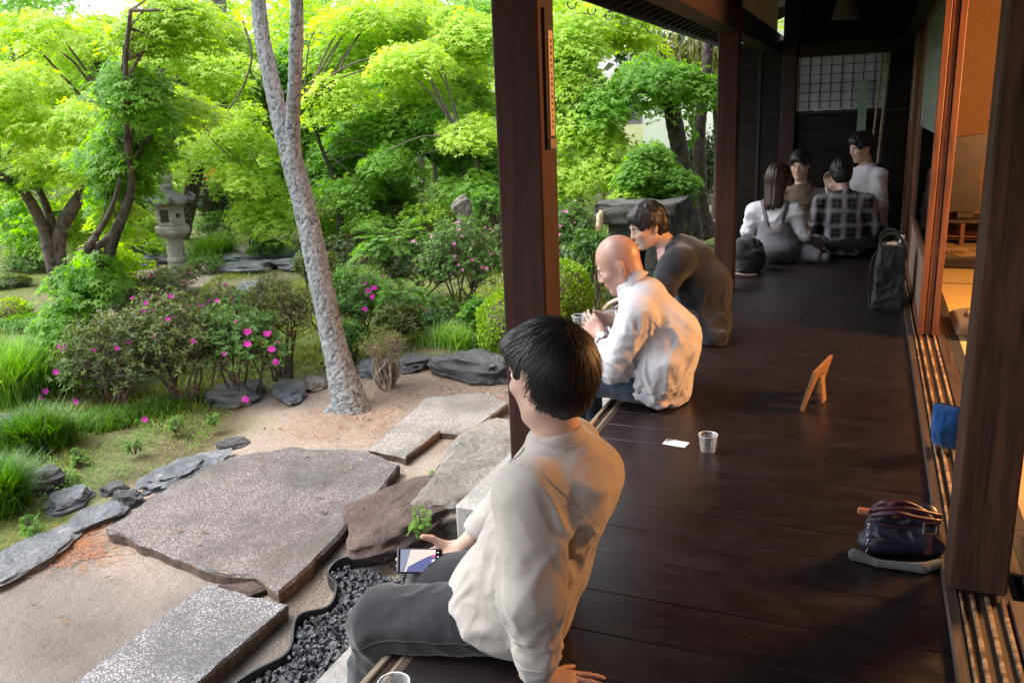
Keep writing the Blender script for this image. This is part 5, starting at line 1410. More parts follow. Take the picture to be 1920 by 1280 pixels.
def clump(label, px, py, rpx, y, h, n, mk, seed, name='grass_clump', tone=.5, w=.004, lean=.5, z=None):
    r = np.random.default_rng(seed); c = onz(px, py, -.48) if y is None else ony(px, py, y); R = rpx / FPX * depth_of(c)
    zz = gz(c[0], c[1]) if z is None else z
    nb = 30; b = np.column_stack([c[0] + r.uniform(-1, 1, nb) * R * .6, c[1] + r.uniform(-1, 1, nb) * R * .6, np.full(nb, zz)])
    L = Leaves(); blades(L, r, b, n // nb, h, R * .22, lean, tone, w)
    return tag(L.put(name, M[mk], None, (c[0], c[1], zz)), label, 'grass clump')
for k_, (px, py, rr, lab) in enumerate([(150, 860, 22, 'small bright fern on the bank above the edging stones'), (250, 840, 20, 'small fern in the moss left of the slab corner'), (60, 990, 26, 'fern at the left edge beside the long schist stone'), (330, 800, 20, 'small fern below the azalea'), (400, 790, 16, 'tiny fern beside the slate stone'), (35, 880, 30, 'fern before the dark round rock')]):
    pz_ = onz(px, py, -.42); frondy(lab, px, py, rr, rr, float(pz_[1]), 70 + k_, n=13, leaf=.013, name='fern', tone=.6)
clump('large pale tufted grass hummock at the left edge', 25, 765, 75, None, .42, 5200, 'palegrass', 1, tone=.45, w=.0035, lean=.45)
clump('darker grass tuft beneath the pale hummock', 70, 850, 60, None, .26, 3000, 'grass', 2, tone=.3, lean=.6)
clump('grass tuft at the lower left corner stones', 5, 960, 45, None, .28, 2600, 'grass', 3, tone=.3, lean=.5)
clump('grass tuft under the front azalea', 190, 800, 60, None, .11, 2400, 'grass', 4, tone=.4, lean=.9)
clump('grass tuft in the shade of the azalea bed', 300, 770, 55, None, .09, 1800, 'grass', 5, tone=.4, lean=.9)
clump('iris clump with yellow flowers, left of the clipped bush', 620, 420, 34, 9.6, .55, 900, 'palegrass', 6, 'iris_clump', .45, .010, .35)
clump('second iris clump just behind the first', 675, 395, 30, 10.6, .55, 900, 'palegrass', 7, 'iris_clump', .55, .010, .35)
clump('reedy green clump by the wet stones', 655, 560, 50, 6.6, .45, 1200, 'grass', 8, tone=.35, w=.006, lean=.4)
clump('thin yellow-green grass by the dark rocks', 860, 662, 60, None, .20, 1600, 'palegrass', 9, tone=.5, lean=.6)
clump('grass tuft beside the brown boulder', 815, 920, 8, None, .12, 60, 'grass', 10, tone=.6, z=-.49)
clump('grass behind the coat man by the basin', 1110, 470, 55, 8.0, .4, 1600, 'grass', 11, tone=.4, lean=.5)
clump('dim grass at the pond edge left of the pine', 400, 470, 40, 8.6, .4, 1300, 'grass', 12, tone=.6, w=.007, lean=.4)
L = Leaves(); n = 40; r = np.random.default_rng(9)
L.add(T_ROUND, np.array([ony(r.uniform(600, 670), r.uniform(385, 425), 9.3) for k in range(n)])[:14], unit(r.normal(size=(14, 3))), r.normal(size=(14, 3)), .05, np.full(14, .5))
tag(L.put('yellow_blooms', M['yellow'], None, ony(620, 400, 9.3)), 'yellow iris blooms over the first iris clump', 'flower')
# ---- ground cover on the moss side
r = np.random.default_rng(33); L = Leaves(); N = 125000
x = r.uniform(-7.5, -2.0, N); y = r.uniform(1.0, 8.5, N)
dn = fbm(np.stack([x * 1.5, y * 1.5, x * 0], -1), 3, 21)
k = ((x < xb(y) - 0.04 + 0.12 * dn) | (y > 5.25)) & (dn > -0.75) & ~((np.abs(x + 6.9 + (y - 6.2) * .55) < .75) & (y > 5.0))
x = x[k]; y = y[k]; dn = dn[k]; m = len(x)
pos = np.column_stack([x, y, ground_h(x, y) - .004]); a = r.uniform(0, 2 * PI, m)
near_edge = np.clip((xb(y) - x) / .5, 0, 1)
h = (0.013 + 0.042 * near_edge * np.clip(dn + .55, 0, 1)) * r.uniform(.6, 1.4, m)
f = np.stack([np.cos(a) * .7, np.sin(a) * .7, np.ones(m)], 1)
L.add((np.array([[-.12, 0, 0], [.12, 0, 0], [0, 1, -.1]]), np.array([[0, 1, 2]])), pos, f, np.stack([-np.cos(a), -np.sin(a), f[:, 0] * 0 + .7], 1), h, r.normal(.5, .2, m) + .2 * dn)
tag(L.put('ground_cover', M['moss'], None, (-4, 4, -.5)), 'moss and short grass on the bank', kind='stuff')
L = Leaves(); N = 36000; x = r.uniform(-5.6, -3.2, N); y = r.uniform(1.4, 4.6, N); dn = fbm(np.stack([x * 3, y * 3, x * 0], -1), 3, 51)
k = (x < xb(y) - .12) & (dn > -.25); x = x[k]; y = y[k]; m = len(x); a = r.uniform(0, 2 * PI, m)
pos = np.column_stack([x, y, ground_h(x, y) + r.uniform(.01, .05, m)])
L.add(T_ROUND, pos, np.stack([np.cos(a), np.sin(a), r.normal(.2, .2, m)], 1), np.array([0, 0, 1.0]) + r.normal(0, .25, (m, 3)), .013 * r.uniform(.6, 1.3, m), r.normal(.6, .2, m))
tag(L.put('clover', M['fern'], None, (-4, 3, -.5)), 'patches of clover on the bank', kind='stuff')
# fallen pine needles and petals on the court
mb = MB(); r = np.random.default_rng(66)
for k in range(2600):
    x, y = (r.uniform(-3.1, -1.9), r.uniform(3.6, 5.0)) if k % 3 else (r.normal(-3.05, .14), r.normal(2.25, .10))
    if x > -2.0 and y < 3.9: continue
    a = r.uniform(0, PI); l = r.uniform(.02, .06); z = gz(x, y) + .008
    d = np.array([math.cos(a), math.sin(a)]) * l / 2; p = np.array([-d[1], d[0]]) / l * .0022
    mb.add([[x - d[0] - p[0], y - d[1] - p[1], z], [x + d[0] - p[0], y + d[1] - p[1], z + .002], [x + d[0] + p[0], y + d[1] + p[1], z + .002], [x - d[0] + p[0], y - d[1] + p[1], z]], q=np.array([[0, 1, 2, 3]]))
tag(mb.put('pine_needles', simple('dry_needles', (.20, .07, .03), (.34, .15, .06), 50, rough=.9), loc=(-2.5, 4, -.5)), 'dry red-brown pine needles on the sand', kind='stuff')
L = Leaves(); N = 420; x = np.concatenate([r.uniform(-3.3, -1.5, 260), r.uniform(-3.3, -1.9, 160)]); y = np.concatenate([r.uniform(1.0, 5.1, 260), r.uniform(3.7, 5.0, 160)]); a = r.uniform(0, 2 * PI, N)
z = ground_h(x, y) + .012
on = ((x > -2.97) & (x < -1.92) & (y > 2.2) & (y < 3.36)); z[on] = -.402
k = ~((x > -2.44) & (x < -1.8) & ((y < 2.2) | ((y > 3.36) & (y < 4.5)))); m = int(k.sum())
L.add(T_OVAL, np.column_stack([x, y, z])[k], np.stack([np.cos(a), np.sin(a), r.uniform(0, .25, N)], 1)[k], np.array([0, 0, 1.0]) + r.normal(0, .25, (m, 3)), .032 * r.uniform(.5, 1.4, m), r.uniform(0, 1, m))
M['litter'] = leafmat('dry_leaf_litter', (.05, .03, .018), (.14, .08, .04), (.34, .26, .14), .1)
tag(L.put('leaf_litter', M['litter'], None, (-2.5, 3, -.5)), 'small dry leaves scattered over the sand and the big slab', kind='stuff')
# stream / pond glints far left
v = np.array([[-9.2, 9.6, -.47], [-6.8, 9.3, -.47], [-6.4, 10.6, -.47], [-9.6, 11.2, -.47]])
# ================================================================== PEOPLE: bodies grown as one blended surface
class Vol:
    """a grid of distances; limbs and muscles are blended into it and the skin is drawn round them"""
    def __init__(self, lo, hi, h):
        self.lo = np.asarray(lo, float); self.h = h
        self.n = np.ceil((np.asarray(hi, float) - self.lo) / h).astype(int) + 1
        self.d = np.full(self.n, 0.5, np.float32)
    def _win(self, lo, hi):
        a = np.maximum(np.floor((np.asarray(lo) - self.lo) / self.h).astype(int), 0)
        b = np.minimum(np.ceil((np.asarray(hi) - self.lo) / self.h).astype(int) + 1, self.n)
        if (b <= a).any(): return None
        ax = [self.lo[i] + self.h * np.arange(a[i], b[i]) for i in range(3)]
        X = ax[0][:, None, None]; Y = ax[1][None, :, None]; Z = ax[2][None, None, :]
        return (slice(a[0], b[0]), slice(a[1], b[1]), slice(a[2], b[2])), X, Y, Z
    def _mix(self, w, dk, k, sub):
        d = self.d[w]
        if sub:
            dk = -dk
            hh = np.clip(0.5 - 0.5 * (d - dk) / k, 0, 1); self.d[w] = d * (1 - hh) + dk * hh + k * hh * (1 - hh)
        else:
            hh = np.clip(0.5 + 0.5 * (dk - d) / k, 0, 1); self.d[w] = dk * (1 - hh) + d * hh - k * hh * (1 - hh)
    def cap(self, a, b, ra, rb=None, k=0.02, flat=None, f=1.0, sub=False):
        """tapered capsule; flat = axis along which the section is squeezed to f"""
        rb = ra if rb is None else rb
        a = np.asarray(a, float); b = np.asarray(b, float); R = max(ra, rb) + k + 3 * self.h
        w = self._win(np.minimum(a, b) - R, np.maximum(a, b) + R)
        if w is None: return self
        sl_, X, Y, Z = w
        ab = b - a; L2 = max(ab @ ab, 1e-9)
        t = np.clip(((X - a[0]) * ab[0] + (Y - a[1]) * ab[1] + (Z - a[2]) * ab[2]) / L2, 0, 1)
        vx = X - a[0] - t * ab[0]; vy = Y - a[1] - t * ab[1]; vz = Z - a[2] - t * ab[2]
        r = ra + (rb - ra) * t
        if flat is not None:
            u = np.asarray(flat, float); u = u / np.linalg.norm(u)
            q = vx * u[0] + vy * u[1] + vz * u[2]; g = 1 / f - 1
            vx = vx + q * g * u[0]; vy = vy + q * g * u[1]; vz = vz + q * g * u[2]
            dk = (np.sqrt(vx * vx + vy * vy + vz * vz) - r) * (1 + f) / 2
        else:
            dk = np.sqrt(vx * vx + vy * vy + vz * vz) - r
        self._mix(sl_, dk.astype(np.float32), k, sub); return self
    def ell(self, c, rad3, axes=None, k=0.02, sub=False):
        c = np.asarray(c, float); rad3 = np.asarray(rad3, float); R = rad3.max() + k + 3 * self.h
        w = self._win(c - R, c + R)
        if w is None: return self
        sl_, X, Y, Z = w
        A = np.eye(3) if axes is None else np.asarray(axes, float)
        s = 0; s2 = 0
        for i in range(3):
            q = (X - c[0]) * A[i][0] + (Y - c[1]) * A[i][1] + (Z - c[2]) * A[i][2]
            s = s + (q / rad3[i]) ** 2; s2 = s2 + (q / rad3[i] ** 2) ** 2
        k0 = np.sqrt(s); dk = k0 * (k0 - 1) / (np.sqrt(s2) + 1e-6)
        self._mix(sl_, dk.astype(np.float32), k, sub); return self
    def cut(self, p, n, k=0.004):
        """remove everything on the side n points to"""
        n = np.asarray(n, float) / np.linalg.norm(n); p = np.asarray(p, float)
        ax = [self.lo[i] + self.h * np.arange(self.n[i]) for i in range(3)]
        dk = ((ax[0][:, None, None] - p[0]) * n[0] + (ax[1][None, :, None] - p[1]) * n[1] + (ax[2][None, None, :] - p[2]) * n[2]).astype(np.float32)
        self.d = np.maximum(self.d, dk); return self
    def cutbox(self, lo, hi):
        w = self._win(lo, hi)
        if w is not None: self.d[w[0]] = np.maximum(self.d[w[0]], self.h)
        return self
    def mesh(self, keep_largest=True):
        self.d = np.asarray(self.d)
        d = self.d.copy()
        for ax in range(3):   # close at the border
            sl_ = [slice(None)] * 3; sl_[ax] = 0; d[tuple(sl_)] = 0.1; sl_[ax] = -1; d[tuple(sl_)] = 0.1
        s = d < 0
        nx, ny, nz = d.shape
        c = np.zeros((nx - 1, ny - 1, nz - 1), np.uint8)
        for i in (0, 1):
            for j in (0, 1):
                for k in (0, 1): c += s[i:nx - 1 + i, j:ny - 1 + j, k:nz - 1 + k]
        act = (c > 0) & (c < 8)
        I = np.argwhere(act); idx = np.full(act.shape, -1, np.int32); idx[act] = np.arange(len(I))
        D = {}
        for i in (0, 1):
            for j in (0, 1):
                for k in (0, 1): D[(i, j, k)] = d[I[:, 0] + i, I[:, 1] + j, I[:, 2] + k]
        acc = np.zeros((len(I), 3)); cnt = np.zeros(len(I))
        for ax in range(3):
            for u in (0, 1):
                for w in (0, 1):
                    p = [u, w]; p.insert(ax, 0); q = list(p); q[ax] = 1
                    a = D[tuple(p)]; b = D[tuple(q)]; m = (a < 0) != (b < 0)
                    t = np.where(m, a / np.where(np.abs(a - b) < 1e-9, 1, a - b), 0)
                    P = np.zeros((len(I), 3)); P[:] = p; P[:, ax] = t
                    acc[m] += P[m]; cnt[m] += 1
        V = self.lo + self.h * (I + acc / cnt[:, None])
        F = []
        for ax in range(3):
            a = s; b = np.roll(s, -1, ax)
            sl_ = [slice(1, None)] * 3; sl_[ax] = slice(0, -1)
            # edge starting at (i,j,k) along ax, needs neighbours in the two other axes
            A = s[:-1, :-1, :-1]
            nb = [slice(0, -1)] * 3; nb[ax] = slice(1, None)
            B = s[tuple(nb)]
            E = np.argwhere(A != B)
            o1, o2 = (ax + 1) % 3, (ax + 2) % 3
            E = E[(E[:, o1] > 0) & (E[:, o2] > 0)]
            def at(du, dv):
                q = E.copy(); q[:, o1] -= du; q[:, o2] -= dv; return idx[q[:, 0], q[:, 1], q[:, 2]]
            f = np.stack([at(0, 0), at(1, 0), at(1, 1), at(0, 1)], 1)
            flip = s[E[:, 0], E[:, 1], E[:, 2]]
            f[~flip] = f[~flip][:, ::-1]
            F.append(f)
        F = np.concatenate(F); F = F[(F >= 0).all(1)]
        if keep_largest:
            # union-find by label propagation
            lab = np.arange(len(V))
            for it in range(300):
                old = lab.copy(); m = lab[F].min(1)
                for q in range(4): np.minimum.at(lab, old[F[:, q]], m); np.minimum.at(lab, F[:, q], m)
                for _ in range(8): lab = lab[lab]
                if (old == lab).all(): break
            vals, cn = np.unique(lab, return_counts=True); keep = lab == vals[cn.argmax()]
            mp = np.cumsum(keep) - 1; F = F[keep[F].all(1)]; F = mp[F]; V = V[keep]
        return V, F
def vnormals(V, F):
    p = V[F]; n = np.cross(p[:, 2] - p[:, 0], p[:, 3] - p[:, 1]) if F.shape[1] == 4 else np.cross(p[:, 1] - p[:, 0], p[:, 2] - p[:, 0])
    N = np.zeros_like(V)
    for k in range(F.shape[1]):
        for a in range(3): N[:, a] += np.bincount(F[:, k], n[:, a], len(V))
    return unit(N)
def relax(V, F, it=2, lam=0.5):
    for _ in range(it):
        A = np.zeros_like(V); c = np.zeros(len(V))
        k = F.shape[1]
        for q in range(k):
            a, b = F[:, q], F[:, (q + 1) % k]
            for x in range(3): A[:, x] += np.bincount(a, V[b, x], len(V)) + np.bincount(b, V[a, x], len(V))
            c += np.bincount(a, minlength=len(V)) + np.bincount(b, minlength=len(V))
        V = V + lam * (A / np.maximum(c, 1)[:, None] - V)
    return V
def folds(V, N, sets, seed=0):
    """cloth creases: each set (centre, radius, fold direction, spacing, depth)"""
    off = np.zeros(len(V))
    for i, (c, R, dr, sp, am) in enumerate(sets):
        c = np.asarray(c, float); dr = unit(np.asarray(dr, float)[None])[0]
        w = np.exp(-(((V - c) / R) ** 2).sum(1) * 1.3)
        # coordinate across the folds, warped so that they wander and die out
        rel = V - c; along = rel @ dr
        perp = rel - along[:, None] * dr
        ref = np.cross(dr, [0.31, 0.62, 0.72]); ref /= np.linalg.norm(ref); r2 = np.cross(dr, ref)
        q = np.stack([perp @ ref / sp * .62, perp @ r2 / sp * .62, along / (sp * 4.2)], 1) + i * 7.3
        q = q + .35 * np.stack([vnoise(V * 8, seed + i), vnoise(V * 8 + 5, seed + i), vnoise(V * 8 + 11, seed + i)], 1)
        n1 = vnoise(q, seed + 40 + i); n2 = vnoise(q * 1.9 + 3, seed + 60 + i)
        off += am * w * (1.5 * np.exp(-(n1 / .20) ** 2) - .55 + .5 * np.exp(-(n2 / .22) ** 2))
    return V + N * off[:, None]
def crumple(V, N, seed, f=7.0, am=0.006, stretch=(1, 1, 1)):
    p = V * np.asarray(stretch) * f
    q = p + 0.6 * np.stack([vnoise(p * .8, seed), vnoise(p * .8 + 9, seed), vnoise(p * .8 + 21, seed)], 1)
    a = 1 - np.abs(vnoise(q, seed + 3)) * 2.2; b = 1 - np.abs(vnoise(q * 2.1 + 4, seed + 5)) * 2.2
    return V + N * (am * (np.clip(a, -.3, 1) + 0.45 * np.clip(b, -.3, 1) - .4))[:, None]
def frame(fwd, up=(0, 0, 1)):
    f = unit(np.asarray(fwd, float)[None])[0]; u = np.asarray(up, float); u = u - f * u.dot(f); u /= np.linalg.norm(u)
    l = np.cross(u, f)   # the figure's left
    return f, l, u
def head_sdf(v, c, f, l, u, s=1.0, hair=False, ears=True, k=0.012):
    """c = middle of the skull; s = 1 gives a head 0.23 m tall"""
    c = np.asarray(c, float); A = [f, l, u]
    P = lambda a, b, z: c + s * (a * f + b * l + z * u)
    v.ell(P(-.012, 0, .022), np.array([.096, .076, .094]) * s, A, k)
    v.ell(P(.028, 0, -.040), np.array([.066, .060, .085]) * s, A, .02)
    v.cap(P(.0, .045, -.072), P(.068, .014, -.107), .020 * s, .018 * s, .02); v.cap(P(.0, -.045, -.072), P(.068, -.014, -.107), .020 * s, .018 * s, .02)
    v.cap(P(.078, 0, -.105), P(.066, 0, -.098), .017 * s, .02 * s, .014)
    # brow, cheek bones, nose, lips
    v.cap(P(.078, .034, .012), P(.087, .008, .008), .011 * s, .009 * s, .010); v.cap(P(.078, -.034, .012), P(.087, -.008, .008), .011 * s, .009 * s, .010)
    v.ell(P(.062, .040, -.030), np.array([.022, .020, .018]) * s, A, .016); v.ell(P(.062, -.040, -.030), np.array([.022, .020, .018]) * s, A, .016)
    v.ell(P(.092, .031, -.006), np.array([.013, .017, .011]) * s, A, .008, sub=True); v.ell(P(.092, -.031, -.006), np.array([.013, .017, .011]) * s, A, .008, sub=True)
    v.cap(P(.090, 0, .002), P(.107, 0, -.036), .0075 * s, .0105 * s, .007)
    v.ell(P(.096, .012, -.040), np.array([.010, .008, .007]) * s, A, .005); v.ell(P(.096, -.012, -.040), np.array([.010, .008, .007]) * s, A, .005)
    v.cap(P(.090, .018, -.066), P(.095, 0, -.063), .0045 * s, .0060 * s, .005); v.cap(P(.090, -.018, -.066), P(.095, 0, -.063), .0045 * s, .006 * s, .005)
    v.cap(P(.089, .015, -.075), P(.093, 0, -.076), .005 * s, .0075 * s, .005); v.cap(P(.089, -.015, -.075), P(.093, 0, -.076), .005 * s, .0075 * s, .005)
    if ears:
        for sg in (1, -1):
            v.ell(P(-.012, sg * .077, -.018), np.array([.019, .0075, .031]) * s, [unit((f * .9 + l * sg * -.25)[None])[0], unit((l * sg + f * .3)[None])[0], u], .007)
            v.ell(P(-.006, sg * .085, -.014), np.array([.010, .005, .018]) * s, A, .004, sub=True)
            v.ell(P(-.004, sg * .075, -.046), np.array([.009, .006, .009]) * s, A, .006)
def eyes(root, c, f, l, u, s=1.0):
    for sg in (1, -1):
        p = np.asarray(c) + s * (.0745 * f + sg * .031 * l - .006 * u)
        bm = bmesh.new(); bmesh.ops.create_uvsphere(bm, u_segments=16, v_segments=10, radius=.0118 * s); me = bpy.data.meshes.new('m')
        for vv in bm.verts: vv.co += Vector(p)
        bm.to_mesh(me); bm.free(); put('eye', me, root, M['eyewhite'], smooth=True)
        q = p + f * .0095 * s; bm = bmesh.new(); bmesh.ops.create_uvsphere(bm, u_segments=12, v_segments=8, radius=.0052 * s); me = bpy.data.meshes.new('m')
        for vv in bm.verts: vv.co += Vector(q)
        bm.to_mesh(me); bm.free(); put('iris', me, root, M['iris'], smooth=True)
def brows(root, c, f, l, u, s=1.0):
    mb = MB(); P = lambda a, b, z: np.asarray(c) + s * (a * f + b * l + z * u)
    for sg in (1, -1):
        mb.tube([P(.0945, sg * .014, .013), P(.094, sg * .028, .020), P(.084, sg * .046, .015)], [.0035 * s, .004 * s, .0015 * s], 6)
    tag(mb.put('eyebrows', M['hair'], root, smooth=True), kind='stuff')
def hand_sdf(v, w, d, n, side, curl=(.5, .5, .5, .5), spread=.12, s=1.0, thumb=(.5, .4), tcurl=.3, ends=None):
    """w wrist, d towards the fingers, n out of the back of the hand, side = direction of the thumb; curl per finger (radians at each joint)"""
    w = np.asarray(w, float); d = unit(np.asarray(d, float)[None])[0]; n = np.asarray(n, float); n = n - d * n.dot(d); n /= np.linalg.norm(n)
    sd = np.cross(d, n); sd = sd if sd.dot(np.asarray(side, float)) > 0 else -sd
    kn = []
    for i, (o, L) in enumerate(((.030, .088), (.010, .092), (-.010, .088), (-.028, .080))):
        kpt = w + s * (d * L + sd * o); kn.append(kpt)
        v.cap(w + s * (d * .012 + sd * o * .55), kpt, .0135 * s, .0110 * s, .012, flat=n, f=.85)
    v.cap(w + s * (sd * .018 + d * .02), w + s * (sd * .034 + d * .045 - n * .010), .014 * s, .012 * s, .014)
    v.cap(w - d * .02 * s, w + d * .015 * s, .024 * s, .026 * s, .012, flat=n, f=.72)
    LN = [(.043, .026, .021), (.048, .030, .023), (.044, .028, .022), (.034, .021, .019)]
    tips = []
    for i in range(4):
        a0 = (1.5 - i) * spread * .6; p = kn[i]; dd = unit((d + sd * a0)[None])[0]; ang = curl[i] * .8
        for j, L in enumerate(LN[i]):
            dr = dd * math.cos(ang) - n * math.sin(ang); q = p + dr * L * s
            r0 = (.0088 - .0008 * j) * s * (.88 if i == 3 else 1); v.cap(p, q, r0, r0 * .93, .0035)
            p = q; ang += curl[i] * (1.0 if j == 0 else .7)
        tips.append(p)
    p = w + s * (sd * .032 + d * .040 - n * .010); td = unit((d * math.cos(thumb[0]) + sd * math.sin(thumb[0]) - n * thumb[1])[None])[0]
    q = p + td * .036 * s; v.cap(p, q, .0120 * s, .0100 * s, .006)
    td2 = unit((td * 1 + d * tcurl - n * tcurl * .5)[None])[0]; q2 = q + td2 * .028 * s; v.cap(q, q2, .0100 * s, .0085 * s, .004)
    tips.append(q2)
    return kn, tips
def skin_obj(name, v, mat, label=None, cat=None, loc=None, parent=None, rel=1, foldsets=None, crum=None, seed=1, group=None, mi_fn=None, keep=True):
    V, F = v.mesh(keep)
    V = relax(V, F, rel, .5)
    if crum: V = crumple(V, vnormals(V, F), seed, *crum)
    if foldsets: V = folds(V, vnormals(V, F), foldsets, seed)
    if crum or foldsets: V = relax(V, F, 1, .35)
    me = from_np(name, V, F)
    mats = mat if isinstance(mat, list) else [mat]
    o = put(name, me, parent, mats, loc, smooth=True)
    if mi_fn is not None:
        C_ = V[F].mean(1); me.polygons.foreach_set('material_index', mi_fn(C_).astype(np.int32))
    if label: tag(o, label, cat, group)
    return o, V, F
def hair_strands(name, c, axes, R, root, mat, n, length, seed, swirl, region, width=.0011, lift=.004, droop=0.0, jitter=.25, sub=5):
    """fine tapered ribbons combed over an ellipsoid away from the crown point; region(f,l,u) says where they may grow"""
    r = np.random.default_rng(seed); A = np.asarray(axes); R = np.asarray(R); V = []; F = []; k = 0
    sw = unit(np.asarray(swirl, float)[None])[0]
    p = unit(r.normal(size=(n * 3, 3))); ok = region(p[:, 0], p[:, 1], p[:, 2]); p = p[ok][:n]; m = len(p)
    ax = sw
    t = p - sw * (p @ sw)[:, None]; t = unit(t); tang = unit(t - p * (t * p).sum(1)[:, None])
    tang = unit(tang + np.cross(p, ax) * 0.35 + r.normal(0, jitter, (m, 3)))
    L = length * r.uniform(.6, 1.2, m)
    pts = []
    q = p.copy(); g = tang.copy()
    lf = 1.0 + np.abs(r.normal(0, lift * 6, m)); 
    for j in range(sub):
        s_ = j / (sub - 1)
        pts.append((q * (lf * (1 + lift * 10 * s_ * (1 - s_ * .5)))[:, None]).copy())
        step = (L / (sub - 1))[:, None] / R.mean()
        g = unit(g - q * (g * q).sum(1)[:, None] + np.array([0, 0, -droop]))
        q = unit(q + g * step)
    P = np.stack(pts, 1) * R   # local f,l,u
    W = np.asarray(c) + P @ A
    T = np.gradient(W, axis=1); T = unit(T); O = unit(W - np.asarray(c)); S = unit(np.cross(T, O))
    wd = width * np.array([1, 1, .9, .6, .12])[:sub][None, :, None] * r.uniform(.6, 1.3, m)[:, None, None]
    A_ = W - S * wd; B_ = W + S * wd
    VV = np.stack([A_, B_], 2).reshape(-1, 3)
    b = (np.arange(m) * sub * 2)[:, None] + (np.arange(sub - 1) * 2)[None]
    FF = np.stack([b, b + 1, b + 3, b + 2], -1).reshape(-1, 4)
    me = from_np(name, VV, FF); o = put(name, me, root, mat, smooth=True); tag(o, kind='stuff'); return o
def on_surface(V, F, pts, off=.0015):
    bv = BVHTree.FromPolygons([tuple(p) for p in V], [tuple(int(q) for q in f) for f in F])
    out = []
    for p in pts:
        h, n, i, d = bv.find_nearest(Vector(tuple(p)))
        out.append(np.array(h) + np.array(n) * off)
    return np.array(out)
def seam(root, V, F, pts, name='seam', mat=None, r=.0018, n=40, off=.001):
    S = spline(pts, n); P = on_surface(V, F, S, off); P = (P + np.roll(P, 1, 0)) / 2; P = P[1:]
    mb = MB(); mb.tube(P, r, 5); return mb.put(name, mat, root, smooth=True)

def skinmat():
    t = NT('skin'); v = t.coord(); n = t.noise(v, 14, 4, .6); f = t.noise(v, 260, 3, .6)
    c = t.ramp(n, [(.3, (.42, .265, .205)), (.7, (.50, .335, .265))])
    return t.done(t.bsdf(c, .5, 0, .4, f, .12, .0008, Subsurface_Weight=.12, Subsurface_Scale=.01))
M['skin'] = skinmat()
M['skin2'] = simple('ruddy_skin', (.38, .215, .165), (.46, .28, .225), 16, rough=.42, bump=.1, bdist=.001)
M['eyewhite'] = simple('eye_white', (.75, .72, .68), (.8, .77, .73), rough=.25, bump=0)
M['iris'] = simple('dark_iris', (.03, .018, .01), (.04, .02, .012), rough=.15, bump=0)
def hairmat(name, c1, c2, rough=.32):
    t = NT(name); n = t.noise(t.coord((1, 1, .3)), 180, 3, .7)
    return t.done(t.bsdf(t.ramp(n, [(.3, c1), (.7, c2)]), rough, 0, .35, n, .4, .001))
M['hair'] = hairmat('black_hair', (.005, .0045, .0055), (.014, .0125, .0145), .5)
M['hair_brown'] = hairmat('dark_brown_hair', (.022, .012, .010), (.06, .034, .027), .38)
M['sweater'] = cloth('cream_sweatshirt', (.355, .325, .30), (.415, .385, .355), 700, .92, 5, wr=.05)
M['trouser_black'] = cloth('washed_black_denim', (.009, .0105, .013), (.022, .025, .030), 800, .9, 7, wr=.10)
M['white_shirt'] = cloth('white_cotton_shirt', (.54, .54, .58), (.62, .62, .66), 900, .85, 6, .1, wr=.14, wsc=12)
M['denim'] = cloth('dark_blue_denim', (.020, .032, .055), (.050, .075, .115), 900, .9, 9)
M['charcoal'] = cloth('charcoal_knit', (.009, .010, .014), (.021, .023, .030), 600, .95, 8)
M['greycheck'] = cloth('grey_check_trousers', (.085, .078, .085), (.15, .14, .145), 500, .9, 9)
M['overall'] = cloth('grey_overall_cloth', (.10, .095, .115), (.15, .14, .165), 700, .9, 8)
M['brown_cloth'] = cloth('brown_cardigan', (.075, .052, .042), (.13, .09, .07), 600, .9, 8)
M['pink_shirt'] = cloth('pink_collar', (.62, .35, .36), (.68, .42, .42), 700, .85)
M['sock'] = cloth('grey_sock', (.06, .06, .065), (.10, .10, .105), 500, .95)
def plaidmat():
    t = NT('black_white_plaid'); tc = t.n('ShaderNodeTexCoord'); sp = t.n('ShaderNodeSeparateXYZ'); t.l(tc.outputs['Object'], sp.inputs[0])
    wob = t.noise(t.coord(), 7, 3, .5)
    def band(o, s, ph, lo, hi):
        a = t.math('ADD', t.math('MULTIPLY', o, s), ph); a = t.math('ADD', a, t.math('MULTIPLY', wob, .35)); a = t.math('FRACT', a)
        a = t.math('ABSOLUTE', t.math('SUBTRACT', a, .5))
        return t.ramp(a, [(lo, 1.0), (hi, 0.0)])
    v1 = band(sp.outputs[0], 8.5, .3, .02, .26); h1 = band(sp.outputs[2], 8.5, .1, .02, .24)
    v2 = band(sp.outputs[0], 8.5, .80, .02, .07); h2 = band(sp.outputs[2], 8.5, .6, .02, .07)
    c = t.mix((.012, .012, .015), (.22, .205, .225), v1, 'MIX'); c = t.mix(c, (.24, .225, .24), t.math('MULTIPLY', h1, .62)); c = t.mix(c, (.10, .09, .10), t.math('MULTIPLY', v2, .3)); c = t.mix(c, (.10, .09, .10), t.math('MULTIPLY', h2, .3))
    return t.done(t.bsdf(c, .9, 0, .2))
M['plaid'] = plaidmat()
def A3(*p): return np.array(p, float)
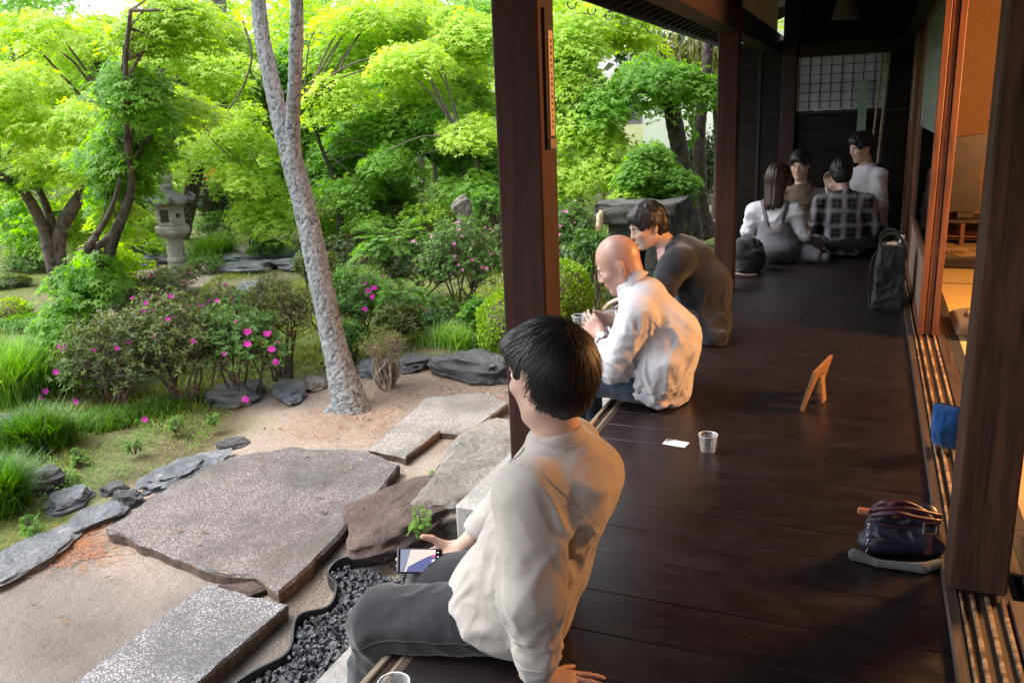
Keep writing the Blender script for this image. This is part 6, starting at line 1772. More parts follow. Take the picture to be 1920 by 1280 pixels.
# ------------------------------------------------------------------ man in the cream sweatshirt, nearest the camera
def cap_hair(v, c, f, l, u, s, back=.118, thick=1.0):
    A = [f, l, u]; P = lambda a, b, z: c + s * (a * f + b * l + z * u)
    v.ell(P(-.014, 0, .026), np.array([.112, .093, .104]) * s * thick, A, .012)
    v.ell(P(-.040, 0, -.030), np.array([.078, .078, .080]) * s * thick, A, .03)
def person1():
    f, l, u = frame((-1.0, .42, -.16)); hc = A3(-.624, 1.66, .695)
    root_loc = (-.72, 1.69, 0.0)
    v = Vol((-1.32, 1.32, -.40), (-.36, 2.02, .86), .0056)
    head_sdf(v, hc, f, l, u, 1.0)
    v.cap((-.60, 1.665, .50), (-.622, 1.66, .62), .054, .052, .03)
    v.cap((-.71, 1.69, .13), (-.60, 1.67, .40), .105, .105, .03, flat=(1, 0, 0), f=.75)
    v.cap((-.62, 1.55, .455), (-.64, 1.80, .455), .05, .05, .03)
    v.cap((-.62, 1.50, .45), (-.60, 1.44, .26), .042, .036, .02); v.cap((-.60, 1.44, .26), (-.615, 1.495, .055), .034, .026, .02)
    hand_sdf(v, (-.618, 1.500, .030), (1, .22, -.10), (.05, 0, 1), (0, 1, 0), (.12, .10, .10, .14), .28, .88, (.75, .0), .2)
    ph = ony(787, 1051, 1.765)
    ns = unit(A3(.50, -.62, .62)[None])[0]
    ax_ = A3(.93, .37, .0); ax_ = ax_ - ns * ax_.dot(ns); ax_ /= np.linalg.norm(ax_); bx = np.cross(ns, ax_)
    wr = ph + ax_ * .115 + bx * .040 - ns * .046
    v.cap((-.64, 1.82, .45), (-.82, 1.93, .25), .042, .036, .02); v.cap((-.82, 1.93, .25), wr, .034, .025, .02)
    hd = unit((ph - ax_ * .030 - bx * .022 - ns * .052 - wr)[None])[0]
    hand_sdf(v, wr, hd, -ns - .25 * bx, bx, (.16, .30, .42, .50), .10, .98, (.75, .50), .9)
    # legs inside the trousers
    for hy, ky, kx in ((1.60, 1.585, -1.035), (1.79, 1.80, -.99)):
        v.cap((-.74, hy, .10), (kx, ky, .04), .07, .055, .02); v.cap((kx, ky, .04), (kx - .02, ky, -.30), .045, .035, .02); v.cap((kx - .02, ky, -.32), (kx - .12, ky, -.335), .035, .03, .02)
    body, V, F = skin_obj('person', v, M['skin'], 'young man in a cream sweatshirt sitting on the veranda edge holding a phone', 'person', root_loc, rel=1)
    eyes(body, hc, f, l, u); brows(body, hc, f, l, u)
    # hair
    h = Vol((-.80, 1.50, .52), (-.46, 1.81, .86), .0052)
    A = [f, l, u]; P = lambda a, b, z: hc + a * f + b * l + z * u
    h.ell(P(-.014, 0, .022), [.098, .086, .097], A, .01)
    h.ell(P(-.042, 0, -.026), [.068, .072, .080], A, .03)
    h.ell(P(.062, 0, .060), [.046, .068, .037], A, .03)
    h.cutbox  # (kept whole: the face side is carved below)
    h.ell(P(.125, 0, -.050), [.075, .088, .082], A, .01, sub=True)
    h.ell(P(.030, .088, -.062), [.062, .040, .066], A, .01, sub=True); h.ell(P(.030, -.088, -.062), [.062, .040, .066], A, .01, sub=True)
    h.ell(P(-.002, .090, -.026), [.038, .032, .050], A, .008, sub=True); h.ell(P(-.002, -.090, -.026), [.038, .032, .050], A, .008, sub=True)
    Vh, Fh = h.mesh(); Vh = relax(Vh, Fh, 1)
    N = vnormals(Vh, Fh); loc = (Vh - hc) @ np.array(A).T
    cr = unit(A3(-.62, .1, .78)[None])[0]; d = unit(loc); ang = np.arctan2(d @ np.cross(cr, [0, 1, 0]), d @ [0, 1, 0])
    Vh = Vh + N * (.0022 * vnoise(np.stack([ang * 26, np.arccos(np.clip(d @ cr, -1, 1)) * 3, ang * 0], 1), 5) + .0030 * vnoise(np.stack([ang * 9, np.arccos(np.clip(d @ cr, -1, 1)) * 4, ang * 0], 1), 8))[:, None]
    put('hair', from_np('hair', Vh, Fh), body, M['hair'], smooth=True)
    reg = lambda a, b, c_: ((c_ > -.15) | ((a < .15) & (c_ > -.70))) & (a < .90) & ~((a > -.40) & (np.abs(b) > .45) & (c_ < .50)) & ~((a > .45) & (c_ < .30))
    hair_strands('hair_strands', hc - .012 * f + .008 * u, A, (.103, .089, .103), body, M['hair'], 10500, .060, 5, cr, reg, width=.0013, lift=.007, droop=.13, jitter=.28)
    # sweatshirt
    s = Vol((-1.05, 1.33, -.02), (-.38, 2.02, .62), .0066)
    s.cap((-.72, 1.685, .085), (-.665, 1.68, .26), .142, .142, .04, flat=(1, 0, 0), f=.88); s.cap((-.735, 1.605, .115), (-.66, 1.58, .22), .125, .105, .04)
    s.cap((-.665, 1.68, .26), (-.60, 1.67, .41), .142, .128, .04, flat=(1, 0, 0), f=.82)
    s.cap((-.705, 1.66, .20), (-.79, 1.67, .12), .10, .10, .05)
    s.cap((-.63, 1.545, .445), (-.64, 1.795, .445), .078, .078, .04)
    s.cap((-.555, 1.60, .42), (-.565, 1.74, .42), .085, .085, .05)
    s.cap((-.60, 1.665, .47), (-.612, 1.66, .545), .082, .066, .035)
    s.cap((-.62, 1.515, .455), (-.590, 1.435, .27), .080, .062, .03); s.cap((-.590, 1.435, .27), (-.608, 1.487, .085), .060, .048, .025)
    s.cap((-.615, 1.487, .085), (-.615, 1.497, .050), .043, .039, .008)
    s.cap((-.64, 1.83, .45), (-.81, 1.925, .26), .076, .066, .03); s.cap((-.81, 1.925, .26), wr * .86 + A3(-.81, 1.925, .26) * .14, .064, .044, .025)
    s.cut((-.785, 1.68, .075), (-.45, -.06, -.86), .004); s.cut((0, 0, .006), (0, 0, -1), .004)
    s.cut(A3(-.612, 1.66, .563), A3(-.20, -.03, 1), .004)
    sets = [((-.61, 1.44, .27), .10, (.2, .2, 1), .040, .015), ((-.60, 1.46, .14), .09, (1, .2, .25), .028, .010), ((-.58, 1.53, .38), .11, (.5, .3, -1), .04, .014),
            ((-.75, 1.60, .16), .15, (.5, .1, 1), .055, .013), ((-.66, 1.58, .26), .14, (-.3, .2, 1), .05, .012), ((-.83, 1.90, .24), .09, (1, .3, .4), .028, .009),
            ((-.52, 1.62, .42), .16, (.2, 1, .1), .07, .006), ((-.60, 1.68, .54), .07, (.2, 1, .1), .03, .002)]
    o, Vs, Fs = skin_obj('sweatshirt', s, M['sweater'], parent=body, rel=2, foldsets=sets, crum=(5.0, .004), seed=4)
    seam(body, Vs, Fs, [(-.69, 1.60, .55), (-.67, 1.53, .52), (-.60, 1.50, .50), (-.53, 1.52, .46), (-.51, 1.55, .38)], mat=M['sweater'], r=.0016)
    seam(body, Vs, Fs, [(-.66, 1.62, .545), (-.62, 1.60, .545), (-.57, 1.62, .53), (-.55, 1.67, .52)], mat=M['sweater'], r=.0013)
    seam(body, Vs, Fs, [(-.63, 1.46, .10), (-.61, 1.44, .10), (-.56, 1.45, .10), (-.54, 1.50, .10)], mat=M['sweater'], r=.0016, n=24)
    # trousers
    t = Vol((-1.34, 1.40, -.36), (-.46, 2.04, .30), .0085)
    t.ell((-.74, 1.695, .10), [.15, .165, .10], None, .03)
    for hy, ky, kz, kx in ((1.595, 1.575, .025, -1.05), (1.80, 1.80, .0, -1.01)):
        t.cap((-.76, hy, .085), (kx, ky, kz), .086, .088, .035)
        t.cap((kx, ky, kz), (kx - .02, ky, -.14), .086, .080, .02); t.cap((kx - .02, ky, -.14), (kx - .015, ky, -.29), .080, .078, .02)
    t.cut((0, 0, .003), (0, 0, -1)) if False else None
    sets = [((-.82, 1.54, .10), .16, (-.8, .3, 1), .06, .009), ((-1.0, 1.50, .04), .16, (-1, 0, .7), .07, .007), ((-1.12, 1.52, -.04), .12, (1, .4, .3), .05, .008), ((-1.12, 1.52, -.20), .15, (.3, .5, 1), .06, .009), ((-.72, 1.55, .04), .12, (1, .1, .2), .05, .007)]
    V2, F2 = t.mesh(); V2 = relax(V2, F2, 2)
    # the seat flattens on the boards
    k = V2[:, 0] > -1.0; V2[k, 2] = np.maximum(V2[k, 2], .0025)
    V2 = crumple(V2, vnormals(V2, F2), 8, 4.0, .004); V2 = folds(V2, vnormals(V2, F2), sets, 9); V2[k, 2] = np.maximum(V2[k, 2], .0025)
    put('trousers', from_np('t', V2, F2), body, M['trouser_black'], smooth=True)
    seam(body, V2, F2, [(-.72, 1.50, .06), (-.86, 1.48, .055), (-1.0, 1.48, .04), (-1.12, 1.48, -.02)], mat=M['trouser_black'], r=.002)
    for ky in (1.575, 1.80):
        sh = Vol((-1.36, ky - .08, -.365), (-1.03, ky + .08, -.24), .009); sh.cap((-1.10, ky, -.318), (-1.27, ky, -.325), .042, .040, .02); sh.cap((-1.10, ky, -.30), (-1.13, ky, -.27), .04, .04, .02); sh.cut((0, 0, -.358), (0, 0, -1))
        skin_obj('shoe', sh, M['edging'], parent=body)
    # the phone
    pr = thing('phone', 'smartphone held sideways in the near man\'s hand with its camera screen on', 'phone', tuple(ph))
    def pb(name, a0, a1, b0, b1, c0, c1, mat, ch=.0):
        v_, q, t_ = boxarr((a0, b0, c0), (a1, b1, c1), ch); v_ = ph + v_[:, 0:1] * ax_ + v_[:, 1:2] * bx + v_[:, 2:3] * ns
        return MB().add(v_, q, t_).put(name, mat, pr)
    W, H = .0615, .0335
    pb('case', -W, W, -H, H, -.0045, .0040, M['phonecase'], .004)
    pb('screen', -W + .004, W - .004, -H + .003, H - .003, .0041, .0045, M['scr_dark'])
    def poly(pts, mat, z, name='screen_image'):
        n = len(pts); v_ = np.array([ph + a * ax_ + b * bx + z * ns for a, b in pts]); bm = bmesh.new(); vs = [bm.verts.new(p) for p in v_]; bm.faces.new(vs); me = bpy.data.meshes.new('m'); bm.to_mesh(me); bm.free(); return put(name, me, pr, mat)
    X0, X1, Y0, Y1 = -W + .009, W - .019, -H + .004, H - .004
    poly([(X0, Y0), (X1, Y0), (X1, Y1), (X0, Y1)], M['scr_sand'], .0047)
    poly([(X0, Y0), (X0 + .012, Y0), (X0 + .028, Y1), (X0, Y1)], M['scr_grey'], .0048)
    poly([(X0 + .016, Y0), (X1, Y0), (X1, Y1 - .012), (X1 - .02, Y1 - .018), (X1 - .045, Y1 - .030), (X0 + .022, Y0 + .014)], M['scr_blue'], .0049)
    def disc(a, b, r_, mat): poly([(a + r_ * math.cos(q), b + r_ * math.sin(q)) for q in np.linspace(0, 2 * PI, 17)[:-1]], mat, .0050, 'screen_button')
    disc(X1 - .006, -.001, .0046, M['scr_white']); disc(X1 - .006, .013, .0034, M['scr_red']); disc(X1 - .006, .024, .0036, M['scr_white'])
    for k in range(5): disc(X1 + .006, -.022 + .011 * k, .0016, M['scr_white'])
    return body
M['phonecase'] = simple('dark_phone_case', (.02, .015, .02), (.03, .022, .03), rough=.35, bump=0)
M['scr_dark'] = emis('screen_black', (.01, .01, .014), .3)
M['scr_sand'] = emis('screen_sand', (.55, .47, .42), .55)
M['scr_grey'] = emis('screen_grey', (.20, .22, .30), .5)
M['scr_blue'] = emis('screen_slate', (.10, .11, .24), .5)
M['scr_white'] = emis('screen_white', (.8, .8, .85), .8)
M['scr_red'] = emis('screen_red', (.7, .04, .12), .7)
person1()

# ------------------------------------------------------------------ the cup maker
def cup(label, c, r0=.026, r1=.035, h=.066, group=None, tilt=None):
    o = thing('plastic_cup', label, 'cup', tuple(c), group)
    prof = [(r0 * .2, .0015), (r0, .0012), (r0 + .001, .004), (r1 - .0012, h - .003), (r1 + .0012, h), (r1 + .0012, h + .0012), (r1 - .0012, h + .0005), (r1 - .0022, h - .004), (r0 - .0004, .005), (r0 * .2, .004)]
    v, q, t = lathearr(prof, 40); 
    for k in range(len(prof)):
        pass
    if tilt is not None: v = v @ np.array(tilt).T
    v = v + np.asarray(c)
    mb = MB(); mb.add(v, q); mb.put('cup_body', M['plastic'], o, smooth=True)
    a = np.linspace(0, 2 * PI, 33); ringp = np.stack([(r1) * np.cos(a), (r1) * np.sin(a), np.full(33, h)], 1)
    if tilt is not None: ringp = ringp @ np.array(tilt).T
    mb = MB(); mb.tube(ringp + np.asarray(c), .0012, 5, cap=False); mb.put('rim', M['rim'], o, smooth=True)
    return o
M['rim'] = simple('cup_rim', (.7, .75, .78), (.75, .8, .82), rough=.15, bump=0)
# ------------------------------------------------------------------ bald man in the white shirt
def person2():
    f, l, u = frame((-.86, -.16, -.48)); hc = ony(1158, 492, 3.50)
    loc = (-.78, 3.5, 0)
    v = Vol((-1.36, 3.22, -.30), (-.62, 3.80, .78), .0063)
    head_sdf(v, hc, f, l, u, 1.0, k=.012)
    nb = A3(-.915, 3.50, .49); v.cap(nb, hc - u * .06 - f * .03, .055, .055, .03)
    v.cap((-.78, 3.5, .13), (-.76, 3.5, .28), .10, .10, .03); v.cap((-.76, 3.5, .28), (-.86, 3.5, .42), .10, .095, .03); v.cap((-.86, 3.5, .42), nb, .07, .05, .03)
    v.cap((-.86, 3.34, .41), (-.90, 3.67, .42), .048, .048, .03)
    cupc = ony(1087, 600, 3.47)
    wl = ony(1128, 632, 3.42); 
    v.cap((-.86, 3.33, .40), (-.95, 3.31, .205), .042, .036, .02); v.cap((-.95, 3.31, .205), wl, .034, .024, .02)
    hd = unit((cupc + A3(.012, -.02, .02) - wl)[None])[0]
    hand_sdf(v, wl, hd, (-.15, -.95, .25), (.2, 0, 1), (.5, .55, .6, .62), .1, .95, (.35, -.12), .4)
    wr2 = ony(1145, 600, 3.60)
    v.cap((-.90, 3.67, .41), (-1.0, 3.72, .20), .042, .036, .02); v.cap((-1.0, 3.72, .20), wr2, .034, .024, .02)
    hand_sdf(v, wr2, unit((cupc + A3(-.01, .04, -.01) - wr2)[None])[0], (0, .95, .1), (0, 0, 1), (.6, .6, .6, .65), .1, .92, (.35, -.12), .4)
    for hy, ky in ((3.40, 3.39), (3.60, 3.64)):
        v.cap((-.80, hy, .10), (-1.20, ky, .13), .065, .05, .02); v.cap((-1.20, ky, .13), (-1.17, ky, -.18), .042, .032, .02)
    body, V, F = skin_obj('person', v, M['skin2'], 'bald man in a white shirt hunched on the veranda edge holding a clear cup', 'person', loc)
    eyes(body, hc, f, l, u); brows(body, hc, f, l, u)
    s = Vol((-1.18, 3.20, -.02), (-.56, 3.82, .60), .0068)
    s.cap((-.785, 3.5, .075), (-.755, 3.5, .27), .155, .156, .04, flat=(1, 0, 0), f=.84); s.cap((-.755, 3.5, .27), (-.855, 3.5, .42), .150, .125, .04, flat=(1, 0, 0), f=.85)
    s.cap((-.79, 3.48, .10), (-.90, 3.46, .10), .11, .08, .05); s.cap((-.82, 3.41, .09), (-.77, 3.38, .2), .11, .10, .04)
    s.cap((-.86, 3.36, .41), (-.90, 3.65, .42), .078, .078, .04); s.cap((-.895, 3.5, .45), (-.935, 3.5, .515), .078, .062, .03)
    e1 = A3(-.95, 3.305, .205); s.cap((-.86, 3.34, .40), e1, .076, .070, .03); s.cap(e1, wl * .55 + e1 * .45, .066, .042, .025)
    e2 = A3(-1.0, 3.72, .20); s.cap((-.90, 3.67, .41), e2, .074, .066, .03); s.cap(e2, wr2 * .62 + e2 * .38, .060, .042, .025)
    s.cap(e1 + A3(.01, 0, -.03), e1 + A3(-.05, .03, -.0), .055, .05, .03)
    s.cut((-.80, 3.5, .030), (-.30, 0, -.95), .004); s.cut((0, 0, .004), (0, 0, -1)); s.cut(hc - u * .085 - f * .02, u * .9 + A3(-.1, 0, .3), .003)
    sets = [((-.94, 3.32, .20), .11, (-.6, 0, .5), .032, .014), ((-.86, 3.33, .36), .11, (-.2, .3, 1), .035, .011), ((-.80, 3.38, .14), .15, (-.4, .2, 1), .045, .014), ((-.72, 3.42, .24), .16, (.6, .3, 1), .055, .011), ((-.76, 3.36, .05), .10, (1, 0, .2), .022, .008), ((-1.05, 3.37, .22), .08, (.3, .2, 1), .022, .008)]
    o, Vs, Fs = skin_obj('shirt', s, M['white_shirt'], parent=body, rel=1, foldsets=sets, crum=(6.0, .0042), seed=12)
    seam(body, Vs, Fs, [(-.93, 3.40, .50), (-.88, 3.34, .46), (-.82, 3.33, .42), (-.76, 3.35, .36), (-.76, 3.40, .28)], mat=M['white_shirt'], r=.0018)
    seam(body, Vs, Fs, [(-.66, 3.40, .36), (-.65, 3.5, .37), (-.67, 3.6, .36)], mat=M['white_shirt'], r=.0018, n=20)
    # collar
    mb = MB(); cc = nb * .35 + (hc - u * .07 - f * .025) * .65; cu = unit((hc - nb)[None])[0]; cf, cl, _ = frame(f, cu)
    ring = [cc + cf * .066 * math.cos(a) + cl * .066 * math.sin(a) - cu * (.006 + .012 * math.cos(a)) for a in np.linspace(.45, 2 * PI - .45, 22)]
    R_ = np.array(ring); top = R_ + cu * .024 - (R_ - cc) * .05; low = R_ + (R_ - cc) * .20 - cu * .016
    vv = np.concatenate([low, R_, top]); nn_ = len(R_); i = np.arange(nn_ - 1)
    q = np.concatenate([np.stack([k * nn_ + i, k * nn_ + i + 1, (k + 1) * nn_ + i + 1, (k + 1) * nn_ + i], 1) for k in range(2)])
    co = put('collar', from_np('c', vv, q), body, M['white_shirt'], smooth=True); sm = co.modifiers.new('t', 'SOLIDIFY'); sm.thickness = .004
    t = Vol((-1.36, 3.24, -.30), (-.58, 3.80, .30), .010)
    t.ell((-.80, 3.5, .09), [.13, .155, .085], None, .03)
    for hy, ky in ((3.40, 3.385), (3.60, 3.64)):
        t.cap((-.82, hy, .11), (-1.19, ky, .125), .098, .078, .035); t.cap((-1.19, ky, .125), (-1.17, ky, -.17), .076, .070, .02)
    V2, F2 = t.mesh(); V2 = relax(V2, F2, 2); k = V2[:, 0] > -.95; V2[k, 2] = np.maximum(V2[k, 2], .0025)
    V2 = folds(V2, vnormals(V2, F2), [((-.95, 3.33, .10), .15, (-.2, 0, 1), .05, .008), ((-1.15, 3.33, .10), .12, (.5, 0, 1), .04, .008)], 9); V2[k, 2] = np.maximum(V2[k, 2], .0025)
    put('jeans', from_np('t', V2, F2), body, M['denim'], smooth=True)
    for ky in (3.385, 3.64):
        sh = Vol((-1.37, ky - .08, -.205), (-1.06, ky + .08, -.09), .009); sh.cap((-1.13, ky, -.155), (-1.29, ky, -.162), .044, .040, .02); sh.cut((0, 0, -.1975), (0, 0, -1))
        skin_obj('shoe', sh, M['redshoe'], parent=body)
    # steel watch
    w0 = wl + (e1 - wl) * .10; wd = unit((e1 - wl)[None])[0]; wa = unit(np.cross(wd, [0, 0, 1.0])[None])[0]; wb = np.cross(wd, wa)
    wt_ = thing('wristwatch', 'steel wristwatch on the left wrist of the bald man', 'watch', tuple(w0))
    for k in range(18):
        a = 2 * PI * k / 18; p = w0 + (wa * math.cos(a) + wb * math.sin(a)) * .0305; tdir = -wa * math.sin(a) + wb * math.cos(a)
        mb = MB(); mb.tube([p - wd * .008, p + wd * .008], .0042, 6); mb.put('link', M['steel'], wt_)
    out = unit((A3(0, 0, 1.24) - w0)[None])[0]; out = out - wd * out.dot(wd); out /= np.linalg.norm(out)
    p = w0 + out * .034; mb = MB(); mb.tube([p - out * .004, p + out * .005], .0165, 18); mb.put('case', M['steel'], wt_)
    mb = MB(); mb.tube([p + out * .0052, p + out * .0056], .0135, 18); mb.put('dial', M['dial'], wt_)
    cup('clear plastic cup held up by the bald man in the white shirt', cupc - A3(0, 0, .045))
M['redshoe'] = simple('maroon_shoe', (.10, .02, .03), (.16, .03, .05), rough=.5)
M['steel'] = simple('brushed_steel', (.5, .5, .5), (.6, .6, .6), rough=.25, metal=1, bump=0)
M['dial'] = simple('pale_dial', (.55, .56, .58), (.6, .6, .62), rough=.2, bump=0)
person2()

# ------------------------------------------------------------------ man in the long charcoal coat
def short_hair(body, hc, f, l, u, mat, n, seed, s=1.0, h=.0065, width=.0013, strands=True):
    A = [f, l, u]; P = lambda a, b, z: hc + s * (a * f + b * l + z * u)
    g = Vol(hc - .17, hc + .17, h)
    g.ell(P(-.016, 0, .026), np.array([.110, .090, .101]) * s, A, .01); g.ell(P(-.045, 0, -.030), np.array([.072, .077, .078]) * s, A, .03); g.ell(P(.045, 0, .066), np.array([.05, .062, .034]) * s, A, .03)
    g.ell(P(.128, 0, -.035), np.array([.080, .086, .092]) * s, A, .012, sub=True)
    for sg in (1, -1): g.ell(P(.028, sg * .088, -.052), np.array([.060, .038, .060]) * s, A, .01, sub=True)
    V, F = g.mesh(); V = relax(V, F, 1); N_ = vnormals(V, F); q_ = (V - hc) @ np.array(A).T; an = np.arctan2(q_[:, 1], q_[:, 0] + .05); V = V + N_ * (.0035 * vnoise(np.stack([an * 9, q_[:, 2] * 30, an * 0], 1), seed) + .004 * vnoise(V * 40, seed + 2))[:, None]
    put('hair', from_np('hair', V, F), body, mat, smooth=True)
    if strands:
        reg = lambda a, b, c_: ((c_ > -.1) | ((a < -.1) & (c_ > -.7))) & (a < .8) & ~((a > -.3) & (np.abs(b) > .4) & (c_ < .05)) & ~((a > .4) & (c_ < .45))
        hair_strands('hair_strands', hc - .012 * f * s + .008 * u * s, A, np.array([.109, .089, .104]) * s, body, mat, n, .04, seed, unit(A3(-.5, .15, .8)[None])[0], reg, width=width, lift=.003, droop=.15, jitter=.15)
def person3():
    f, l, u = frame((-.80, -.56, -.38)); hc = ony(1213, 420, 4.58)
    v = Vol((-1.50, 4.28, -.30), (-.62, 4.98, .82), .0082)
    head_sdf(v, hc, f, l, u, 1.0, k=.014)
    nb = A3(-1.0, 4.62, .50); v.cap(nb, hc - u * .06 - f * .03, .052, .052, .03)
    v.cap((-.78, 4.62, .13), (-.80, 4.62, .28), .10, .10, .03); v.cap((-.80, 4.62, .28), (-.93, 4.62, .42), .10, .09, .03); v.cap((-.93, 4.62, .42), nb, .08, .05, .03)
    v.cap((-.95, 4.45, .42), (-.97, 4.80, .42), .048, .048, .03)
    wl = ony(1163, 588, 4.47); e1 = A3(-1.02, 4.38, .20)
    v.cap((-.95, 4.45, .42), e1, .042, .036, .02); v.cap(e1, wl, .034, .026, .02)
    hand_sdf(v, wl, unit((ony(1130, 590, 4.47) - wl)[None])[0] + A3(0, 0, -.15), (0, -.3, 1), (0, 1, 0), (.35, .4, .4, .45), .15, .98, (.6, .05), .2)
    e2 = A3(-1.10, 4.86, .22); v.cap((-.97, 4.80, .42), e2, .042, .036, .02); v.cap(e2, (-1.26, 4.74, .17), .034, .026, .02)
    hand_sdf(v, A3(-1.26, 4.74, .17), (-.9, -.3, -.1), (0, 0, 1), (0, -1, 0), (.4, .4, .4, .4), .15, .96)
    for hy, ky in ((4.52, 4.49), (4.72, 4.76)):
        v.cap((-.82, hy, .10), (-1.30, ky, .08), .065, .05, .02); v.cap((-1.30, ky, .08), (-1.28, ky, -.22), .042, .032, .02)
    body, V, F = skin_obj('person', v, M['skin'], 'dark-haired man in a long charcoal coat sitting beyond the bald man', 'person', (-.78, 4.62, 0))
    eyes(body, hc, f, l, u); brows(body, hc, f, l, u); short_hair(body, hc, f, l, u, M['hair'], 2600, 7, width=.0022)
    # shirt under the coat
    s = Vol((-1.22, 4.38, .2), (-.78, 4.88, .64), .007); s.cap((-.95, 4.62, .40), (-.985, 4.61, .45), .085, .075, .03); s.cap((-.985, 4.61, .45), (-1.01, 4.60, .50), .066, .056, .02); s.cut((-1.01, 4.60, .515), (-.3, -.2, 1))
    skin_obj('pink_collar', s, M['pink_shirt'], parent=body)
    c = Vol((-1.30, 4.22, -.01), (-.52, 5.02, .62), .009)
    c.cap((-.80, 4.62, .10), (-.82, 4.62, .28), .150, .150, .04, flat=(1, 0, 0), f=.88); c.cap((-.79, 4.62, .28), (-.92, 4.62, .43), .155, .125, .04, flat=(1, 0, 0), f=.9)
    c.cap((-.91, 4.46, .445), (-.93, 4.80, .445), .086, .086, .04); c.cap((-.86, 4.62, .44), (-.95, 4.62, .50), .10, .07, .04)
    c.cap((-.78, 4.58, .10), (-.72, 4.46, .035), .13, .075, .06)
    c.cap((-.95, 4.47, .42), e1, .080, .070, .03); c.cap(e1, wl * .85 + e1 * .15, .068, .050, .025)
    c.cap((-.97, 4.80, .42), e2, .078, .066, .03); c.cap(e2, A3(-1.23, 4.76, .175), .064, .046, .025)
    c.cap((-.95, 4.62, .47), (-1.0, 4.61, .525), .075, .064, .02); c.cut(A3(-.995, 4.61, .528), A3(-.55, -.2, .8)); c.cut((0, 0, .004), (0, 0, -1))
    c.ell((-1.09, 4.62, .36), [.10, .075, .16], None, .01, sub=True)
    sets = [((-.98, 4.40, .24), .12, (-.4, 0, 1), .04, .012), ((-.76, 4.46, .20), .18, (.2, .1, 1), .06, .012), ((-.68, 4.48, .08), .12, (.4, .2, 1), .05, .010), ((-1.1, 4.42, .18), .09, (.3, .3, 1), .03, .008)]
    skin_obj('coat', c, M['charcoal'], parent=body, rel=1, foldsets=sets, crum=(5, .006), seed=22)
    t = Vol((-1.46, 4.36, -.30), (-.62, 4.92, .26), .011); t.ell((-.79, 4.62, .10), [.14, .17, .095], None, .03)
    for hy, ky in ((4.52, 4.49), (4.72, 4.76)):
        t.cap((-.84, hy, .11), (-1.30, ky, .075), .092, .078, .035); t.cap((-1.30, ky, .075), (-1.28, ky, -.20), .074, .066, .02)
    V2, F2 = t.mesh(); V2 = relax(V2, F2, 2); k = V2[:, 0] > -.97; V2[k, 2] = np.maximum(V2[k, 2], .0025)
    put('trousers', from_np('t', V2, F2), body, M['greycheck'], smooth=True)
    for ky in (4.49, 4.76):
        sh = Vol((-1.47, ky - .08, -.255), (-1.16, ky + .08, -.14), .010); sh.cap((-1.24, ky, -.21), (-1.39, ky, -.215), .044, .040, .02); sh.cut((0, 0, -.257 + .0), (0, 0, -1)); skin_obj('shoe', sh, M['edging'], parent=body)
person3()

# ------------------------------------------------------------------ the seated group at the far end
def seated(label, loc, face, skin, pel, chest, neck, hc, hf, shl, shr, el, wl, er, wr, legs, top_mat, top_name, leg_mat, leg_name, h=.008, tr=.135, seed=1, hand_l=None, hand_r=None, hairf=None, crum=.010, low_cut=.02, sleeve_to=.9):
    f, l, u = frame(hf); pel, chest, neck, hc, shl, shr, el, wl, er, wr = [np.asarray(a, float) for a in (pel, chest, neck, hc, shl, shr, el, wl, er, wr)]
    allp = np.array([pel, chest, neck, hc, shl, shr, el, wl, er, wr] + [np.asarray(q) for L in legs for q in L])
    lo = allp.min(0) - .19; hi = allp.max(0) + .19
    v = Vol(lo, hi, h * 1.15)
    head_sdf(v, hc, f, l, u, 1.0, k=.014); v.cap(neck, hc - u * .06 - f * .02, .052, .05, .03)
    v.cap(pel, chest, .10, .10, .03); v.cap(chest, neck, .09, .05, .04); v.cap(shl, shr, .045, .045, .03)
    for s_, e_, w_, hd in ((shl, el, wl, hand_l), (shr, er, wr, hand_r)):
        v.cap(s_, e_, .042, .035, .02); v.cap(e_, w_, .034, .025, .02)
        d = hd[0] if hd else (w_ - e_); n = hd[1] if hd else (0, 0, 1); hand_sdf(v, w_, d, n, hd[2] if hd else (pel - w_), (.5, .5, .5, .55), .1, .95)
    for L in legs:
        for a, b in zip(L[:-1], L[1:]): v.cap(a, b, .06, .045, .02)
    body, V, F = skin_obj('person', v, skin, label, 'person', loc, group='group seated at the far end of the veranda')
    eyes(body, hc, f, l, u); brows(body, hc, f, l, u)
    s = Vol(lo, hi, h * 1.2); bf = np.asarray(face, float)
    s.cap(pel, chest, tr + .015, tr + .008, .04, flat=bf, f=.82); s.cap(chest, neck * .7 + chest * .3, tr, .10, .05, flat=bf, f=.82); s.cap(shl, shr, .072, .072, .04); s.cap(neck * .8 + chest * .2, neck + (hc - neck) * .10, .072, .060, .02)
    for s_, e_, w_ in ((shl, el, wl), (shr, er, wr)):
        s.cap(s_, e_, .068, .058, .03)
        if sleeve_to > 0: s.cap(e_, w_ * sleeve_to + e_ * (1 - sleeve_to), .056, .042, .02)
    s.cut((0, 0, low_cut), (0, 0, -1)); s.cut(neck + (hc - neck) * .18, hc - neck)
    sets = [(el, .10, (wl - el), .035, .009), (er, .10, (wr - er), .035, .009), ((pel + chest) / 2, .2, (.2, .1, 1), .06, .008)]
    o, Vs, Fs = skin_obj(top_name, s, top_mat, parent=body, rel=1, foldsets=sets, crum=(7, crum), seed=seed)
    t = Vol(lo, hi, h * 1.4); t.ell(pel + A3(0, 0, -.015), [.16, .15, .10], None, .03)
    for L in legs:
        for k, (a, b) in enumerate(zip(L[:-1], L[1:])): t.cap(a, b, .088 if k == 0 else .070, .068 if k == 0 else .050, .03)
    t.cut((0, 0, .003), (0, 0, -1)); skin_obj(leg_name, t, leg_mat, parent=body, rel=1, crum=(6, .005), seed=seed + 3)
    return body, (f, l, u, hc), (Vs, Fs)
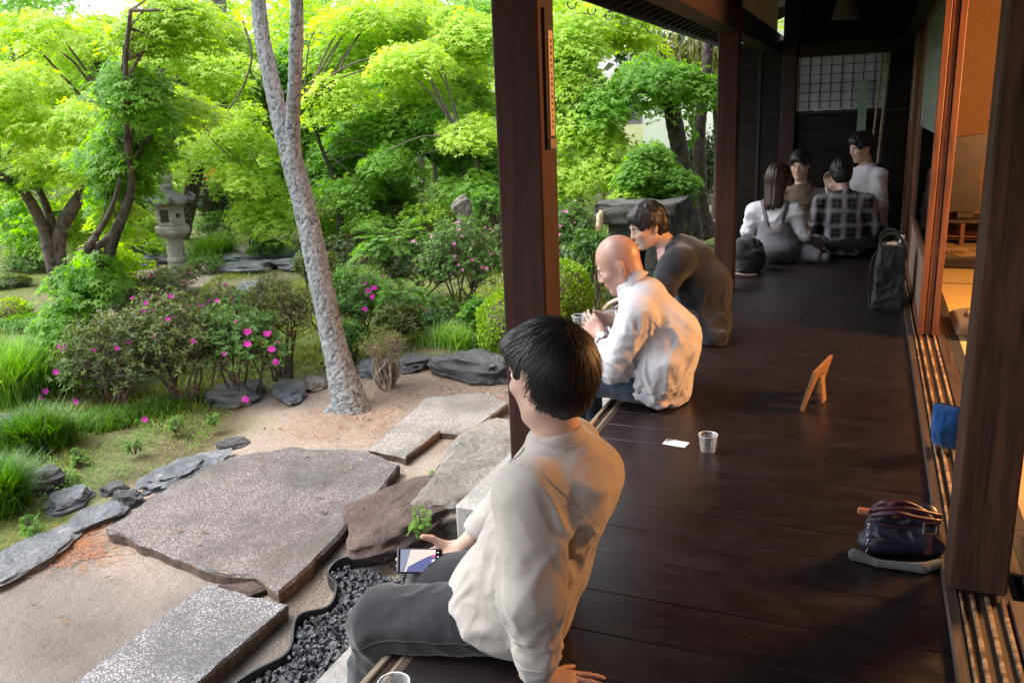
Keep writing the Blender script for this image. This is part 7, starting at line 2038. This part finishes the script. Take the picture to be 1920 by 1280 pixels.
# woman in grey overalls, seen from behind
py4 = 7.08
b4, (f, l, u, hc), (Vs, Fs) = seated('woman with long brown hair in a white top and grey overalls, back to the camera', (-.66, py4, 0), (0, 1, 0), M['skin'],
    (-.66, py4, .13), (-.675, py4 + .03, .34), (-.685, py4 + .03, .47), (-.665, py4 + .05, .665), (.35, 1, -.12),
    (-.83, py4 + .03, .405), (-.52, py4 + .03, .405), (-.885, py4 + .06, .24), (-.80, py4 + .24, .17), (-.455, py4 + .04, .225), (-.47, py4 + .24, .20),
    [[(-.73, py4, .11), (-.82, py4 + .36, .15), (-.56, py4 + .30, .08)], [(-.58, py4, .11), (-.38, py4 + .26, .12), (-.42, py4 + .02, .07), (-.34, py4 - .02, .06)]],
    M['white_shirt'], 'white_top', M['overall'], 'overall_legs', seed=31, tr=.115, low_cut=.10)
s = Vol((-.90, py4 - .22, -.01), (-.42, py4 + .22, .42), .008)
s.ell((-.66, py4, .12), [.185, .165, .115], None, .03); s.cap((-.66, py4, .12), (-.67, py4 + .02, .27), .152, .140, .04, flat=(0, 1, 0), f=.88)
s.cut((0, 0, .003), (0, 0, -1)); s.cut((-.67, py4, .335), (.0, .25, 1)); s.ell((-.675, py4 - .10, .37), [.075, .1, .085], None, .01, sub=True)
skin_obj('overall_body', s, M['overall'], parent=b4, crum=(6, .006), seed=33)
for x0, x1 in ((-.765, -.75), (-.585, -.60)):
    S = spline([(x1 + (.02 if x1 < -.7 else -.02), py4 - .12, .27), (x1, py4 - .10, .36), (x0, py4 - .03, .46), (x0, py4 + .08, .47)], 22); P = on_surface(Vs, Fs, S, .003)
    T = unit(np.gradient(P, axis=0)); sd = unit(np.cross(T, unit(P - A3(-.675, py4 + .03, .34)))) * .017
    nP = len(P); vv = np.concatenate([P - sd, P + sd]); i = np.arange(nP - 1); o = put('strap', from_np('s', vv, np.stack([i, i + 1, nP + i + 1, nP + i], 1)), b4, M['overall'], smooth=True); o.modifiers.new('t', 'SOLIDIFY').thickness = .004
g = Vol((-.84, py4 - .14, .40), (-.50, py4 + .20, .80), .006)
A = [f, l, u]; P_h = lambda a, b, z: hc + a * f + b * l + z * u
g.ell(P_h(-.016, 0, .022), [.112, .092, .104], A, .01); g.cap(P_h(-.05, 0, -.02), A3(-.69, py4 - .035, .47), .083, .070, .03, flat=(0, 1, 0), f=.75)
g.ell(P_h(.125, 0, -.05), [.075, .085, .11], A, .01, sub=True); g.cut((-.69, py4, .435), (.1, -.1, -1))
Vg, Fg = g.mesh(); Vg = relax(Vg, Fg, 1); N = vnormals(Vg, Fg); ang = np.arctan2(Vg[:, 0] + .67, Vg[:, 1] - py4 - .05)
Vg = Vg + N * (.006 * vnoise(np.stack([ang * 14, Vg[:, 2] * 5, ang * 0], 1), 3))[:, None]; Vg[:, 2] += np.where(Vg[:, 2] < .46, .02 * vnoise(np.stack([ang * 20, ang * 0, ang * 0], 1), 5), 0)
put('hair', from_np('h', Vg, Fg), b4, M['hair_brown'], smooth=True)
s = Vol((-.46, py4 - .10, -.01), (-.20, py4 + .12, .12), .007); s.cap((-.40, py4 + .01, .05), (-.27, py4 - .02, .045), .045, .036, .02); s.cut((0, 0, .003), (0, 0, -1)); skin_obj('sock', s, M['sock'], parent=b4)
# man in plaid, seen from behind
y5 = 7.48
b5, (f, l, u, hc), _ = seated('man in a black and white plaid shirt sitting with his back to the camera', (-.17, y5, 0), (0, 1, 0), M['skin'],
    (-.155, y5, .13), (-.165, y5 + .02, .36), (-.175, y5 + .05, .50), (-.215, y5 + .12, .665), (-.25, 1, -.45),
    (-.345, y5 + .02, .43), (.005, y5 + .02, .43), (-.41, y5 + .06, .22), (-.32, y5 + .26, .18), (.075, y5 + .06, .22), (-.02, y5 + .26, .18),
    [[(-.25, y5, .11), (-.44, y5 + .34, .12), (-.14, y5 + .34, .07)], [(-.06, y5, .11), (.12, y5 + .34, .12), (-.16, y5 + .30, .07)]],
    M['plaid'], 'plaid_shirt', M['trouser_black'], 'trousers', seed=41, tr=.150, low_cut=.012)
short_hair(b5, hc, f, l, u, M['hair'], 900, 9, h=.0085, width=.003)
# person in brown facing the camera between them
y6 = 8.02
b6, (f, l, u, hc), _ = seated('person in a brown cardigan facing the camera behind the woman in overalls', (-.52, y6, 0), (0, -1, 0), M['skin'],
    (-.50, y6, .13), (-.53, y6 - .03, .38), (-.545, y6 - .05, .52), (-.565, y6 - .08, .725), (-.15, -1, -.25),
    (-.38, y6 - .03, .44), (-.70, y6 - .03, .44), (-.35, y6 - .12, .22), (-.42, y6 - .28, .24), (-.74, y6 - .12, .22), (-.60, y6 - .28, .24),
    [[(-.42, y6, .11), (-.28, y6 - .34, .14), (-.52, y6 - .26, .07)], [(-.60, y6, .11), (-.74, y6 - .34, .14), (-.50, y6 - .26, .07)]],
    M['brown_cloth'], 'cardigan', M['denim'], 'jeans', seed=51, tr=.125)
short_hair(b6, hc, f, l, u, M['hair'], 900, 11, h=.0085, width=.003)
# man in a loose white shirt facing left
y7 = 8.04
b7, (f, l, u, hc), _ = seated('man in a loose white shirt at the far end, hands raised and looking left', (.02, y7, 0), (-.5, -1, 0), M['skin'],
    (.03, y7, .16), (.0, y7 - .02, .50), (-.02, y7 - .03, .67), (-.075, y7 - .05, .865), (-.8, -.6, -.3),
    (.085, y7 - .10, .60), (-.15, y7 + .05, .60), (.10, y7 - .22, .40), (-.22, y7 - .30, .50), (-.26, y7 - .02, .42), (-.31, y7 - .22, .54),
    [[(.06, y7, .13), (-.02, y7 - .38, .14), (.16, y7 - .30, .06)], [(-.06, y7, .13), (-.30, y7 - .26, .14), (-.10, y7 - .30, .06)]],
    M['white_shirt'], 'white_shirt', M['trouser_black'], 'trousers', seed=61, tr=.150, low_cut=.10, hand_l=((-.7, -.1, .6), (-.3, -.9, 0), (0, 0, 1)), hand_r=((-.2, -.3, .9), (-.3, .9, 0), (1, 0, 0)), sleeve_to=.8)
short_hair(b7, hc, f, l, u, M['hair'], 900, 13, h=.0085, width=.003)
# ================================================================== SMALL THINGS
cup('clear plastic cup standing alone on the dark floor', (-.49, 2.965, .0))
cc = onz(738, 1279, .066); cup('clear plastic cup at the bottom edge of the photo beside the near man', (cc[0], cc[1], .0))
# name card
cp = onz(1267, 831, 0.0); card = thing('card', 'small white printed card lying on the dark floor left of the cup', 'card', (cp[0], cp[1], 0.0))
R3 = np.array(Matrix.Rotation(rad(-9), 3, 'Z'))
def cbox(name, x0, x1, y0, y1, z0, z1, mat):
    v, q, t = boxarr((x0, y0, z0), (x1, y1, z1)); v = v @ R3.T + np.array([cp[0], cp[1], 0.0]); return MB().add(v, q, t).put(name, mat, card)
cbox('paper', -.045, .045, -.028, .028, .0006, .0012, simple('white_card', (.78, .78, .78), (.82, .82, .82), rough=.6, bump=0))
ink = simple('dark_ink', (.06, .07, .07), (.1, .1, .1), bump=0); red = simple('red_ink', (.6, .06, .08), (.6, .06, .08), bump=0)
cbox('print', -.043, -.028, .002, .026, .0013, .0015, ink); cbox('print', -.030, -.018, .016, .026, .0013, .0015, ink); cbox('print', -.043, -.022, -.026, -.012, .0013, .0015, simple('pinkish_print', (.7, .5, .5), (.75, .6, .6), bump=0))
cbox('print', .0, .03, .006, .009, .0013, .0015, simple('grey_print', (.5, .5, .52), (.5, .5, .52), bump=0)); cbox('print', .018, .04, -.026, -.022, .0013, .0015, red)
# folding wooden stand
stn = thing('wooden_stand', 'small folded wooden sign stand on the veranda floor', 'stand', (-.13, 3.7, 0))
wd_ = woodmat('orange_cedar', (.17, .085, .038), (.28, .15, .065), 'z', .5, .2)
a = onz(1514, 757, 0); b = onz(1559, 742, 0); 
dirv = b - a; dirv[2] = 0; Lw = .165; dv = unit(dirv[None])[0]; nv = np.array([-dv[1], dv[0], 0])
def board(a0, lean, w, h, th, name, notch=None, wid0=0.0):
    up = unit((np.array([0, 0, 1.0]) + nv * lean)[None])[0]; nrm = np.cross(dv, up)
    prof = [(0, 0), (w * .12, 0), (w * .30, h * .62), (w * .42, h * .74), (w * .58, h * .74), (w * .70, h * .62), (w * .88, 0), (w, 0), (w, h), (0, h)] if notch else [(0, 0), (w, 0), (w, h), (0, h)]
    bm = bmesh.new(); A_ = [bm.verts.new(a0 + dv * x + up * z - nrm * th / 2) for x, z in prof]; B_ = [bm.verts.new(a0 + dv * x + up * z + nrm * th / 2) for x, z in prof]
    bm.faces.new(A_); bm.faces.new(B_[::-1]); n = len(prof)
    for i in range(n): bm.faces.new([A_[i], B_[i], B_[(i + 1) % n], A_[(i + 1) % n]])
    bmesh.ops.recalc_face_normals(bm, faces=bm.faces); me = bpy.data.meshes.new('m'); bm.to_mesh(me); bm.free(); return put(name, me, stn, wd_)
q0 = onz(1514, 757, 0); q1 = onz(1526, 700, .17); q2 = onz(1559, 667, .17)
dv = unit(np.array([q2[0] - q1[0], q2[1] - q1[1], 0])[None])[0]; nv = np.array([dv[1], -dv[0], 0]); wst = float(np.hypot(q2[0] - q1[0], q2[1] - q1[1]))
ln_ = float((q1 - q0) @ nv) / .17; a3 = np.array([q1[0], q1[1], .0015]) - nv * ln_ * .17
board(a3, ln_, wst, .178, .013, 'front_board', notch=True)
board(a3 + nv * (ln_ * .11 + .024) + dv * wst * .45, -.12, wst * .2, .115, .008, 'strut')
# tote bag
tb = thing('tote_bag', 'black tall tote bag with a bottle and snacks on top, standing against the doors', 'bag', (.16, 5.62, 0))
s = Vol((.0, 5.40, -.012), (.30, 5.90, .44), .007)
def hx(z): return .072 + .012 * math.sin(z * 14)
P0 = A3(.163, 5.60, .06)
s.ell((.16, 5.62, .2), (.30, .34, .5), None, .01)
s.cut((.16, 5.6, .003), (0, 0, -1)); s.cut((.16, 5.62, .385), (0, .06, 1)); s.cut((.236, 5.6, .1), (1, 0, 0.04)); s.cut((.078, 5.6, .1), (-1, 0, .05)); s.cut((.16, 5.475, .1), (0, -1, .06)); s.cut((.16, 5.79, .1), (0, 1, .05))
o, Vb, Fb = skin_obj('bag_body', s, cloth('black_nylon', (.010, .011, .014), (.024, .026, .032), 500, .7), parent=tb, rel=6, foldsets=[((.10, 5.5, .2), .18, (.2, .1, 1), .05, .012), ((.16, 5.46, .12), .12, (1, 0, .5), .04, .01)], crum=(8, .010), seed=5)
for yy in (5.50, 5.68):
    mb = MB(); S = spline([(.10, yy, .38), (.095, yy + .02, .43), (.14, yy + .04, .46), (.20, yy + .04, .44), (.225, yy + .02, .38)], 16); mb.tube(S, .008, 6); mb.put('handle', M['trouser_black'], tb, smooth=True)
mb = MB(); S = spline([(.085, 5.50, .37), (.05, 5.46, .30), (.045, 5.45, .15), (.06, 5.47, .02)], 16); mb.tube(S, .006, 6); mb.put('shoulder_strap', M['trouser_black'], tb, smooth=True)
bt_ = thing('bottle', 'pet bottle with a white cap sticking out of the black tote bag', 'bottle', (.215, 5.66, .30)); mb = MB()
mb.add(*lathearr([(.030, .30), (.031, .36), (.028, .385), (.013, .405), (.013, .412)], 16, (.215, 5.66))); mb.put('bottle_body', M['plastic'], bt_, smooth=True); mb = MB(); mb.add(*lathearr([(.016, .412), (.016, .432), (.015, .434)], 16, (.215, 5.66))); mb.put('cap', M['white_wall'], bt_)
pk = thing('snack_packet', 'orange and white snack packet lying in the top of the tote bag', 'packet', (.16, 5.6, .38)); v, f = rockarr((.165, 5.58, .388), (.045, .05, .022), 91, sub=3, rough=.12); put('wrapper', from_np('p', v, f), pk, simple('orange_wrapper', (.6, .22, .05), (.8, .75, .6), 18, rough=.35), smooth=True)
# purse with chain on the floor by the broad post
pu = thing('shoulder_purse', 'dark blue and maroon shoulder purse with a chain beside the broad post', 'purse', (.15, 2.36, 0))
s = Vol((.02, 2.24, -.01), (.26, 2.54, .20), .0045); s.cap((.075, 2.36, .035), (.225, 2.40, .035), .035, .038, .02); s.cap((.085, 2.37, .035), (.09, 2.37, .115), .030, .024, .02); s.cap((.215, 2.40, .04), (.215, 2.40, .12), .032, .026, .02); s.cap((.085, 2.37, .10), (.215, 2.40, .105), .026, .026, .02); s.cap((.09, 2.37, .06), (.21, 2.40, .06), .034, .034, .02); s.cut((0, 0, .002), (0, 0, -1))
navy = simple('navy_leather', (.008, .010, .024), (.02, .026, .055), 12, rough=.38); maroon = simple('maroon_leather', (.030, .008, .014), (.07, .018, .03), 14, rough=.4)
skin_obj('purse_body', s, navy, parent=pu, crum=(11, .006), seed=3)
mb = MB(); S = spline([(.065, 2.335, .125), (.12, 2.328, .146), (.18, 2.345, .132), (.24, 2.37, .118)], 18); mb.tube(S, .0075, 8); mb.tube(spline([(.06, 2.355, .130), (.11, 2.35, .150), (.17, 2.36, .147), (.24, 2.39, .125)], 18), .008, 8); mb.tube(spline([(.07, 2.375, .128), (.10, 2.365, .158), (.15, 2.372, .152), (.245, 2.40, .120)], 18), .0075, 8); mb.tube(spline([(.075, 2.345, .122), (.13, 2.36, .165), (.19, 2.375, .146), (.235, 2.36, .110)], 18), .006, 8); mb.put('rolled_strap', maroon, pu, smooth=True)
mb = MB(); mb.tube(spline([(.065, 2.325, .112), (.11, 2.322, .108), (.17, 2.34, .104), (.225, 2.362, .108)], 14), .0035, 6); mb.put('piping', maroon, pu, smooth=True)
mb = MB(); mb.box((.03, 2.335, .124), (.062, 2.355, .140), .004); mb.put('strap_end', simple('tan_leather', (.30, .11, .05), (.38, .15, .07), rough=.5), pu)
mb = MB(); q = np.array([(.200, 2.350, .085), (.232, 2.360, .085), (.232, 2.360, .118), (.200, 2.350, .118), (.200, 2.350, .085)]); mb.tube(q, .003, 6); mb.put('buckle', M['steel'], pu)
mb = MB(); mb.box((.205, 2.352, .02), (.228, 2.362, .085), .003); mb.put('buckle_strap', maroon, pu)
for k in range(9):
    z = .112 - k * .012; mb = MB(); a_ = np.linspace(0, 2 * PI, 9); ex = (math.cos(k * 1.57), math.sin(k * 1.57))
    mb.tube([(.062 + .004 * math.cos(t) * ex[0], 2.322 + .004 * math.cos(t) * ex[1], z + .008 * math.sin(t)) for t in a_], .0013, 5, cap=False); mb.put('chain_link', M['steel'], pu)
s = Vol((-.02, 2.20, -.005), (.28, 2.42, .06), .004); s.cap((.03, 2.30, .018), (.09, 2.285, .010), .017, .009, .01); s.cap((.09, 2.285, .010), (.20, 2.29, .012), .010, .014, .012); s.cap((.20, 2.29, .012), (.245, 2.33, .014), .014, .012, .01); s.cut((0, 0, .0015), (0, 0, -1)); 
gl = thing('grey_pouch_flap', 'grey felt flap folded out on the floor under the purse', 'cloth', (.1, 2.29, 0)); skin_obj('felt', s, cloth('grey_felt', (.07, .08, .085), (.12, .13, .135), 500, .95), parent=gl)
bs_ = thing('shoulder_strap', 'maroon bag strap trailing on the cushion right of the broad post', 'strap', (.56, 2.4, .12)); mb = MB(); mb.tube(spline([(.50, 2.45, .122), (.55, 2.42, .150), (.62, 2.46, .138), (.68, 2.40, .124)], 14), .013, 8); mb.put('leather', maroon, bs_, smooth=True)
# dark backpack behind the middle post and bags on the ground beside the step
bk = thing('backpack', 'dark backpack lying on the veranda edge behind the middle post', 'bag', (-.80, 6.55, 0)); s = Vol((-1.0, 6.3, -.01), (-.6, 6.9, .36), .009); s.ell((-.82, 6.62, .12), [.13, .20, .14], None, .02); s.cap((-.86, 6.5, .18), (-.82, 6.62, .22), .08, .07, .03); s.cut((0, 0, .003), (0, 0, -1)); skin_obj('bag_body', s, cloth('navy_black_nylon', (.010, .011, .016), (.022, .024, .034), 400, .6), parent=bk, crum=(9, .012), seed=9)
mb = MB(); mb.tube(spline([(-.92, 6.45, .02), (-.90, 6.38, .03), (-.80, 6.36, .02), (-.72, 6.42, .012)], 14), .010, 6); mb.put('strap', M['edge'], bk, smooth=True)
bk = thing('dark_bag', 'dark bags heaped on the ground left of the middle post', 'bag', (-1.35, 6.9, -.5)); s = Vol((-1.75, 6.5, -.52), (-1.0, 7.4, .05), .012); s.ell((-1.38, 6.95, -.22), [.17, .24, .20], None, .03); s.ell((-1.30, 7.05, -.08), [.10, .15, .09], None, .03); skin_obj('bag_body', s, cloth('black_cloth_bag', (.010, .010, .012), (.022, .022, .026), 400, .8), parent=bk, crum=(7, .02), seed=19)
mb = MB(); p = ony(1317, 477, 6.72); mb.box(p + A3(-.008, 0, -.03), p + A3(.008, .003, .03)); mb.put('pink_tag', M['pink_shirt'], bk)

# ---- stone lantern
LB = onz(337, 522, -.47); lx, ly = LB[0], LB[1]; 
ln = thing('stone_lantern', 'weathered stone lantern with a curled hexagonal roof and ball finial', 'lantern', (lx, ly, -.5))
dpl = depth_of((lx, ly, .2)); zpx = lambda py: ony(337, py, ly)[2]
zz = {k: zpx(k) for k in (520, 452, 447, 430, 418, 385, 372, 365, 345, 338, 322)}
wpx = lambda w: w / 2 / FPX * dpl
def hexring(prof, ph=0.0, n=6): return lathearr(prof, n, (lx, ly), ph)
mb = MB(); mb.add(*lathearr([(wpx(34), zz[520] - .05), (wpx(33), zpx(495)), (wpx(31), zpx(492)), (wpx(35), zpx(489)), (wpx(35), zpx(484)), (wpx(31), zpx(481)), (wpx(31), zz[447])], 28, (lx, ly))); mb.put('pillar', M['lantern'], ln, smooth=False)
mb = MB(); mb.add(*hexring([(wpx(36), zz[447]), (wpx(64), zpx(437)), (wpx(68), zpx(433)), (wpx(68), zpx(424)), (wpx(60), zpx(423))], .3)); mb.put('platform', M['lantern'], ln)
fb = put('firebox', MB().add(*hexring([(wpx(50), zpx(423) + .0), (wpx(54), zpx(421)), (wpx(54), zpx(384)), (wpx(50), zpx(383))], .3)).mesh(), ln, M['lantern'])
for k in range(6):  # black plates on the solid firebox, painting the shade inside its openings
    a = .3 + PI / 6 + k * PI / 3; n_ = A3(math.cos(a), math.sin(a), 0); t_ = A3(-math.sin(a), math.cos(a), 0); c_ = A3(lx, ly, zpx(403)) + n_ * wpx(54) * math.cos(PI / 6)
    if k % 2: mb = MB(); mb.tube([c_ - n_ * .001, c_ + n_ * .003], wpx(9), 14); mb.put('round_opening_shade', M['edging'], ln)
    else:
        mb = MB(); v, q, t = boxarr((-.001, -wpx(16), -.07), (.003, wpx(16), .07)); v = c_ + v[:, 0:1] * n_ + v[:, 1:2] * t_ + v[:, 2:3] * A3(0, 0, 1); mb.add(v, q, t); mb.put('window_opening_shade', M['edging'], ln)
# roof: hexagon with lifted corners
n = 48; prof = [(.20, 352), (.30, 356), (.50, 363), (.75, 371), (1.0, 377), (1.0, 383), (.6, 384)]
rings = []
for s_, py in prof:
    a = np.arange(n) * 2 * PI / n; hexr = math.cos(PI / 6) / np.cos((a - .3 + PI / 6) % (PI / 3) - PI / 6); star = np.abs(np.cos(3 * (a - .3))) ** 6
    r_ = wpx(84) * s_ * (hexr * .8 + .2 + .06 * star * s_); rings.append(np.column_stack([lx + r_ * np.cos(a), ly + r_ * np.sin(a), zpx(py) + .035 * star * s_ ** 3 + 0 * a]))
v = np.concatenate(rings); i0 = np.arange(n); i1 = (i0 + 1) % n; q = np.concatenate([np.stack([k * n + i0, k * n + i1, (k + 1) * n + i1, (k + 1) * n + i0], 1) for k in range(len(prof) - 1)])
put('roof', from_np('r', v, q), ln, M['lantern_roof'], smooth=True)
for k in range(6):
    a = .3 + k * PI / 3; o_ = A3(math.cos(a), math.sin(a), 0); base = A3(lx, ly, zpx(378) + .02) + o_ * wpx(84) * 1.0
    th_ = np.linspace(-1.6, 3.6, 20); S = [base + o_ * (.030 + (.036 - .004 * t) * math.sin(t)) + A3(0, 0, .032 - (.036 - .004 * t) * math.cos(t)) for t in th_]
    mb = MB(); mb.tube(np.array(S), np.linspace(.022, .013, 20), 8); mb.put('corner_scroll', M['lantern_roof'], ln, smooth=True)
mb = MB(); mb.add(*lathearr([(wpx(16), zpx(353)), (wpx(24), zpx(349)), (wpx(24), zpx(346)), (wpx(14), zpx(344)), (wpx(20), zpx(341)), (wpx(26), zpx(336)), (wpx(26), zpx(331)), (wpx(18), zpx(325)), (wpx(5), zpx(322)), (.001, zpx(321))], 24, (lx, ly), cap=False)); mb.put('finial', M['lantern'], ln, smooth=True)

# ---- stone basin table / old well beyond the men
sb = thing('stone_trough', 'mossy dark stone slab table standing on stone legs beyond the seated men', 'stone table', (-2.2, 7.9, -.5))
A0 = ony(1115, 385, 7.6); B0 = ony(1290, 375, 8.1)
mossy = rockmat('mossy_dark_stone', (.04, .038, .034), (.09, .088, .078), (.17, .17, .15), 6, .85, (.13, .15, .06))
def rslab(lo, hi, sd, name, amp=.018):
    v, q, t = boxarr(lo, hi, .012); bm = bmesh.new(); vs = [bm.verts.new(p) for p in v]
    for f_ in list(q) + list(t):
        try: bm.faces.new([vs[int(i)] for i in f_])
        except Exception: pass
    bmesh.ops.subdivide_edges(bm, edges=bm.edges, cuts=7, use_grid_fill=True); bmesh.ops.recalc_face_normals(bm, faces=bm.faces)
    P = np.array([p.co[:] for p in bm.verts]); N = np.array([p.normal[:] for p in bm.verts]); D = fbm(P * 7, 4, sd) * amp
    for p, n_, d in zip(bm.verts, N, D): p.co += Vector(n_ * d)
    me = bpy.data.meshes.new('m'); bm.to_mesh(me); bm.free(); return put(name, me, sb, mossy, smooth=True)
w_ = B0[0] - A0[0]
rslab((A0[0], 7.55, A0[2] - .17), (B0[0], 8.35, A0[2] + .02), 3, 'top_slab', .03)
rslab((A0[0] + .12, 7.62, -.5), (A0[0] + .38, 8.2, A0[2] - .16), 4, 'support_stone'); rslab((B0[0] - .30, 7.65, -.5), (B0[0] - .06, 8.2, A0[2] - .16), 5, 'support_stone')
# bamboo rail fence
bf = thing('bamboo_rail', 'horizontal bamboo rail tied to upright bamboo stakes', 'rail fence', (-4.2, 10.6, -.5))
bam = simple('pale_bamboo', (.30, .24, .12), (.46, .38, .21), 6, rough=.45)
p0 = ony(1025, 302, 9.9); p1 = ony(1160, 333, 9.5); mb = MB(); mb.tube(spline([p0, (p0 + p1) / 2, p1], 12), .030, 10); mb.put('rail', bam, bf, smooth=True)
for px, py0, py1, yy in ((1132, 315, 430, 9.5), (1076, 305, 400, 9.75), (1032, 298, 400, 9.9), (1120, 400, 455, 7.45), (1124, 395, 460, 7.5)):
    a_ = ony(px + 3, py0, yy); b_ = ony(px - 4, py1, yy); b_[2] = min(b_[2], -.5); mb = MB(); mb.tube([a_, b_], .022, 8); mb.put('stake', bam, bf, smooth=True)
# low dark garden fence and hedge far right, white storehouse
wh = thing('white_storehouse', 'white plastered storehouse with a tiled eave behind the trees on the right', 'building', (-4, 19, -.5))
a_ = ony(1205, 140, 19); b_ = ony(1400, 140, 19)
boxpart('wall', (a_[0], 19.0, -.5), (b_[0] + 2, 23, 4.4), M['white_wall'], wh, 0)
boxpart('base_band', (a_[0] - .01, 18.97, -.5), (b_[0] + 2, 18.995, .1), M['rock_pale'], wh, 0)
boxpart('roof_slab', (a_[0] - .8, 18.3, 4.41), (b_[0] + 2.2, 23.5, 4.62), M['rooftile'], wh, .02)
x = a_[0] - .7
for k in range(14): mb = MB(); mb.tube([(x, 18.28, 4.62), (x, 20.9, 5.6)], .09, 6); mb.put('roof_tile', M['rooftile'], wh); x += .32
hd_ = Leaves(); r = np.random.default_rng(61)
for k in range(60):
    c = ony(r.uniform(1290, 1350), r.uniform(272, 350), r.uniform(15.2, 16)); n = 60; pos = c + r.normal(0, .14, (n, 3)); hd_.add(T_ROUND, pos, unit(r.normal(size=(n, 3))), r.normal(size=(n, 3)) + A3(0, -.6, .6), .08 * r.uniform(.6, 1.2, n), r.normal(.3, .2, n))
hg = thing('clipped_hedge', 'dark small-leaved hedge before the white storehouse', 'hedge', (-4, 15.5, -.5)); hd_.put('foliage', M['dark_leaf'], hg)
mb = MB()
for px in (1338, 1330, 1300): mb.tube([ony(px, 440, 14.8), ony(px + 3, 300, 15.5)], .02, 5)
tag(mb.put('hedge_stems', M['twig'], hg), kind='stuff')
